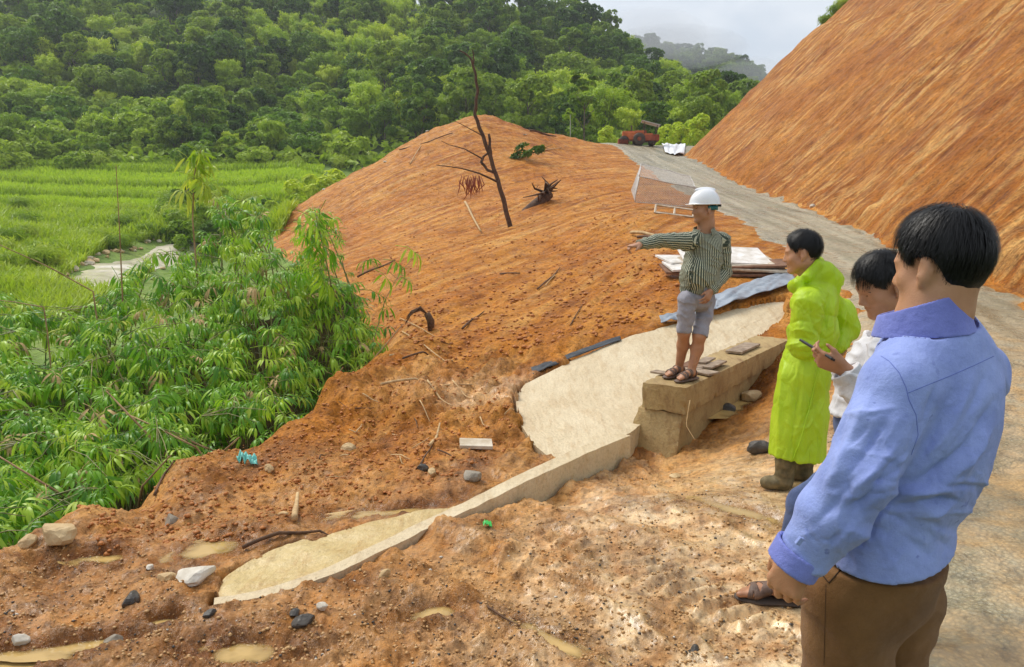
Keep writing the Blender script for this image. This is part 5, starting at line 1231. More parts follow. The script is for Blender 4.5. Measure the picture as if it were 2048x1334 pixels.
sheet('plastic_strip', drape([(1062, 744), (1110, 728), (1160, 708), (1240, 680)], [(1066, 757), (1112, 738), (1162, 717), (1242, 688)], .015, .02, 9), 60, 8, 'tarp_black', 'black plastic strip along the left edge of the apron', 'plastic strip')
sheet('tarpaulin', drape([(1316, 290), (1345, 287), (1374, 284)], [(1330, 308), (1352, 314), (1368, 312)], .06, .22, .9, 4.0), 40, 24, 'tarp_white', 'white tarpaulin heaped at the road bend', 'tarpaulin', .02)
sheet('plastic_scrap', drape([(474, 930), (494, 928), (514, 931)], [(478, 944), (496, 942), (516, 944)], .02, .09, 30), 22, 14, 'teal_scrap', 'torn teal plastic bag on the slipped mud', 'plastic bag', .002)
sheet('wrapper', drape([(966, 1060), (975, 1058), (983, 1061)], [(967, 1068), (976, 1067), (984, 1069)], .01, .03, 40), 12, 8, 'green_scrap', 'bright green wrapper in the mud below the kerb wall', 'wrapper', .002)
rock('sack', pix_ground(398, 1178), .10, 'stone_white', 'crumpled whitish sack at the tip of the wet slab', 90, 'sack', .45, .3)
for px, py, lab in ((855, 268, 'white rag on the left shoulder of the earth peak'), (770, 320, 'white scrap on the left edge of the fill slope'), (648, 380, 'pale scrap low on the left edge of the fill slope'), (1050, 275, 'pale scrap below the dark log on the crest')):
    rock('rag', pix_ground(px, py), .13, 'stone_white', lab, int(px), 'rag', .4)


# boards on the headwall
def plank(name, s, w, ang, L, W, z, mat, label, th=.018, tilt=0.0):
    c = hw(s, w, z); a = math.atan2(HWD[1], HWD[0]) + ang; o = MB().box((0, 0, 0), (L, W, th), rotm(0, 0, a) @ rotm(tilt, 0, 0)).build(name, MAT[mat], None, loc=c, bev=.002); return tag(o, label, 'board')
ZB = HWT + .022
plank('formwork_board', .34, .30, 1.45, .34, .10, ZB, 'wood_dark', 'dark board end under the heel of the pointing man')
plank('formwork_board', .62, .16, 1.35, .36, .17, ZB, 'wood_dark', 'dark wet board on the headwall right of the sandals')
plank('formwork_board', .86, .20, .05, .30, .12, ZB + .002, 'wood_dark', 'ribbed board lying along the headwall top', .022); plank('formwork_board', .88, .33, .08, .42, .10, ZB + .004, 'wood_edge', 'brown board at the back of the headwall top', .022)
plank('formwork_board', .90, .10, .02, .40, .09, ZB + .021, 'wood_dark', 'front board of the little stack on the headwall'); plank('formwork_board', 1.02, .24, .06, .30, .10, ZB + .024, 'wood_dark', 'top board of the little stack on the headwall')
plank('formwork_board', 1.95, .20, .02, .62, .17, ZB + .014, 'wood_dark', 'single dark board lying alone on the far part of the headwall', .025)

# pile of formwork panels beside the road
pb = pix_ground(1450, 545); PD = pb[1]
def panel(px, py, L, W, rz, z, mat, label, tx=0.0, ty=0.0):
    q = at(px, py, PD); o = MB().box((0, 0, 0), (L, W, .035), rotm(tx, ty, rz)).build('formwork_sheet', MAT[mat], None, loc=(q[0], q[1] + z[1], pb[2] + z[0]), bev=.004); return tag(o, label, 'formwork')
PN = [(1390, 540, 1.1, .55, .05, (.06, 0), 'wood_edge', 'lowest brown panel at the left of the panel pile'), (1475, 545, 1.3, .5, -.06, (.05, -.1), 'wood_edge', 'lowest brown panel at the right of the panel pile'), (1365, 530, .55, .6, .1, (.14, -.05), 'wood_white', 'white panel sticking out left of the pointing man'),
      (1430, 535, 1.5, .6, -.02, (.12, 0), 'wood_edge', 'dark edged panel in the middle of the pile'), (1495, 538, 1.1, .4, -.1, (.12, -.15), 'wood_pale', 'narrow pale plank at the front of the pile'), (1500, 530, 1.2, .45, -.05, (.17, -.1), 'wood_edge', 'brown plank second from the front of the pile'),
      (1450, 525, 1.5, .7, .02, (.20, .1), 'wood_pale', 'pale panel under the topmost panel'), (1455, 512, 1.45, 1.0, -.04, (.30, .3), 'wood_white', 'topmost large whitish panel of the pile'), (1360, 505, .5, .55, .35, (.22, .3), 'wood_white', 'tilted white panel at the far left of the pile'),
      (1530, 530, .8, .5, -.3, (.10, .3), 'wood_white', 'white panel slumped at the right end of the pile'), (1545, 520, .6, .5, -.5, (.08, .6), 'wood_white', 'loose white panel behind the right end of the pile'), (1510, 510, .7, .4, .1, (.27, .35), 'wood_pale', 'small plank lying across the back of the pile')]
for i, q in enumerate(PN): panel(*q, tx=.20 + .03 * math.sin(i * 2.), ty=.05 * math.cos(i * 1.7))

# gabion basket of wire and a wooden frame
gb = pix_ground(1330, 412); GD = gb[1]; e = empty('gabion_basket', tuple(gb)); tag(e, 'empty wire gabion basket standing at the road edge', 'gabion')
def gp(px, py, dz=0.0): return at(px, py, GD + dz) - gb
c00, c10, c11, c01 = gp(1270, 404), gp(1392, 416), gp(1392, 376), gp(1278, 352); t00, t10 = gp(1278, 352), gp(1392, 376); t01, t11 = gp(1282, 328, 1.2), gp(1380, 352, 1.2)
mb = MB()
for a, b in ((c00, c10), (c10, c11), (c11, c01), (c01, c00), (t01, t11), (t00, t01), (t10, t11)): mb.tube(np.linspace(a, b, 6) + .012 * rg.normal(size=(6, 3)), .014, 5)
mb.build('edge_wire', MAT['wire'], e, True)
def net(p00, p10, p11, p01, n, m, nm):
    mb = MB(); q = lambda u, v: (p00 * (1 - u) + p10 * u) * (1 - v) + (p01 * (1 - u) + p11 * u) * v
    for k in range(-m, n + 1):
        for s in (0, 1):
            pts = []
            for j in range(m + 1):
                u = (k + j) / n if s == 0 else (k + m - j) / n
                if 0 <= u <= 1: pts.append(q(u, j / m))
            if len(pts) > 1: mb.tube(pts, .0065, 4, False)
    mb.build(nm, MAT['wire'], e, True)
net(c00, c10, c11, c01, 26, 12, 'front_netting'); net(t00, t10, t11, t01, 26, 9, 'top_netting'); net(c00, gp(1262, 380, 1.2), t01, c01, 8, 12, 'side_netting')
fb = pix_ground(1345, 428); FD = fb[1]; e = empty('wooden_frame', tuple(fb)); tag(e, 'light wooden ladder frame lying before the gabion', 'frame'); fq = lambda px, py, d=0: at(px, py, FD + d) - fb + (0, 0, .03)
for nm, a, b in (('rail', fq(1310, 427), fq(1400, 438)), ('rail', fq(1312, 412, .5), fq(1400, 424, .5)), ('rung', fq(1310, 427), fq(1312, 412, .5)), ('rung', fq(1348, 432), fq(1350, 417, .5)), ('rung', fq(1386, 436), fq(1388, 422, .5))): MB().tube([a, b], .03, 4).build(nm, MAT['wood_pale'], e)

# road roller on the crest
rb = pix_ground(1275, 291, 45, 62); RD = 57.5; q = at(1275, 291, RD); e = empty('road_roller', (q[0], q[1], gz(q[0], q[1]))); tag(e, 'old orange road roller parked at the top of the road', 'road roller'); e.rotation_euler = (0, 0, R(-6)); U_ = RD / FPX
def rr(x0, x1, y0, y1, dep, mat, nm, off=0.0, bev=.03):  # pixel box in front view
    return MB().box(((x0 + x1) / 2 * U_, off, (y0 + y1) / 2 * U_), (abs(x1 - x0) * U_, dep, abs(y1 - y0) * U_)).build(nm, MAT[mat], e, bev=bev)
rr(-30, 12, 17, 27, 1.0, 'orange_paint', 'bonnet'); rr(-24, -5, 10, 24, 1.2, 'orange_paint', 'engine_side'); rr(-6, 16, 20, 28, .9, 'red_rust', 'top_cover'); rr(12, 40, 8, 19, 1.5, 'red_rust', 'rear_body'); rr(12, 28, 12, 22, 1.2, 'orange_paint', 'seat_box')
for k in range(7): rr(26 + k * 2, 27 + k * 2, 8.5, 19.5, 1.56, 'red_rust', 'rib', 0, .005)
rr(-38, -18, 2, 12, 1.3, 'red_rust', 'front_yoke'); MB().lathe([(0, -.65), (10 * U_, -.65), (10.5 * U_, 0), (10 * U_, .65), (0, .65)], (-27 * U_, 0, 8 * U_), 20, 'y').build('front_drum', MAT['dark_metal'], e, True)
for yy in (-.72, .72):
    MB().lathe([(4 * U_, -.14), (10.5 * U_, -.14), (11.5 * U_, -.08), (11.5 * U_, .08), (10.5 * U_, .14), (4 * U_, .14)], (2 * U_, yy, 11.5 * U_), 22, 'y').build('wheel', MAT['dark_metal'], e, True); wh = e.children[-1]; wh = [c for c in e.children if c.name.startswith('wheel')][-1]; MB().lathe([(0, -.10), (7 * U_, -.10), (7.5 * U_, 0), (7 * U_, .10), (0, .10)], (2 * U_, yy, 11.5 * U_), 16, 'y').build('hub', MAT['red_rust'], wh, True)
MB().lathe([(0, -.7), (7 * U_, -.7), (7.4 * U_, 0), (7 * U_, .7), (0, .7)], (28 * U_, 0, 7 * U_), 18, 'y').build('rear_drum', MAT['dark_metal'], e, True)
for x in (12, 36):
    for yy in (-.5, .5): MB().tube([(x * U_, yy, 18 * U_), (x * U_, yy, (47 - x * .25) * U_)], .025, 6).build('canopy_post', MAT['dark_metal'], e)
MB().box((24 * U_, 0, 41.5 * U_), (36 * U_, 1.4, .04), rotm(0, .26, 0)).build('canopy', MAT['roof_sheet'], e); cano = [c for c in e.children if c.name.startswith('canopy') and 'post' not in c.name][0]
for k in range(5): MB().box((24 * U_, -.56 + k * .28, 42.2 * U_), (36 * U_, .03, .03), rotm(0, .26, 0)).build('canopy_rib', MAT['roof_sheet'], cano)
MB().lathe([(0, 0), (.05, 0), (.05, .45), (0, .45)], (-12 * U_, 0, 27 * U_), 10).build('exhaust', MAT['dark_metal'], e)
# stone in the stream and dry logs on its bank
for i, (px, py, s, lab) in enumerate(((285, 468, .35, 'brown log heap at the bend of the stream'), (305, 466, .5, 'tan boulder at the upper end of the stream'), (178, 527, .3, 'pale stone on the stream bank'), (98, 566, .22, 'white stone at the lower stream bank'), (132, 550, .2, 'grey pebble bar stone by the stream'))):
    rock('stone', pix_ground(px, py), s, 'stone_tan', lab, 60 + i)

for i, (x, y, s) in enumerate(STREAM_STONES):
    rock('stone', (x, y, gz(x, y)), s, ('stone_tan', 'stone_tan', 'wood_pale')[i % 3], 'brown stone along the edge of the pale stream', 200 + i, group='stones along the stream')

# dry twigs strewn over the slip and the lower slope
rgt = np.random.default_rng(55)
for k in range(34):
    px, py = rgt.uniform(560, 1010), rgt.uniform(690, 985)
    if py < 690 + (800 - px) * .55 or (px > 900 and py > 900): continue
    a = rgt.uniform(-1.2, 1.2); L = rgt.uniform(14, 46); stick([(px, py), (px + L * .5 * math.cos(a) + rgt.normal() * 3, py + L * .4 * math.sin(a)), (px + L * math.cos(a), py + L * .8 * math.sin(a))], rgt.uniform(.003, .007), ('stick', 'stick_dark', 'stick')[k % 3], 'thin dry twig lying on the slipped mud', name='twig')['group'] = 'twigs on the slipped mud'
for px, py in ((1672, 20), (1652, 34), (1684, 6)):
    q = at(px, py, 54); plant(TUFT[0], (q[0], q[1], gz(q[0], q[1]) - .1), px, .45, 'grass tuft hanging over the top edge of the cut slope', 'grass clump', 'grass tufts on the cut slope edge')
# ------------------------------------------------------------------ people: bodies and clothes grown as smooth closed surfaces
class Field:
    """signed distance on a grid; shapes melt into each other"""
    def __init__(s, lo, hi, vox):
        s.vox = vox; s.lo = np.array(lo, np.float32); n = np.ceil((np.array(hi) - s.lo) / vox).astype(int) + 1
        s.n = n; s.F = np.full(n, .25, np.float32); s.ax = [s.lo[i] + vox * np.arange(n[i], dtype=np.float32) for i in range(3)]
    def _reg(s, lo, hi, m):
        a = np.clip(np.floor((np.asarray(lo) - m - s.lo) / s.vox).astype(int), 0, s.n); b = np.clip(np.ceil((np.asarray(hi) + m - s.lo) / s.vox).astype(int) + 1, 0, s.n)
        if np.any(b <= a): return None, None
        sl = tuple(slice(x, y) for x, y in zip(a, b))
        return sl, (s.ax[0][sl[0]][:, None, None], s.ax[1][sl[1]][None, :, None], s.ax[2][sl[2]][None, None, :])
    def _put(s, sl, d, k, op):
        F = s.F[sl]
        if op == 'sub':
            d = -d; h = np.clip(.5 - .5 * (F - d) / k, 0, 1); s.F[sl] = F * (1 - h) + d * h + k * h * (1 - h)
        else:
            h = np.clip(.5 + .5 * (F - d) / k, 0, 1); s.F[sl] = F * (1 - h) + d * h - k * h * (1 - h)
    def cap(s, a, b, ra, rb, k=.015, flat=None, op='add'):
        a = np.asarray(a, np.float32); b = np.asarray(b, np.float32); r = max(ra, rb)
        sl, g = s._reg(np.minimum(a, b) - r, np.maximum(a, b) + r, k + 2 * s.vox + .02)
        if sl is None: return s
        ba = b - a; L = max(float(ba @ ba), 1e-9)
        w = [g[i] - a[i] for i in range(3)]; t = np.clip((w[0] * ba[0] + w[1] * ba[1] + w[2] * ba[2]) / L, 0, 1)
        w = [w[i] - t * ba[i] for i in range(3)]; sc = 1.0
        if flat is not None:
            f, q = np.asarray(flat[0], np.float32), flat[1]; f = f / np.linalg.norm(f); dt = (w[0] * f[0] + w[1] * f[1] + w[2] * f[2]) * (1 / q - 1)
            w = [w[i] + f[i] * dt for i in range(3)]; sc = .5 + .5 * q
        d = (np.sqrt(w[0] ** 2 + w[1] ** 2 + w[2] ** 2) - (ra + (rb - ra) * t)) * sc
        s._put(sl, d, k, op); return s
    def chain(s, pts, k=.015, flat=None):
        for (a, ra), (b, rb) in zip(pts[:-1], pts[1:]): s.cap(a, b, ra, rb, k, flat)
        return s
    def ell(s, c, r, R=None, k=.012, op='add'):
        c = np.asarray(c, np.float32); r = np.asarray(r, np.float32); m = float(r.max())
        sl, g = s._reg(c - m, c + m, k + 2 * s.vox + .015)
        if sl is None: return s
        w = [g[i] - c[i] for i in range(3)]
        if R is not None: w = [R[0, i] * w[0] + R[1, i] * w[1] + R[2, i] * w[2] for i in range(3)]
        k0 = np.sqrt((w[0] / r[0]) ** 2 + (w[1] / r[1]) ** 2 + (w[2] / r[2]) ** 2); k1 = np.sqrt((w[0] / r[0] ** 2) ** 2 + (w[1] / r[1] ** 2) ** 2 + (w[2] / r[2] ** 2) ** 2)
        d = k0 * (k0 - 1) / np.maximum(k1, 1e-6)
        s._put(sl, d.astype(np.float32), k, op); return s
    def plane(s, p, n, rnd=.004):
        """keep only what lies behind the plane"""
        p = np.asarray(p, np.float32); n = np.asarray(n, np.float32); n = n / np.linalg.norm(n)
        d = (s.ax[0][:, None, None] - p[0]) * n[0] + (s.ax[1][None, :, None] - p[1]) * n[1] + (s.ax[2][None, None, :] - p[2]) * n[2]
        s.F = np.maximum(s.F, d); return s
    def cut(s, p, n, c, r):
        """the same, only within r of c"""
        sl, g = s._reg(np.asarray(c) - r, np.asarray(c) + r, 0); n = np.asarray(n, float) / np.linalg.norm(n)
        d = (g[0] - p[0]) * n[0] + (g[1] - p[1]) * n[1] + (g[2] - p[2]) * n[2]; q = (g[0] - c[0]) ** 2 + (g[1] - c[1]) ** 2 + (g[2] - c[2]) ** 2 < r * r
        s.F[sl] = np.where(q, np.maximum(s.F[sl], d), s.F[sl]); return s
    def copy(s):
        c = object.__new__(Field); c.__dict__.update(s.__dict__); c.F = s.F.copy(); return c
    def mesh(s):
        F = s.F; F[0] = F[-1] = .1; F[:, 0] = F[:, -1] = .1; F[:, :, 0] = F[:, :, -1] = .1
        n = s.n; sg = F < 0
        cnt = np.zeros(n - 1, np.int8)
        for dx in (0, 1):
            for dy in (0, 1):
                for dz in (0, 1): cnt += sg[dx:n[0] - 1 + dx, dy:n[1] - 1 + dy, dz:n[2] - 1 + dz]
        act = np.argwhere((cnt > 0) & (cnt < 8)); vid = np.full(n - 1, -1, np.int32); vid[tuple(act.T)] = np.arange(len(act))
        acc = np.zeros((len(act), 3), np.float32); num = np.zeros(len(act), np.float32)
        cor = [(0, 0, 0), (1, 0, 0), (0, 1, 0), (1, 1, 0), (0, 0, 1), (1, 0, 1), (0, 1, 1), (1, 1, 1)]
        val = [F[act[:, 0] + c[0], act[:, 1] + c[1], act[:, 2] + c[2]] for c in cor]
        for i, j in ((0, 1), (2, 3), (4, 5), (6, 7), (0, 2), (1, 3), (4, 6), (5, 7), (0, 4), (1, 5), (2, 6), (3, 7)):
            m = (val[i] < 0) != (val[j] < 0); t = np.where(m, val[i] / np.where(m, val[i] - val[j], 1), 0)
            p = np.array(cor[i], np.float32) + t[:, None] * (np.array(cor[j], np.float32) - np.array(cor[i], np.float32)); acc += p * m[:, None]; num += m
        V = s.lo + s.vox * (act + acc / np.maximum(num, 1)[:, None])
        Q = []
        for ax in range(3):
            o = [0, 1, 2]; o.remove(ax); a, b = o
            e0 = [slice(1, -1)] * 3; e0[ax] = slice(0, -1); e1 = [slice(1, -1)] * 3; e1[ax] = slice(1, None)
            A, B = sg[tuple(e0)], sg[tuple(e1)]
            for flip in (False, True):
                q = np.argwhere((A & ~B) if not flip else (~A & B))
                if not len(q): continue
                q[:, a] += 1; q[:, b] += 1
                def cell(da, db):
                    c = q.copy(); c[:, a] += da; c[:, b] += db; return vid[tuple(c.T)]
                f = np.stack((cell(-1, -1), cell(0, -1), cell(0, 0), cell(-1, 0)), -1)
                if flip != (ax == 1): f = f[:, ::-1]
                Q.append(f)
        Q = np.concatenate(Q); Q = Q[(Q >= 0).all(1)]
        return V.astype(np.float64), Q
def vnormals(V, Q):
    n = np.cross(V[Q[:, 2]] - V[Q[:, 0]], V[Q[:, 3]] - V[Q[:, 1]]); N = np.zeros_like(V)
    for i in range(4): np.add.at(N, Q[:, i], n)
    return N / np.maximum(np.linalg.norm(N, axis=1), 1e-12)[:, None]
def relax(V, Q, it=2, w=.5):
    e = np.concatenate((Q[:, [0, 1]], Q[:, [1, 2]], Q[:, [2, 3]], Q[:, [3, 0]])); deg = np.bincount(e.ravel(), minlength=len(V))[:, None]
    for _ in range(it):
        A = np.zeros_like(V)
        for i in range(3):
            A[:, i] = np.bincount(e[:, 0], V[e[:, 1], i], len(V)) + np.bincount(e[:, 1], V[e[:, 0], i], len(V))
        V = V * (1 - w) + w * A / np.maximum(deg, 1)
    return V
def grow(field, name, mat, parent, base, disp=None, it=2, uv=None, attr=None):
    V, Q = field.mesh(); V = relax(V, Q, it)
    if disp is not None: N = vnormals(V, Q); V = V + N * disp(V, N)[:, None]
    me = mesh_np(name, V - base, Q)
    if uv is not None: set_uv(me, uv(V))
    if attr: 
        for k, f in attr.items(): set_attr(me, k, f(V))
    return link(name, me, mat, parent)

def frame(yaw, pitch=0.0, roll=0.0):
    """columns: forward, left, up. yaw: direction faced on the ground, pitch: chin down positive"""
    return np.array(Matrix.Rotation(yaw, 3, 'Z') @ Matrix.Rotation(pitch, 3, 'Y') @ Matrix.Rotation(roll, 3, 'X'))
def add_head(F, c, R, s=1.0, neck=None, neck_r=.054):
    T = lambda *p: c + R @ (np.array(p) * s)
    E = lambda p, r, k=.012, op='add', R2=None: F.ell(T(*p), np.array(r) * s, R if R2 is None else R @ R2, k * s, op)
    E((-.012, 0, .036), (.098, .076, .090)); E((.028, 0, -.030), (.064, .061, .082), .03)
    for y in (-1, 1):
        F.cap(T(.0, y * .048, -.058), T(.066, y * .012, -.100), .022 * s, .018 * s, .025 * s)
        E((.050, y * .042, -.030), (.030, .026, .030), .02); E((.018, y * .046, -.062), (.034, .024, .030), .02)
    E((.074, 0, .020), (.020, .050, .013), .018)
    F.cap(T(.085, 0, .010), T(.104, 0, -.030), .0075 * s, .0115 * s, .010 * s)
    for y in (-1, 1): E((.094, y * .013, -.037), (.013, .008, .008), .007)
    E((.084, 0, -.060), (.012, .025, .0065), .006); E((.082, 0, -.071), (.012, .020, .008), .005); E((.084, 0, -.0645), (.016, .022, .0018), .003, 'sub')
    E((.075, 0, -.098), (.017, .022, .016), .015)
    for y in (-1, 1):
        E((.093, y * .031, .004), (.013, .016, .009), .010, 'sub')
        E((.0745, y * .0310, .0035), (.0125, .0145, .0115), .004)
        R2 = np.array(Matrix.Rotation(y * .35, 3, 'Z') @ Matrix.Rotation(-.2, 3, 'Y'))
        E((-.010, y * .086, -.006), (.020, .010, .034), .004, R2=R2); E((-.002, y * .098, -.002), (.011, .008, .023), .003, 'sub', R2=R2); E((.0, y * .085, -.037), (.011, .009, .011), .004)
    if neck is not None:
        F.chain([(T(-.022, 0, -.045), neck_r * s), ((T(-.03, 0, -.07) + np.asarray(neck)) / 2, neck_r * s), (np.asarray(neck), neck_r * 1.08 * s)], .03)
    return T
def add_hand(F, W, d, n, thumb, s=1.0, curl=(.3, .5, .3), per=None, spread=.10):
    """W wrist, d towards the knuckles, n out of the palm, thumb: side vector towards the thumb"""
    d = np.asarray(d, float); d /= np.linalg.norm(d); n = np.asarray(n, float); n = n - d * (n @ d); n /= np.linalg.norm(n)
    sd = np.cross(d, n); sd = sd if sd @ np.asarray(thumb, float) > 0 else -sd
    offs = (.030, .0105, -.0095, -.028); lens = (.070, .078, .072, .056); rad = (.0088, .0090, .0086, .0076)
    for i in range(4):
        K = W + (d * (.088 - .006 * abs(i - 1)) + sd * offs[i]) * s
        F.cap(W + sd * offs[i] * .55 * s, K, .0155 * s, .0115 * s, .010 * s)
        c = per[i] if per else curl; ang = 0; p = K; L = lens[i] * s
        side = sd * (spread * (1.5 - i) * .5)
        for q, (f, a) in enumerate(zip((.46, .30, .24), c)):
            ang += a; v = d * math.cos(ang) + n * math.sin(ang) + side; v /= np.linalg.norm(v); e = p + v * L * f
            F.cap(p, e, rad[i] * s * (1 - .07 * q), rad[i] * s * (.93 - .08 * q), .004 * s); p = e
    a = W + (d * .022 + sd * .026 + n * .006) * s; b = a + (d * .035 + sd * .022 + n * .010) * s; c2 = b + (d * .030 + sd * .004 + n * .012) * s
    F.cap(W + d * .01 * s, a, .015 * s, .0145 * s, .010 * s); F.cap(a, b, .0135 * s, .0105 * s, .008 * s); F.cap(b, c2, .0100 * s, .0085 * s, .004 * s)
    return sd
def add_foot(F, A, f, s=1.0):
    """A: point on the ground under the ankle, f: toes direction"""
    f = np.array((f[0], f[1], 0.)); f /= np.linalg.norm(f); sd = np.array((-f[1], f[0], 0)); up = np.array((0, 0, 1.))
    P = lambda x, y, z: A + (f * x + sd * y + up * z) * s
    F.cap(P(-.045, 0, .034), P(.02, 0, .045), .032 * s, .036 * s, .02 * s); F.cap(P(.0, 0, .05), P(.12, 0, .030), .036 * s, .030 * s, .02 * s, (up, .75))
    F.cap(P(.10, -.018, .022), P(.12, .022, .022), .028 * s, .028 * s, .02 * s, (up, .7))
    for k, (y, l, r) in enumerate(((.030, .185, .0135), (.012, .182, .0105), (-.004, .175, .0098), (-.019, .165, .0092), (-.033, .150, .0088))):
        F.cap(P(.125, y * .9, .020), P(l, y, .013), r * s * 1.05, r * s, .006 * s)
    return P
def cyl_uv(V, axes):
    """stripe coordinates: per limb, arc length round it and distance along it. axes: (a, b, ref, radius)"""
    best = np.full(len(V), 1e9); out = np.zeros((len(V), 2))
    for i, (a, b, ref, r, bias) in enumerate(axes):
        a, b = np.asarray(a, float), np.asarray(b, float); ab = b - a; L = np.linalg.norm(ab); t = np.clip((V - a) @ ab / L ** 2, -.15, 1.15)
        w = V - a - t[:, None] * ab; d = np.linalg.norm(w, axis=1) / r + bias
        x = np.asarray(ref, float); x = x - ab * (x @ ab) / L ** 2; x /= np.linalg.norm(x); y = np.cross(ab / L, x)
        u = np.arctan2(w @ y, w @ x) * r; m = d < best
        best = np.where(m, d, best); out[m] = np.stack((u, t * L + i * 3.1), -1)[m]
    return out

# --- materials of people
def skin_mat(name, c1, c2):
    m, n, l, p = new_mat(name); tc = n.new('ShaderNodeTexCoord')
    a = nz(n, l, 14, 4, .6, tc.outputs['Object']); r = ramp(n, [(.3, c1), (.7, c2)]); l.new(a.outputs['Fac'], r.inputs[0]); l.new(r.outputs[0], p.inputs['Base Color'])
    p.inputs['Roughness'].default_value = .48; p.inputs['Specular IOR Level'].default_value = .45
    p.inputs['Subsurface Weight'].default_value = .12; p.inputs['Subsurface Radius'].default_value = (.012, .005, .003); p.inputs['Subsurface Scale'].default_value = 1.0
    b = nz(n, l, 260, 3, .6, tc.outputs['Object']); l.new(bump(n, l, b.outputs['Fac'], .0012, .5), p.inputs['Normal'])
    return m
MAT['skin'] = skin_mat('skin', (.43, .205, .105), (.55, .285, .16)); MAT['skin2'] = skin_mat('skin_tanned', (.35, .165, .085), (.46, .225, .125))
def hair_mat():
    m, n, l, p = new_mat('black_hair'); tc = n.new('ShaderNodeTexCoord')
    p.inputs['Base Color'].default_value = (.006, .005, .005, 1); p.inputs['Roughness'].default_value = .42; p.inputs['Specular IOR Level'].default_value = .32
    mp = n.new('ShaderNodeMapping'); mp.inputs['Scale'].default_value = (1, 1, .12); l.new(tc.outputs['Object'], mp.inputs[0])
    b = nz(n, l, 260, 3, .6, mp.outputs[0]); l.new(bump(n, l, b.outputs['Fac'], .002, .5), p.inputs['Normal'])
    return m
MAT['hair'] = hair_mat()
def cloth_mat(name, c1, c2, weave=900, rough=.8, wet=None, sheen=.1, spots=None, wave=.0008, stretch=(1, 1, 1)):
    m, n, l, p = new_mat(name); tc = n.new('ShaderNodeTexCoord')
    mp = n.new('ShaderNodeMapping'); mp.inputs['Scale'].default_value = stretch; l.new(tc.outputs['Object'], mp.inputs[0])
    a = nz(n, l, 7, 6, .68, tc.outputs['Object']); r = ramp(n, [(.34, tuple(x * .88 for x in c1)), (.66, c2)]); l.new(a.outputs['Fac'], r.inputs[0]); col = r.outputs[0]
    if spots:   # rain drops soaked into the cloth
        v = nz(n, l, 48, 2, .5, tc.outputs['Object']); rv = ramp(n, [(.66, (0, 0, 0)), (.72, (1, 1, 1))]); l.new(v.outputs['Fac'], rv.inputs[0])
        v2 = nz(n, l, 5, 2, .5, tc.outputs['Object']); r2 = ramp(n, [(.5, (0, 0, 0)), (.62, (1, 1, 1))]); l.new(v2.outputs['Fac'], r2.inputs[0])
        col = mixc(n, l, col, spots, mth(n, l, 'MULTIPLY', rv.outputs[0], mth(n, l, 'MULTIPLY', r2.outputs[0], .6)))
    b = nz(n, l, weave, 2, .6, mp.outputs[0]); rb = ramp(n, [(.3, (.82, .82, .82)), (.7, (1.1, 1.1, 1.1))]); l.new(b.outputs['Fac'], rb.inputs[0])
    col = mixc(n, l, col, rb.outputs[0], .7, 'MULTIPLY'); l.new(col, p.inputs['Base Color']); p.inputs['Roughness'].default_value = rough
    p.inputs['Sheen Weight'].default_value = sheen; p.inputs['Specular IOR Level'].default_value = .25
    f = nz(n, l, 38, 4, .6, tc.outputs['Object']); bb = bump(n, l, f.outputs['Fac'], .008, .5); l.new(bump(n, l, b.outputs['Fac'], wave, .6, bb), p.inputs['Normal'])
    return m
MAT['blue_cloth'] = cloth_mat('blue_cotton', (.245, .315, .68), (.325, .405, .76), spots=(.10, .135, .40))
MAT['blue_collar'] = cloth_mat('blue_cotton_lining', (.18, .21, .58), (.23, .27, .66))
MAT['brown_cloth'] = cloth_mat('brown_corduroy', (.16, .072, .020), (.23, .112, .036), 300, .85, stretch=(1, 1, 9), wave=.002)
MAT['white_cloth'] = cloth_mat('off_white_cotton', (.56, .55, .56), (.70, .69, .70))
MAT['jeans'] = cloth_mat('dark_jeans', (.05, .075, .17), (.09, .13, .26))
MAT['grey_cloth'] = cloth_mat('grey_cotton', (.26, .25, .29), (.36, .35, .40))
def stripe_mat():
    m, n, l, p = new_mat('green_striped_cotton'); tc = n.new('ShaderNodeTexCoord'); sp = n.new('ShaderNodeSeparateXYZ'); l.new(tc.outputs['UV'], sp.inputs[0])
    def line(s, per, lo, hi):
        w = mth(n, l, 'FRACT', mth(n, l, 'MULTIPLY', s, 1 / per)); d = mth(n, l, 'ABSOLUTE', mth(n, l, 'SUBTRACT', w, .5))
        r = ramp(n, [(lo, (1, 1, 1)), (hi, (0, 0, 0))]); l.new(d, r.inputs[0]); return r.outputs[0]
    a = line(sp.outputs[0], .0185, .17, .22); b = line(sp.outputs[1], .026, .07, .12)
    col = mixc(n, l, (.034, .050, .034), (.50, .49, .36), a); col = mixc(n, l, col, (.16, .17, .12), mth(n, l, 'MULTIPLY', b, .55))
    l.new(col, p.inputs['Base Color']); p.inputs['Roughness'].default_value = .85
    f = nz(n, l, 30, 4, .6, tc.outputs['Object']); l.new(bump(n, l, f.outputs['Fac'], .008, .4), p.inputs['Normal'])
    return m
MAT['stripe'] = stripe_mat()
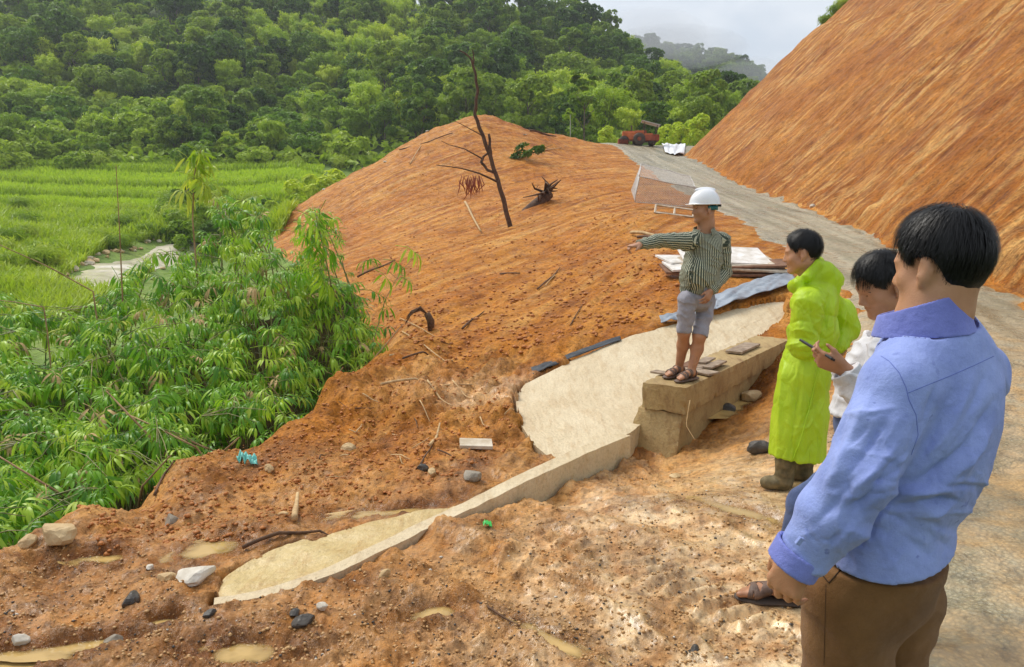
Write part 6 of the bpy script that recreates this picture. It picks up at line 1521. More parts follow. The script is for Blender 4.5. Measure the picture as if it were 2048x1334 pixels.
def plastic_mat():
    m, n, l, p = new_mat('lime_raincoat_plastic'); tc = n.new('ShaderNodeTexCoord')
    a = nz(n, l, 5, 4, .6, tc.outputs['Object']); r = ramp(n, [(.3, (.53, .76, .018)), (.7, (.67, .89, .05))]); l.new(a.outputs['Fac'], r.inputs[0]); l.new(r.outputs[0], p.inputs['Base Color'])
    p.inputs['Roughness'].default_value = .42; p.inputs['Specular IOR Level'].default_value = .5
    mp = n.new('ShaderNodeMapping'); mp.inputs['Scale'].default_value = (1, 1, .45); l.new(tc.outputs['Object'], mp.inputs[0])
    f = nz(n, l, 16, 4, .55, mp.outputs[0], .8); l.new(bump(n, l, f.outputs['Fac'], .035, .55), p.inputs['Normal'])
    t = n.new('ShaderNodeBsdfTranslucent'); l.new(r.outputs[0], t.inputs['Color']); mx = n.new('ShaderNodeMixShader'); mx.inputs[0].default_value = .40
    out = [x for x in n if x.type == 'OUTPUT_MATERIAL'][0]; l.new(p.outputs[0], mx.inputs[1]); l.new(t.outputs[0], mx.inputs[2]); l.new(mx.outputs[0], out.inputs[0])
    return m
MAT['raincoat'] = plastic_mat()
MAT['sandal'] = simple_mat('brown_sandal_leather', (.075, .045, .032), (.16, .095, .065), 20, .55, .002, 120)
MAT['sole'] = simple_mat('dark_rubber_sole', (.035, .025, .02), (.09, .06, .04), 14, .7)
MAT['helmet'] = simple_mat('white_helmet_plastic', (.78, .78, .80), (.84, .84, .86), 3, .22, spec=.5)
MAT['teal'] = simple_mat('teal_strap', (.01, .10, .10), (.02, .17, .16), 9, .6)
MAT['black_plastic'] = simple_mat('black_plastic', (.012, .012, .014), (.03, .03, .034), 9, .35)
MAT['camo'] = simple_mat('muddy_camouflage_boot', (.045, .04, .018), (.20, .15, .07), 16, .7, .004, 60)
MAT['eye_dark'] = simple_mat('eye', (.012, .008, .006), (.02, .012, .008), 9, .15)
MAT['nail'] = simple_mat('nail', (.55, .33, .25), (.62, .40, .32), 9, .35)
MAT['seam'] = simple_mat('blue_seam_thread', (.10, .14, .44), (.12, .17, .50), 9, .8)
MAT['brown_seam'] = simple_mat('brown_seam_thread', (.04, .016, .006), (.06, .03, .01), 9, .8)

def strands(name, parent, base, c, R, s, n, rg, flow, keep, length, lift=.004, wid=.0011, surf=(.104, .083, .098), cz=.038, seg=6, mat='hair', clip=True):
    """hair locks: short ribbons lying over the scalp, combed along flow(dir)"""
    u = rg.normal(size=(n * 12, 3)); u /= np.linalg.norm(u, axis=1)[:, None]; u = u[keep(u)][:n]; n = len(u)
    rad = np.array(surf); off = np.array((-.012, 0, cz)); V = []; P = u.copy(); L = length * rg.uniform(.6, 1.25, n)[:, None]
    lf = rg.uniform(0, lift, n)[:, None]; rows = []
    for k in range(seg):
        rows.append(P * rad * (1 + 0 * lf) + off + P * (lf + .0012 * k * rg.uniform(.2, 1.2, n)[:, None]))
        f = flow(P) + rg.normal(size=(n, 3)) * .16; f = f - P * (f * P).sum(1)[:, None]; f /= np.maximum(np.linalg.norm(f, axis=1), 1e-6)[:, None]
        P = P + f * L / (seg - 1) / .095; P /= np.linalg.norm(P, axis=1)[:, None]
    Rw = np.stack(rows, 1)
    if clip:
        ok = ~((Rw[..., 2] < np.interp(Rw[..., 0], HL[0], HL[1]) - .014) | (Rw[..., 0] > .080 + (Rw[..., 2] - .05) * .38)).any(1); Rw = Rw[ok]; u = u[ok]; n = len(u)
    T = np.gradient(Rw, axis=1); T /= np.maximum(np.linalg.norm(T, axis=2), 1e-9)[..., None]
    S = np.cross(T, np.repeat(u[:, None], seg, 1)); S /= np.maximum(np.linalg.norm(S, axis=2), 1e-9)[..., None]
    w = (wid * np.linspace(1, .25, seg))[None, :, None] * rg.uniform(.7, 1.5, n)[:, None, None]
    A = Rw + S * w; B = Rw - S * w; V = np.stack((A, B), 2).reshape(n, seg * 2, 3)
    V = (V.reshape(-1, 3) * s) @ R.T + c - base
    i = (np.arange(n) * seg * 2)[:, None] + np.arange(seg - 1)[None] * 2
    Q = np.stack((i, i + 1, i + 3, i + 2), -1).reshape(-1, 4)
    o = link(name, mesh_np(name, V, Q), MAT[mat], parent); o['kind'] = 'stuff'; return o
def hair_cap(c, R, s, vox, cut, surf=(.103, .082, .097), extra=None):
    """hair as a shell over the skull; cut: list of (point, normal) in head space that bound it"""
    lo = c - .17 * s; hi = c + .17 * s; F = Field(lo, hi, vox); T = lambda *p: c + R @ (np.array(p) * s)
    F.ell(T(-.012, 0, .038), np.array(surf) * s, R, .01)
    if extra: extra(F, T)
    for p, n in cut: F.plane(T(*p), R @ np.array(n))
    w = np.stack(np.broadcast_arrays(F.ax[0][:, None, None] - c[0], F.ax[1][None, :, None] - c[1], F.ax[2][None, None, :] - c[2]), -1) @ R / s
    F.F = np.maximum(F.F, ((np.interp(w[..., 0], HL[0], HL[1]) - w[..., 2]) * .75 * s).astype(np.float32))
    return F
# lower edge of a short haircut, front to back: temple, over the ear, down to the nape
HL = (np.array((-.12, -.085, -.060, -.045, -.034, -.005, .020, .034, .046, .09)), np.array((-.055, -.066, -.060, -.040, .015, .036, .032, .004, .030, .060)))
def above_line(u, surf, cz=.038, m=.006):
    p = u * np.array(surf) + np.array((-.012, 0, cz)); m = np.where(p[:, 0] > -.05, m * .5, m * .5); return (p[:, 2] > np.interp(p[:, 0], HL[0], HL[1]) + m) & (p[:, 0] < .066 + (p[:, 2] - .05) * .38)
def hairline(e, base, c, R, s, n, seed):
    """short fine hairs that soften the edge of the haircut"""
    def near(u):
        p = u * np.array((.101, .080, .097)) + np.array((-.012, 0, .038)); d = p[:, 2] - np.interp(p[:, 0], HL[0], HL[1]); return (d > -.004) & (d < .014) & (p[:, 0] < .062)
    strands('hairline', e, base, c, R, s, n, np.random.default_rng(seed), lambda P: np.array((-.25, 0, -1.)) + 0 * P, near, .016, .0015, .0006, (.100, .0785, .096), clip=False, seg=4)
def on_surface(o, pts, lift=.0015):
    """follow the visible surface of a garment along a line seen in the photograph"""
    from mathutils.bvhtree import BVHTree
    me = o.data; off = o.parent.matrix_basis.translation if o.parent else Vector((0, 0, 0))
    t = BVHTree.FromPolygons([v.co + off for v in me.vertices], [p.vertices[:] for p in me.polygons]); out = []
    for px, py in pts:
        d = Vector(at(px, py, 1.0)) - Vector((0, 0, CAM_H)); h = t.ray_cast(Vector((0, 0, CAM_H)), d.normalized())
        if h[0] is not None: out.append(np.array(h[0] + h[1] * lift - off))
    return out
def densify(pts, k=6):
    P = np.array(pts, float); t = np.linspace(0, len(P) - 1, (len(P) - 1) * k + 1); return np.stack([np.interp(t, range(len(P)), P[:, i]) for i in range(P.shape[1])], -1)
def stitch(o, name, pts, mat, rad=.0012, lift=.0008):
    q = on_surface(o, densify(pts), lift)
    if len(q) > 2: MB().tube(q, rad, 5).build(name, MAT[mat], o.parent, True)
def person(label, base):
    e = empty('person', tuple(base)); tag(e, label, 'person'); return e
J = at
def creases(V, lines, cam_side=None):
    """folds of cloth laid along lines read from the photograph: (points, half-width px, height m)"""
    yc = CP * (V[:, 1]) - SP * (V[:, 2] - CAM_H); u = 1024 + FPX * V[:, 0] / yc; v = 667 - FPX * (SP * V[:, 1] + CP * (V[:, 2] - CAM_H)) / yc
    g = np.zeros(len(V))
    for pts, w, amp in lines:
        P = np.array(pts, float); seg = np.linalg.norm(np.diff(P, axis=0), axis=1); cum = np.concatenate(([0], np.cumsum(seg))); best = np.full(len(V), 1e9); tt = np.zeros(len(V))
        for i in range(len(P) - 1):
            a, b = P[i], P[i + 1]; ab = b - a; t = np.clip(((u - a[0]) * ab[0] + (v - a[1]) * ab[1]) / (ab @ ab), 0, 1)
            d = np.hypot(u - a[0] - ab[0] * t, v - a[1] - ab[1] * t); m = d < best; best = np.where(m, d, best); tt = np.where(m, (cum[i] + t * seg[i]) / cum[-1], tt)
        g += amp * np.exp(-(best / w) ** 1.4) * np.sin(np.clip(tt, .04, .96) * math.pi) ** .6
    return g

SUBPART = {'collar': 'shirt', 'cuff': 'shirt', 'cuff_tab': 'shirt', 'seam': 'shirt', 'button': 'shirt', 'button_placket': 'shirt', 'hair_strands': 'hair', 'fringe': 'hair', 'nape_hair': 'hair', 'hairline': 'hair', 'pocket_seam': 'trousers', 'side_seam': 'trousers',
           'eyebrow': 'body', 'eyelashes': 'body', 'eye': 'body', 'front_flap_edge': 'raincoat', 'rim': 'shell'}
def nest(e):
    """hang the small pieces under the garment or body they belong to"""
    by = {}
    for c in e.children: by.setdefault(c.name.split('.')[0], c)
    for c in list(e.children):
        k = SUBPART.get(c.name.split('.')[0])
        if k and k in by: c.parent = by[k]

def rand_creases(seed, box, n, ang, sd, ln, w, amp):
    """small irregular wrinkles inside a region of a garment"""
    rg = np.random.default_rng(seed); out = []
    for k in range(n):
        x, y = rg.uniform(box[0], box[2]), rg.uniform(box[1], box[3]); a = ang + rg.normal() * sd; L = rg.uniform(*ln); b = a + rg.normal() * .35
        out.append(([(x, y), (x + L * .5 * math.cos(a), y + L * .5 * math.sin(a)), (x + L * .5 * math.cos(a) + L * .5 * math.cos(b), y + L * .5 * math.sin(a) + L * .5 * math.sin(b))], w * rg.uniform(.7, 1.4), amp * rg.choice((-1, 1)) * rg.uniform(.5, 1.2)))
    return out
# ------------------------------------------------------------------ man in the blue shirt, nearest, seen from behind
def ridge(a): return 1 - np.abs(a) * 2
def make_blue():
    f = np.array((-.763, .645, 0)); lf = np.array((-.645, -.763, 0)); up = np.array((0, 0, 1.))
    base = np.array((.70, 1.50, 0.0)); e = person('man in a blue long sleeved shirt and brown trousers seen from behind', base)
    hc = J(1876, 532, 1.45); s = .80; HR = frame(R(125), R(8))
    neck = J(1850, 668, 1.46); Ls, Rs = J(1796, 778, 1.37), J(1950, 752, 1.57); Le, Lw = J(1722, 950, 1.33), J(1610, 1104, 1.36); Re, Rw = J(1905, 925, 1.66), J(1800, 1000, 1.82)
    Lh, Rh = J(1698, 1185, 1.43), J(1795, 1190, 1.53); Lk, Rk = J(1690, 1500, 1.45), J(1725, 1480, 1.60)
    Lf_, Rf_ = np.array((Lk[0] - .02, Lk[1] + .03, 0)), np.array((Rk[0] + .03, Rk[1] + .03, 0))
    # body
    F = Field((.30, 1.05, -.01), (1.15, 2.05, 1.92), .0056)
    T = add_head(F, hc, HR, s, neck, .066)
    F.chain([(neck, .07), (J(1862, 800, 1.47), .12), (J(1790, 1010, 1.47), .11), (J(1762, 1150, 1.47), .12)], .04, (f, .72))
    F.chain([(Ls, .05), (Le, .040), (Lw, .027)], .02); F.chain([(Rs, .05), (Re, .040), (Rw, .027)], .02)
    hd = J(1566, 1182, 1.385) - J(1604, 1106, 1.36)
    add_hand(F, J(1600, 1112, 1.36), hd, (.75, .62, -.1), f, 1.0, (.55, .75, .45))
    for h, k, ft in ((Lh, Lk, Lf_), (Rh, Rk, Rf_)):
        F.chain([(h, .07), (k, .048), (ft + (0, 0, .08), .035)], .03); add_foot(F, ft, f, 1.0)
    grow(F, 'body', MAT['skin'], e, base, it=2)
    # shirt
    S = Field((.28, 1.0, .62), (1.15, 2.0, 1.62), .0044)
    S.chain([(J(1862, 690, 1.46), .084), (J(1866, 760, 1.47), .148), (J(1856, 830, 1.47), .158), (J(1834, 895, 1.47), .160), (J(1818, 935, 1.47), .156)], .05, (f, .74))
    S.chain([(J(1816, 930, 1.47), .152), (J(1792, 956, 1.47), .124), (J(1780, 1004, 1.47), .146), (J(1768, 1150, 1.47), .168)], .012, (f, .80))
    S.cap(J(1862, 692, 1.46), Ls + (0, 0, .012), .060, .064, .05); S.cap(J(1862, 692, 1.46), Rs + (0, 0, .012), .060, .062, .05)
    S.chain([(Ls, .070), ((Ls + Le) / 2, .067), (Le, .064), ((Le + Lw) / 2 + (0, 0, -.004), .061), (Lw, .050)], .016); S.chain([(Rs, .062), ((Rs + Re) / 2, .062), (Re, .058), (Rw, .046)], .022)
    hp = J(1815, 1136, 1.37); S.plane(hp, (-.22 * lf[0], -.22 * lf[1], -1))     # hem
    cd = (J(1588, 1126, 1.362) - Le); cd /= np.linalg.norm(cd)
    # cuff end: cut only the sleeve
    sl, g = S._reg(Lw - .12, Lw + .12, .0)
    cut = J(1590, 1120, 1.36); dd = (g[0] - cut[0]) * cd[0] + (g[1] - cut[1]) * cd[1] + (g[2] - cut[2]) * cd[2]
    arm = np.linalg.norm(np.cross(np.stack(np.broadcast_arrays(g[0] - Lw[0], g[1] - Lw[1], g[2] - Lw[2]), -1), cd), axis=-1) < .058
    S.F[sl] = np.where(arm & (dd > -.05) & (dd < .055), np.maximum(S.F[sl], dd), S.F[sl])
    S.cut(J(1852, 676, 1.45), (f[0] * .30, f[1] * .30, 1), J(1850, 660, 1.45), .092)
    def folds(V, N):
        l = V[:, 0] * lf[0] + V[:, 1] * lf[1]; q = V[:, 0] * f[0] + V[:, 1] * f[1]; z = V[:, 2]
        arm_d = np.minimum.reduce([np.linalg.norm(V - (a + np.clip(((V - a) @ (b - a)) / ((b - a) @ (b - a)), 0, 1)[:, None] * (b - a)), axis=1) for a, b in ((Ls, Le), (Le, Lw))])
        arm = sstep(.105, .085, arm_d)
        wz = J(1788, 958, 1.47)[2]
        waist = np.exp(-((z - wz - .015) / .045) ** 2); back = sstep(wz, wz + .10, z) * sstep(wz + .36, wz + .25, z)
        d1 = z * 1.0 - l * .85; d2 = z * .85 + l * 1.0
        g = .010 * waist * ridge(fbm(d1 * 22, d2 * 3.5, q * 2, 2)) - .006 * waist
        g = g + back * .006 * (ridge(fbm(d1 * 6, d2 * 1.5, q * 2 + 3, 2)) ** 3 - .35) + .0025 * fbm(d1 * 16, d2 * 6, q * 4, 2)
        low = sstep(wz, wz - .07, z); g = g + low * (.006 * fbm(l * 9, z * 3, q * 7, 2))
        t = (V - Ls) @ (Lw - Ls) / ((Lw - Ls) @ (Lw - Ls)); ax = (Lw - Ls) / np.linalg.norm(Lw - Ls); sd = V - Ls - np.outer((V - Ls) @ ax, ax)
        ga = .006 * (ridge(fbm(t * 3.5 + 5 * sd[:, 0], sd[:, 1] * 7, sd[:, 2] * 7 + 3, 2)) ** 3 - .3) * (sstep(.02, .2, t)) + .002 * fbm(V[:, 0] * 20, V[:, 1] * 20, V[:, 2] * 10, 2)
        cr = creases(V, [([(1788, 1012), (1840, 1004), (1908, 1000)], 8, -.010), ([(1780, 990), (1840, 984), (1912, 972)], 9, .009), ([(1690, 1018), (1740, 996), (1790, 985)], 8, -.008), ([(1820, 1030), (1890, 1036)], 8, .006),
             ([(1992, 800), (1935, 895), (1855, 955), (1790, 984)], 10, -.012), ([(1990, 850), (1935, 925), (1865, 985)], 11, .010), ([(1905, 785), (1872, 865), (1828, 935)], 11, -.009), ([(1945, 765), (1905, 850), (1860, 905)], 11, .008),
             ([(1972, 745), (1955, 800), (1925, 850)], 9, -.007), ([(1874, 768), (1862, 800), (1846, 845)], 6, -.007), ([(1748, 780), (1695, 895), (1652, 985)], 14, .009), ([(1778, 830), (1735, 900), (1682, 965)], 10, -.010),
             ([(1800, 880), (1760, 935), (1700, 985)], 9, .008), ([(1705, 965), (1668, 1010), (1630, 1050)], 10, -.008), ([(1790, 920), (1745, 985), (1690, 1040)], 9, -.008), ([(1700, 1060), (1765, 1092)], 12, .005), ([(1800, 1060), (1870, 1120)], 14, -.006), ([(1840, 1040), (1905, 1085)], 12, .006)] + rand_creases(5, (1800, 790, 1980, 960), 22, 2.25, .35, (45, 120), 5, .0035) + rand_creases(6, (1680, 800, 1800, 1060), 22, 2.1, .45, (40, 110), 5, .0035)
             + rand_creases(7, (1740, 960, 1900, 1030), 16, .05, .25, (50, 120), 5, .0045) + rand_creases(8, (1660, 1040, 1900, 1140), 14, .6, .5, (40, 100), 6, .003) + rand_creases(9, (1600, 1040, 1700, 1110), 8, 1.0, .6, (25, 50), 4, .003))
        hm = sstep(0, .05, (V - hp) @ np.array((.22 * lf[0], .22 * lf[1], 1)))
        return cr * (.3 + .7 * hm) + (g * (1 - arm) + ga * arm) * (.25 + .75 * hm) * (1 - .8 * sstep(.12, .2, -l + (Rs @ lf) * 1 - .0) )
    sh = grow(S, 'shirt', MAT['blue_cloth'], e, base, folds, 2)
    # cuff
    C = Field(Lw - .12, Lw + .12, .003); ca, cb = J(1604, 1098, 1.36), J(1582, 1133, 1.362); C.cap(ca, cb, .052, .051, .004); C.cap(ca - cd * .1, cb + cd * .1, .046, .044, .003, op='sub'); C.plane(cb, cd); C.plane(ca, -cd)
    grow(C, 'cuff', MAT['blue_collar'], e, base, None, 1)
    MB().box(J(1599, 1082, 1.30) - base, (.012, .006, .016), rotm(.3, .5, .4)).build('cuff_tab', MAT['blue_cloth'], e, bev=.001)
    # collar: a folded band round the neck, lower at the throat
    K = Field(neck - .17, neck + .17, .0028); n_ = up + f * .38; kt, kb = J(1846, 606, 1.45), J(1846, 668, 1.45); ax = up + f * .10; ax /= np.linalg.norm(ax)
    K.cap(kb - ax * .04, kt + ax * .03, .106, .066, .004, (lf, .92)); K.cap(kb - ax * .06, kt + ax * .06, .103, .054, .003, (lf, .90), op='sub'); K.plane(kt, n_); K.plane(kb, -(up + f * .12))
    grow(K, 'collar', MAT['blue_collar'], e, base, lambda V, N: .0015 * fbm(V[:, 0] * 20, V[:, 1] * 20, V[:, 2] * 20, 2), 1)
    # trousers
    P = Field((.30, 1.05, -.01), (1.10, 1.95, .98), .0065)
    P.cap(J(1764, 1115, 1.47), J(1752, 1150, 1.47), .148, .140, .03, (f, .82))
    for h, k, ft in ((Lh, Lk, Lf_), (Rh, Rk, Rf_)): P.chain([(h, .092), ((h + k) / 2, .086), (k, .078), (ft + (0, 0, .06), .072)], .02)
    P.plane(J(1764, 1110, 1.47), (0, 0, 1)); P.plane((0, 0, .035), (0, 0, -1))
    grow(P, 'trousers', MAT['brown_cloth'], e, base, lambda V, N: .006 * (ridge(fbm(V[:, 2] * 9 + V[:, 0] * 5, V[:, 0] * 5, V[:, 1] * 5, 2)) ** 2 - .4) + .003 * fbm(V[:, 0] * 22, V[:, 1] * 22, V[:, 2] * 12, 2), 2)
    # hair
    H = hair_cap(hc, HR, s, .004, [((.066, 0, .05), (.93, 0, -.36))], (.106, .084, .104),
                 lambda F, T: (F.ell(T(-.045, 0, -.012), np.array((.062, .070, .062)) * s, HR, .02)))
    grow(H, 'hair', MAT['hair'], e, base, lambda V, N: .0035 * fbm(V[:, 0] * 60, V[:, 1] * 60, V[:, 2] * 22, 3), 2)
    keep = lambda u: above_line(u, (.106, .084, .104), .038, .022)
    crown = np.array((-.35, 0, .93))
    flow = lambda P: (P - crown) * 1.0 + np.array((.25, 0, -.55))
    rg = np.random.default_rng(4)
    strands('hair_strands', e, base, hc, HR, s, 6500, rg, flow, keep, .045, .010, .0009, (.110, .089, .106))
    kn = lambda u: (u[:, 0] < -.1) & (u[:, 2] < -.35) & (u[:, 2] > -.80) & (u[:, 2] > -.62 + .5 * u[:, 0])
    strands('nape_hair', e, base, hc, HR, s, 1200, rg, lambda P: np.array((0, 0, -1.)) + 0 * P, kn, .022, .003, .0009, (.100, .078, .095), clip=False)
    # seams
    stitch(sh, 'seam', [(1762, 712), (1778, 722), (1798, 745), (1812, 775), (1818, 800), (1832, 830), (1836, 870), (1822, 910)], 'seam', .0006, .0002)
    stitch(sh, 'seam', [(1816, 786), (1850, 772), (1900, 752), (1950, 730), (1988, 712)], 'seam', .0006, .0002)
    tr = [c for c in e.children if c.name.startswith('trousers')][0]
    stitch(tr, 'pocket_seam', [(1640, 1128), (1645, 1150), (1658, 1166), (1672, 1150), (1690, 1128)], 'brown_seam', .0012)
    stitch(tr, 'side_seam', [(1652, 1170), (1650, 1250), (1648, 1330)], 'brown_seam', .0006, .0002)
    hairline(e, base, hc, HR, s, 2200, 71)
    return e
nest(make_blue())
# ------------------------------------------------------------------ man in the white shirt reading a phone, between the raincoat and the blue shirt
def make_white():
    f = np.array((-.985, -.17, 0)); lf = np.array((.17, -.985, 0)); up = np.array((0, 0, 1.))
    base = np.array((1.35, 2.86, 0.0)); e = person('man in an off white shirt looking down at a phone', base)
    hc = J(1764, 570, 2.80); s = .96; HR = frame(R(186), R(26), R(-3))
    neck = J(1796, 650, 2.82); Ls, Rs = J(1782, 708, 2.64), J(1812, 690, 2.98); Le, Lw = J(1742, 806, 2.58), J(1694, 742, 2.60); Re, Rw = J(1750, 800, 3.0), J(1690, 745, 2.86)
    Lh, Rh = J(1770, 890, 2.74), J(1780, 885, 2.90); Lk, Rk = np.array((1.22, 2.78, .48)), np.array((1.24, 2.98, .48)); Lf_, Rf_ = np.array((1.38, 2.74, gz(1.38, 2.74))), at(1570, 1203, 3.02)
    Rf_[2] = gz(Rf_[0], Rf_[1])
    F = Field((.80, 2.40, -.06), (1.95, 3.30, 1.86), .007)
    T = add_head(F, hc, HR, s, neck, .056)
    F.chain([(neck, .06), (J(1772, 750, 2.82), .11), (J(1745, 860, 2.82), .11)], .04, (f, .75))
    F.chain([(Ls, .05), (Le, .040), (Lw, .027)], .02); F.chain([(Rs, .05), (Re, .040), (Rw, .027)], .02)
    hd = J(1646, 722, 2.63) - Lw
    add_hand(F, J(1688, 738, 2.60), hd, (.1, .75, .6), up, 1.0, per=((.35, .9, .5), (.5, 1.0, .6), (.6, 1.1, .6), (.7, 1.1, .6)))
    for h, k, ft in ((Lh, Lk, Lf_), (Rh, Rk, Rf_)): F.chain([(h, .07), (k, .048), (ft + (0, 0, .08), .036)], .03)
    PL = add_foot(F, Lf_ + (0, 0, .022), f, 1.0); PR = add_foot(F, Rf_ + (0, 0, .022), np.array((-.95, .22, 0)), 1.06)
    grow(F, 'body', MAT['skin2'], e, base, it=2)
    # sandals: sole and crossing straps
    for nm, P, sc in (('sandal', PL, 1.0), ('sandal', PR, 1.06)):
        S = Field(P(.07, 0, 0) - .19, P(.07, 0, 0) + .19, .004)
        S.cap(P(-.05, 0, -.008), P(.10, .0, -.008), .040 * sc, .050 * sc, .02, (up, .30)); S.cap(P(.10, .004, -.008), P(.165, .006, -.008), .050 * sc, .040 * sc, .02, (up, .30))
        so = grow(S, 'sandal_sole', MAT['sole'], e, base, None, 1)
        A = Field(P(.07, 0, 0) - .19, P(.07, 0, 0) + .19, .0035); fl = np.array(P(1, 0, 0) - P(0, 0, 0)); fl /= np.linalg.norm(fl); sd = np.cross(up, fl)
        add_foot(A, P(0, 0, 0), fl, sc); base_f = A.F.copy() - .005
        st = np.full(A.F.shape, .1, np.float32); gx, gy, gz_ = A.ax[0][:, None, None], A.ax[1][None, :, None], A.ax[2][None, None, :]
        def slabf(x, ang, w):
            c = P(x, 0, .03); n = fl * math.cos(ang) + sd * math.sin(ang); return np.abs((gx - c[0]) * n[0] + (gy - c[1]) * n[1] + (gz_ - c[2]) * n[2]) - w / 2
        for x, ang, w in ((.128, .25, .024), (.128, -.30, .022), (.085, .45, .022), (.075, -.40, .024), (.035, .0, .026)):
            st = np.minimum(st, np.maximum(base_f, slabf(x, ang, w)))
        lowp = P(0, 0, -.004)[2]; A.F = np.maximum(st, lowp - gz_ + 0 * st).astype(np.float32)
        grow(A, 'sandal_strap', MAT['sandal'], e, base, None, 1)
    # shirt
    S = Field((.92, 2.38, .72), (1.98, 3.25, 1.56), .007)
    S.chain([(J(1794, 676, 2.82), .078), (J(1778, 720, 2.82), .140), (J(1754, 780, 2.82), .152), (J(1738, 850, 2.82), .160), (J(1734, 900, 2.82), .158)], .05, (f, .82))
    S.chain([(Ls, .072), ((Ls + Le) / 2, .068), (Le, .066), ((Le + Lw) / 2, .058), (Lw, .047)], .018); S.chain([(Rs, .07), (Re, .064), (Rw, .046)], .02)
    S.cap(J(1794, 684, 2.82), Ls, .06, .066, .05); S.cap(J(1794, 684, 2.82), Rs, .06, .066, .05)
    S.plane(J(1700, 848, 2.70), (.05, 0, -1)); S.cut(J(1796, 670, 2.82), (f[0] * .35, f[1] * .35, 1), neck, .115)
    cd = Lw - Le; cd /= np.linalg.norm(cd); sl, g = S._reg(Lw - .10, Lw + .10, 0); cut = Lw + cd * .004
    dd = (g[0] - cut[0]) * cd[0] + (g[1] - cut[1]) * cd[1] + (g[2] - cut[2]) * cd[2]
    nr = np.sqrt((g[0] - Lw[0]) ** 2 + (g[1] - Lw[1]) ** 2 + (g[2] - Lw[2]) ** 2) < .075; S.F[sl] = np.where(nr, np.maximum(S.F[sl], dd), S.F[sl])
    def folds(V, N):
        d1 = V[:, 2] + .5 * V[:, 0]; d2 = V[:, 2] * .5 - V[:, 0]
        return .014 * (ridge(fbm(d1 * 11, d2 * 3, V[:, 1] * 5, 2)) ** 3 - .3) + .003 * fbm(V[:, 0] * 26, V[:, 1] * 26, V[:, 2] * 20, 2) + creases(V, rand_creases(25, (1650, 680, 1780, 850), 40, 1.9, .6, (15, 55), 3, .005))
    sh = grow(S, 'shirt', MAT['white_cloth'], e, base, folds, 2)
    C = Field(Lw - .10, Lw + .10, .003); C.cap(Lw - cd * .055, Lw + cd * .006, .052, .050, .004); C.cap(Lw - cd * .2, Lw + cd * .1, .046, .043, .003, op='sub'); C.plane(Lw + cd * .006, cd); C.plane(Lw - cd * .05, -cd)
    grow(C, 'cuff', MAT['white_cloth'], e, base, None, 1)
    K = Field(neck - .17, neck + .17, .003); n_ = up + f * .40; kt, kb = J(1792, 645, 2.81), J(1792, 678, 2.81); ax = up + f * .10; ax /= np.linalg.norm(ax)
    K.cap(kb - ax * .04, kt + ax * .03, .100, .070, .004, (lf, .92)); K.cap(kb - ax * .06, kt + ax * .06, .093, .058, .003, (lf, .90), op='sub'); K.plane(kt, n_); K.plane(kb, -n_)
    grow(K, 'collar', MAT['white_cloth'], e, base, None, 1)
    P = Field((.85, 2.45, -.06), (1.95, 3.30, .98), .0075); P.cap(J(1738, 850, 2.82), J(1745, 900, 2.82), .144, .140, .03, (f, .85))
    for h, k, ft in ((Lh, Lk, Lf_), (Rh, Rk, Rf_)): P.chain([(h, .088), ((h + k) / 2, .080), (k, .070), (ft + (0, 0, .10), .062)], .02)
    P.plane((0, 0, gz(1.38, 2.74) + .075), (0, 0, -1)); grow(P, 'jeans', MAT['jeans'], e, base, lambda V, N: .006 * fbm(V[:, 0] * 14, V[:, 1] * 14, V[:, 2] * 16, 2), 1)
    # hair, damp fringe over the forehead
    H = hair_cap(hc, HR, s, .004, [((.070, 0, .056), (.93, 0, -.36))], (.103, .082, .100))
    grow(H, 'hair', MAT['hair'], e, base, lambda V, N: .003 * fbm(V[:, 0] * 60, V[:, 1] * 60, V[:, 2] * 22, 3), 2)
    rg = np.random.default_rng(14); crown = np.array((-.35, 0, .93))
    strands('hair_strands', e, base, hc, HR, s, 1800, rg, lambda P: (P - crown) + np.array((.3, 0, -.5)), lambda u: above_line(u, (.103, .082, .100), .038, .02), .040, .006, .0013, (.106, .085, .103))
    strands('fringe', e, base, hc, HR, s, 260, rg, lambda P: np.array((1.0, .1, -.9)) + 0 * P, lambda u: (u[:, 2] > .42) & (u[:, 0] > .45), .055, .012, .0012, (.106, .085, .104), clip=False)
    for y in (-1, 1):   # brows and lowered lids
        q = [T(.0905 - .004 * abs(k), y * (.016 + .011 * k), .019 + .0025 * k - .0014 * k * k) - base for k in range(4)]; MB().tube(q, [.0022, .0030, .0028, .0012], 6).build('eyebrow', MAT['hair'], e, True)
        q = [T(.0868 - .0012 * k * k, y * (.020 + .0075 * k), -.0008 - .001 * (k - 1.5) ** 2) - base for k in range(4)]; MB().tube(q, [.0008, .0016, .0016, .0008], 5).build('eyelashes', MAT['eye_dark'], e, True)
    hairline(e, base, hc, HR, s, 1200, 72)
    return e
nest(make_white())
# phone in the hand of the man in white
ph = empty('phone', tuple(J(1640, 704, 2.66))); tag(ph, 'dark smartphone held in the hand of the man in white', 'phone')
d_ = J(1672, 727, 2.60) - J(1622, 697, 2.70); d_ /= np.linalg.norm(d_); n_ = np.array((.35, .25, .9)); n_ -= d_ * (n_ @ d_); n_ /= np.linalg.norm(n_); R_ = np.stack((d_, np.cross(n_, d_), n_), 1)
MB().box((0, 0, 0), (.155, .074, .009), R_).build('case', MAT['black_plastic'], ph, bev=.003)
MB().box(n_ * .0052, (.140, .066, .0006), R_).build('screen', MAT['eye_dark'], ph)
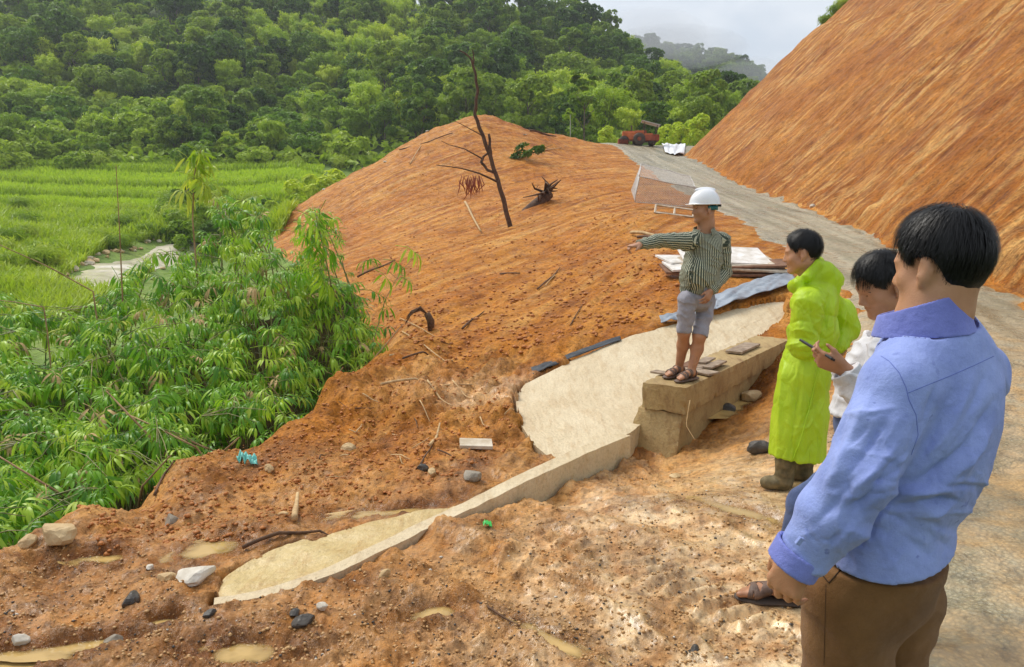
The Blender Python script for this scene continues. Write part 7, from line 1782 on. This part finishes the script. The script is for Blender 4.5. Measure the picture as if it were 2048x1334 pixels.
# ------------------------------------------------------------------ man in the lime raincoat, hands behind his back
def make_yellow():
    f = np.array((-.94, .34, 0)); lf = np.array((-.34, -.94, 0)); up = np.array((0, 0, 1.)); D = 4.5
    b = at(1585, 975, 4.42); base = np.array((b[0], b[1], gz(b[0], b[1]))); e = person('man in a long lime green raincoat with hands behind his back', base)
    hc = J(1604, 506, D); s = 1.0; HR = frame(R(158), R(8))
    neck = J(1622, 566, D); Ls, Rs = J(1614, 606, 4.34), J(1648, 600, 4.68); Le, Lw = J(1606, 690, 4.32), J(1655, 700, 4.55); Re, Rw = J(1690, 655, 4.72), J(1662, 702, 4.60)
    F = Field(np.array((1.25, 4.05, base[2] - .02)), np.array((2.4, 5.0, 1.82)), .0065)
    T = add_head(F, hc, HR, s, neck, .056)
    F.chain([(neck, .06), (J(1620, 660, D), .09), (J(1610, 760, D), .08)], .04, (f, .75)); F.chain([(Ls, .05), (Le, .04), (Lw, .028)], .02); F.chain([(Rs, .05), (Re, .04), (Rw, .028)], .02)
    add_hand(F, Lw, (.75, .25, -.25), (0, -.6, .8), up, .95, (.5, .8, .5)); add_hand(F, Rw, (-.2, -.3, -.8), (.2, .9, .2), (-1, 0, 0), .95, (.6, .9, .5))
    A1, A2 = at(1568, 962, 4.40), at(1606, 958, 4.52); A1[2], A2[2] = gz(A1[0], A1[1]), gz(A2[0], A2[1])
    for h, k, ft in ((J(1602, 770, 4.42), J(1588, 880, 4.40), A1), (J(1622, 770, 4.58), J(1612, 880, 4.54), A2)): F.chain([(h, .06), (k, .045), (ft + (0, 0, .06), .040)], .03)
    grow(F, 'body', MAT['skin'], e, base, it=1)
    for ft in (A1, A2):
        B = Field(ft - (.26, .2, .04), ft + (.2, .2, .36), .006); B.chain([(ft + (0, 0, .27), .060), (ft + (0, 0, .18), .058), (ft + (0, 0, .06), .056)], .02)
        B.cap(ft + (0, 0, .045), ft + f * .10 + (0, 0, .03), .050, .042, .02); B.plane(ft + (0, 0, -.005), (0, 0, -1)); B.plane(ft + (0, 0, .26), (0, 0, 1))
        grow(B, 'boot', MAT['camo'], e, base, lambda V, N: .006 * fbm(V[:, 0] * 25, V[:, 1] * 25, V[:, 2] * 25, 3), 1)
    # raincoat
    S = Field((1.20, 3.98, base[2] + .12), (2.45, 5.05, 1.66), .006)
    S.chain([(J(1624, 570, D), .075), (J(1630, 610, D), .142), (J(1626, 665, D), .160), (J(1612, 740, D), .162), (J(1604, 830, D), .168), (J(1598, 960, D), .176)], .05, (f, .86))
    S.chain([(Ls, .085), ((Ls + Le) / 2, .088), (Le, .082), ((Le + Lw) / 2, .075), (Lw + (-.02, 0, .0), .058)], .02); S.chain([(Rs, .085), ((Rs + Re) / 2 + (.03, 0, 0), .095), (Re, .085), (Rw + (.04, 0, .03), .060)], .025)
    S.cap(J(1624, 585, D), Ls, .07, .08, .05); S.cap(J(1624, 585, D), Rs, .07, .08, .05)
    # front flap corner hangs lower
    S.cap(J(1586, 760, 4.44), J(1580, 945, 4.38), .06, .085, .10); S.cap(J(1588, 800, 4.46), J(1574, 960, 4.44), .08, .115, .10)
    # hood lying on the back
    S.chain([(J(1622, 556, 4.44), .045), (J(1650, 540, 4.46), .048), (J(1668, 556, 4.55), .045), (J(1676, 566, 4.62), .030)], .03); S.chain([(J(1614, 552, 4.40), .03), (J(1634, 528, 4.44), .030), (J(1638, 524, 4.58), .028), (J(1618, 548, 4.64), .03)], .02)
    S.cap(J(1655, 556, 4.5), J(1660, 600, 4.62), .06, .07, .05)
    S.chain([(J(1596, 566, 4.40), .030), (J(1590, 572, 4.52), .03), (J(1600, 562, 4.62), .03)], .03); S.cap(J(1604, 545, 4.5), J(1606, 500, 4.5), .070, .085, .01, op='sub')
    S.plane(J(1598, 922, 4.35), (-.16, -.10, -1))
    ctr = J(1606, 800, D)
    def folds(V, N):
        th = np.arctan2(V[:, 1] - ctr[1], V[:, 0] - ctr[0]); z = V[:, 2]; low = sstep(.95, .55, z)
        g = low * .012 * (ridge(fbm(th * 1.7, z * .5, 0 * z + 2.2, 2)) ** 2 - .35)
        d1 = z * .8 + V[:, 0] * .7; d2 = z * .7 - V[:, 0] * .8
        g = g + (1 - low) * (.012 * (ridge(fbm(d1 * 5, d2 * 1.5, V[:, 1] * 4, 2)) ** 3 - .3)) + .003 * fbm(V[:, 0] * 12, V[:, 1] * 12, z * 6, 2)
        return g + creases(V, [([(1572, 690), (1562, 800), (1560, 900)], 5, .014), ([(1600, 740), (1590, 820), (1578, 915)], 5, -.012), ([(1628, 720), (1630, 820), (1640, 910)], 6, -.012), ([(1645, 705), (1625, 800), (1590, 915)], 4, .012), ([(1610, 780), (1612, 900)], 6, .010),
            ([(1574, 648), (1600, 640), (1626, 645)], 4, -.012), ([(1576, 662), (1605, 658), (1630, 668)], 4, .012), ([(1578, 676), (1610, 676), (1640, 690)], 4, -.012), ([(1585, 704), (1620, 706), (1655, 694)], 4, -.014), ([(1590, 694), (1620, 692), (1650, 690)], 4, .012),
            ([(1590, 585), (1580, 620), (1578, 650)], 5, -.008), ([(1618, 590), (1622, 630), (1640, 680)], 5, -.014), ([(1660, 578), (1652, 630), (1652, 690)], 4, -.014), ([(1672, 585), (1664, 640), (1662, 690)], 4, .012), ([(1684, 590), (1676, 640), (1672, 690)], 4, -.014), ([(1695, 610), (1686, 650), (1682, 690)], 4, .010)] + rand_creases(15, (1560, 720, 1650, 910), 34, 1.6, .35, (25, 80), 2.6, .006) + rand_creases(16, (1565, 580, 1640, 720), 34, .9, .8, (15, 45), 2.4, .006) + rand_creases(17, (1640, 560, 1705, 690), 22, 1.7, .3, (20, 60), 2.4, .007))
    coat = grow(S, 'raincoat', MAT['raincoat'], e, base, folds, 2)
    stitch(coat, 'front_flap_edge', [(1645, 705), (1632, 760), (1615, 830), (1598, 890), (1582, 928)], 'raincoat', .006, .002)
    H = hair_cap(hc, HR, s, .005, [((.070, 0, .056), (.93, 0, -.36))], (.106, .085, .104)); grow(H, 'hair', MAT['hair'], e, base, lambda V, N: .003 * fbm(V[:, 0] * 60, V[:, 1] * 60, V[:, 2] * 22, 3), 2)
    rg = np.random.default_rng(24); crown = np.array((-.35, 0, .93))
    strands('hair_strands', e, base, hc, HR, s, 1300, rg, lambda P: (P - crown) + np.array((.3, 0, -.5)), lambda u: above_line(u, (.106, .085, .104), .038, .015), .045, .008, .0016, (.109, .088, .106))
    hairline(e, base, hc, HR, s, 900, 73)
    return e
nest(make_yellow())
# ------------------------------------------------------------------ man in the white helmet pointing into the valley, standing on the headwall
def make_helmet():
    h = R(-115); f = np.array((math.cos(h), math.sin(h), 0)); lf = np.array((-math.sin(h), math.cos(h), 0)); up = np.array((0, 0, 1.)); D = 6.3
    zt = HWT + .004; base = np.array((*at(1375, 755, D)[:2], zt)); e = person('man in a white helmet and striped shirt pointing with his arm', base)
    hc = J(1408, 417, D); s = .98; HR = frame(R(190), R(4))
    neck = J(1411, 462, D + .02); Rs, Ls = J(1376, 483, 6.20), J(1443, 482, 6.38); Re, Rw = J(1320, 481, 5.98), J(1279, 489, 5.84); Le, Lw = J(1449, 545, 6.40), J(1422, 582, 6.18)
    Rh, Lh = J(1375, 600, 6.24), J(1413, 602, 6.38); Rk, Lk = J(1368, 664, 6.26), J(1399, 672, 6.26)
    Rf_, Lf_ = at(1358, 741, 6.42), at(1382, 754, 6.26); Rf_[2] = Lf_[2] = zt
    F = Field((.80, 5.55, zt - .02), (2.15, 6.75, 2.02), .0068)
    T = add_head(F, hc, HR, s, neck, .064)
    F.chain([(neck, .06), (J(1408, 510, D), .11), (J(1398, 585, D), .12)], .04, (f, .75)); F.chain([(Rs, .046), (Re, .038), (Rw, .026)], .02); F.chain([(Ls, .046), (Le, .038), (Lw, .026)], .02)
    pd = J(1243, 497, 5.74) - Rw
    add_hand(F, Rw, pd, (.15, .1, -1), (-.3, -.9, .3), 1.05, per=((-.15, .0, .0), (.6, 1.3, .8), (.7, 1.3, .8), (.8, 1.3, .8)))
    add_hand(F, Lw, J(1410, 606, 6.12) - Lw, (-.5, .8, 0), f, .95, (.4, .5, .3))
    fd = np.array((-.80, -.60, 0)); P1 = P2 = None
    for hh, k, ft, nm in ((Rh, Rk, Rf_, 0), (Lh, Lk, Lf_, 1)):
        F.chain([(hh, .075), (k, .052), (k * .62 + (ft + (0, 0, .08)) * .38 + (.012, .02, 0), .050), (ft + (0, 0, .085), .034)], .03)
    feet = [add_foot(F, ft + (0, 0, .024), fd, .95) for ft in (Rf_, Lf_)]
    grow(F, 'body', MAT['skin2'], e, base, it=2)
    for P in feet:
        S = Field(P(.07, 0, 0) - .17, P(.07, 0, 0) + .17, .005); S.cap(P(-.05, 0, -.010), P(.165, .004, -.010), .042, .046, .02, (up, .33)); grow(S, 'sandal_sole', MAT['sandal'], e, base, None, 1)
        A = Field(P(.07, 0, 0) - .17, P(.07, 0, 0) + .17, .005); add_foot(A, P(0, 0, 0), fd, .95); st = np.full(A.F.shape, .1, np.float32); gx, gy, gz_ = A.ax[0][:, None, None], A.ax[1][None, :, None], A.ax[2][None, None, :]
        for x, w in ((.125, .022), (.085, .020), (.035, .024), (-.03, .02)):
            c = P(x, 0, .03); st = np.minimum(st, np.maximum(A.F - .008, np.abs((gx - c[0]) * fd[0] + (gy - c[1]) * fd[1]) - w / 2))
        A.F = np.maximum(st, P(0, 0, -.01)[2] - gz_ + 0 * st).astype(np.float32); grow(A, 'sandal_strap', MAT['sandal'], e, base, None, 1)
    # shirt
    S = Field((.88, 5.65, 1.00), (2.15, 6.75, 1.80), .006)
    S.chain([(J(1410, 466, D), .070), (J(1410, 492, D), .132), (J(1406, 520, D), .146), (J(1399, 556, D), .154), (J(1397, 600, D), .158)], .05, (f, .78))
    S.ell(J(1394, 550, 6.22), (.11, .10, .12), None, .06)
    S.chain([(Rs, .072), ((Rs + Re) / 2, .062), (Re, .056), (Rw, .040)], .018); S.chain([(Ls, .074), ((Ls + Le) / 2, .066), (Le, .060), (Lw, .044)], .018)
    S.cap(J(1410, 470, D), Rs, .058, .064, .04); S.cap(J(1410, 470, D), Ls, .058, .066, .04)
    S.plane(J(1398, 590, 6.15), (.05, 0, -1)); S.cut(J(1409, 464, D), (f[0] * .3, f[1] * .3, 1), neck, .11)
    for a, w in ((Re, Rw), (Le, Lw)):
        cd = w - a; cd /= np.linalg.norm(cd); sl, g = S._reg(w - .09, w + .09, 0); cut = w + cd * .004; dd = (g[0] - cut[0]) * cd[0] + (g[1] - cut[1]) * cd[1] + (g[2] - cut[2]) * cd[2]
        nr = np.sqrt((g[0] - w[0]) ** 2 + (g[1] - w[1]) ** 2 + (g[2] - w[2]) ** 2) < .07; S.F[sl] = np.where(nr, np.maximum(S.F[sl], dd), S.F[sl])
    def folds(V, N):
        d1 = V[:, 2] + .6 * V[:, 0]; d2 = .6 * V[:, 2] - V[:, 0]; return .009 * (ridge(fbm(d1 * 13, d2 * 4, V[:, 1] * 6, 2)) ** 3 - .3) + .002 * fbm(V[:, 0] * 24, V[:, 1] * 24, V[:, 2] * 20, 2) + creases(V, rand_creases(35, (1355, 490, 1450, 590), 40, 1.2, .7, (10, 32), 2, .006) + rand_creases(36, (1280, 470, 1370, 495), 14, 1.2, .5, (6, 14), 1.8, .006))
    axes = [(J(1404, 600, D), J(1408, 470, D), f, .165, 0.0), (Rs, Re, up, .058, .05), (Re, Rw, up, .052, .05), (Ls, Le, f, .066, .05), (Le, Lw, f, .058, .05)]
    sh = grow(S, 'shirt', MAT['stripe'], e, base, folds, 2, uv=lambda V: cyl_uv(V, axes))
    K = Field(neck - .13, neck + .13, .0035); ax = up * .95 + f * .22; ax /= np.linalg.norm(ax); b0 = J(1408, 470, D - .02); b1 = b0 + ax * .080
    K.cap(b0 - ax * .03, b1, .118, .080, .004); K.cap(b0 - ax * .06, b1 + ax * .05, .112, .068, .003, op='sub'); K.plane(b1 - ax * .012, ax); K.plane(b0 + ax * .012, -(up * .9 + f * .25))
    K.cap(b0 + f * .05 + up * .06, b0 + f * .16 - up * .06, .012, .035, .004, op='sub')
    grow(K, 'collar', MAT['stripe'], e, base, None, 1, uv=lambda V: cyl_uv(V, axes[:1]))
    stitch(sh, 'button_placket', [(1396, 468), (1390, 500), (1383, 545), (1380, 588)], 'stripe', .003, .001)
    for q in on_surface(sh, [(1393, 485), (1388, 512), (1383, 540), (1381, 566)], .004): MB().lathe([(0, .003), (.006, .002), (.006, 0)], q, 8, 'y').build('button', MAT['white_cloth'], e)
    # shorts with rolled hems
    P = Field((1.10, 5.90, zt + .25), (2.05, 6.75, 1.16), .0065); P.cap(J(1398, 575, D), J(1396, 594, D), .138, .130, .03, (f, .85))
    for hh, k in ((Rh, Rk), (Lh, Lk)):
        P.chain([(hh, .082), ((hh + k) / 2, .072), (k, .062)], .012); v = k - hh; v /= np.linalg.norm(v)
        P.cap(k - v * .02, k + v * .02, .066, .067, .008); P.cap(k + v * .075, k + v * .085, .095, .095, .006, op='sub')
        sl, g = P._reg(k - .14, k + .14, 0); dd = (g[0] - k[0]) * v[0] + (g[1] - k[1]) * v[1] + (g[2] - k[2]) * v[2] - .040; P.F[sl] = np.maximum(P.F[sl], np.where(dd > -.05, dd, -1))
    grow(P, 'rolled_trousers', MAT['grey_cloth'], e, base, lambda V, N: .010 * (ridge(fbm(V[:, 2] * 12 + V[:, 0] * 5, V[:, 0] * 6, V[:, 1] * 6, 2)) ** 2 - .4) + .003 * fbm(V[:, 0] * 24, V[:, 1] * 24, V[:, 2] * 24, 2), 2)
    # hair at the nape, brow, eye
    Hh = hair_cap(hc, HR, s, .005, [((.02, 0, .05), (.93, 0, -.36))], (.101, .080, .097)); grow(Hh, 'hair', MAT['hair'], e, base, None, 1)
    for y in (-1, 1):
        q = [T(.0905 - .004 * k, y * (.016 + .011 * k), .016 + .003 * k - .0014 * k * k) - base for k in range(4)]; MB().tube(q, [.0024, .0032, .003, .0014], 6).build('eyebrow', MAT['hair'], e, True)
        MB().lathe([(0, .0125), (.006, .011), (.0105, .006), (.0125, 0)], T(.0755, y * .031, .003) - base, 10, 'z').build('eye', MAT['eye_dark'], e, True)
    # helmet: its own thing
    he = empty('safety_helmet', tuple(T(-.01, 0, .05))); tag(he, 'white safety helmet with short peak worn by the pointing man', 'helmet'); hb = T(-.01, 0, .05)
    G = Field(hb - .2, hb + .2, .0035); c0 = T(-.010, 0, .036); RR = HR @ np.array(Matrix.Rotation(R(-3), 3, 'Y'))
    G.ell(c0, np.array((.134, .110, .132)), RR, .01); G.ell(c0 + RR[:, 2] * .118, np.array((.095, .022, .022)), RR, .02)
    G.ell(c0 - RR[:, 2] * .006, np.array((.126, .102, .124)), RR, .004, 'sub'); G.plane(c0 - RR[:, 2] * .006, -RR[:, 2])
    brim = c0 + RR[:, 0] * .125 + RR[:, 2] * .0; G.cap(c0 + RR[:, 0] * .10 - RR[:, 1] * .03, c0 + RR[:, 0] * .10 + RR[:, 1] * .03, .062, .062, .012, (RR[:, 2], .09))
    G.ell(c0 - RR[:, 2] * .02, np.array((.118, .096, .06)), RR, .004, 'sub')
    rim = [c0 + RR @ np.array((.134 * math.cos(a), .110 * math.sin(a), .0)) - hb for a in np.linspace(0, 2 * math.pi, 40)]
    grow(G, 'shell', MAT['helmet'], he, hb, None, 2); MB().tube(rim, .0045, 6).build('rim', MAT['helmet'], he, True)
    band = [c0 + RR @ np.array((.106 * math.cos(a), .086 * math.sin(a), -.016)) - hb for a in np.linspace(R(85), R(275), 24)]
    V = np.array(band); V2 = V - RR[:, 2] * .034; i = np.arange(23); link('head_band', mesh_np('head_band', np.concatenate((V, V2)), np.stack((i, i + 1, i + 25, i + 24), -1)), MAT['teal'], he).modifiers.new('s', 'SOLIDIFY').thickness = .004
    MB().box(c0 + RR @ np.array((-.128, 0, -.012)) - hb, (.02, .05, .022), RR).build('ratchet', MAT['black_plastic'], he, bev=.004)
    nest(he); return e
nest(make_helmet())
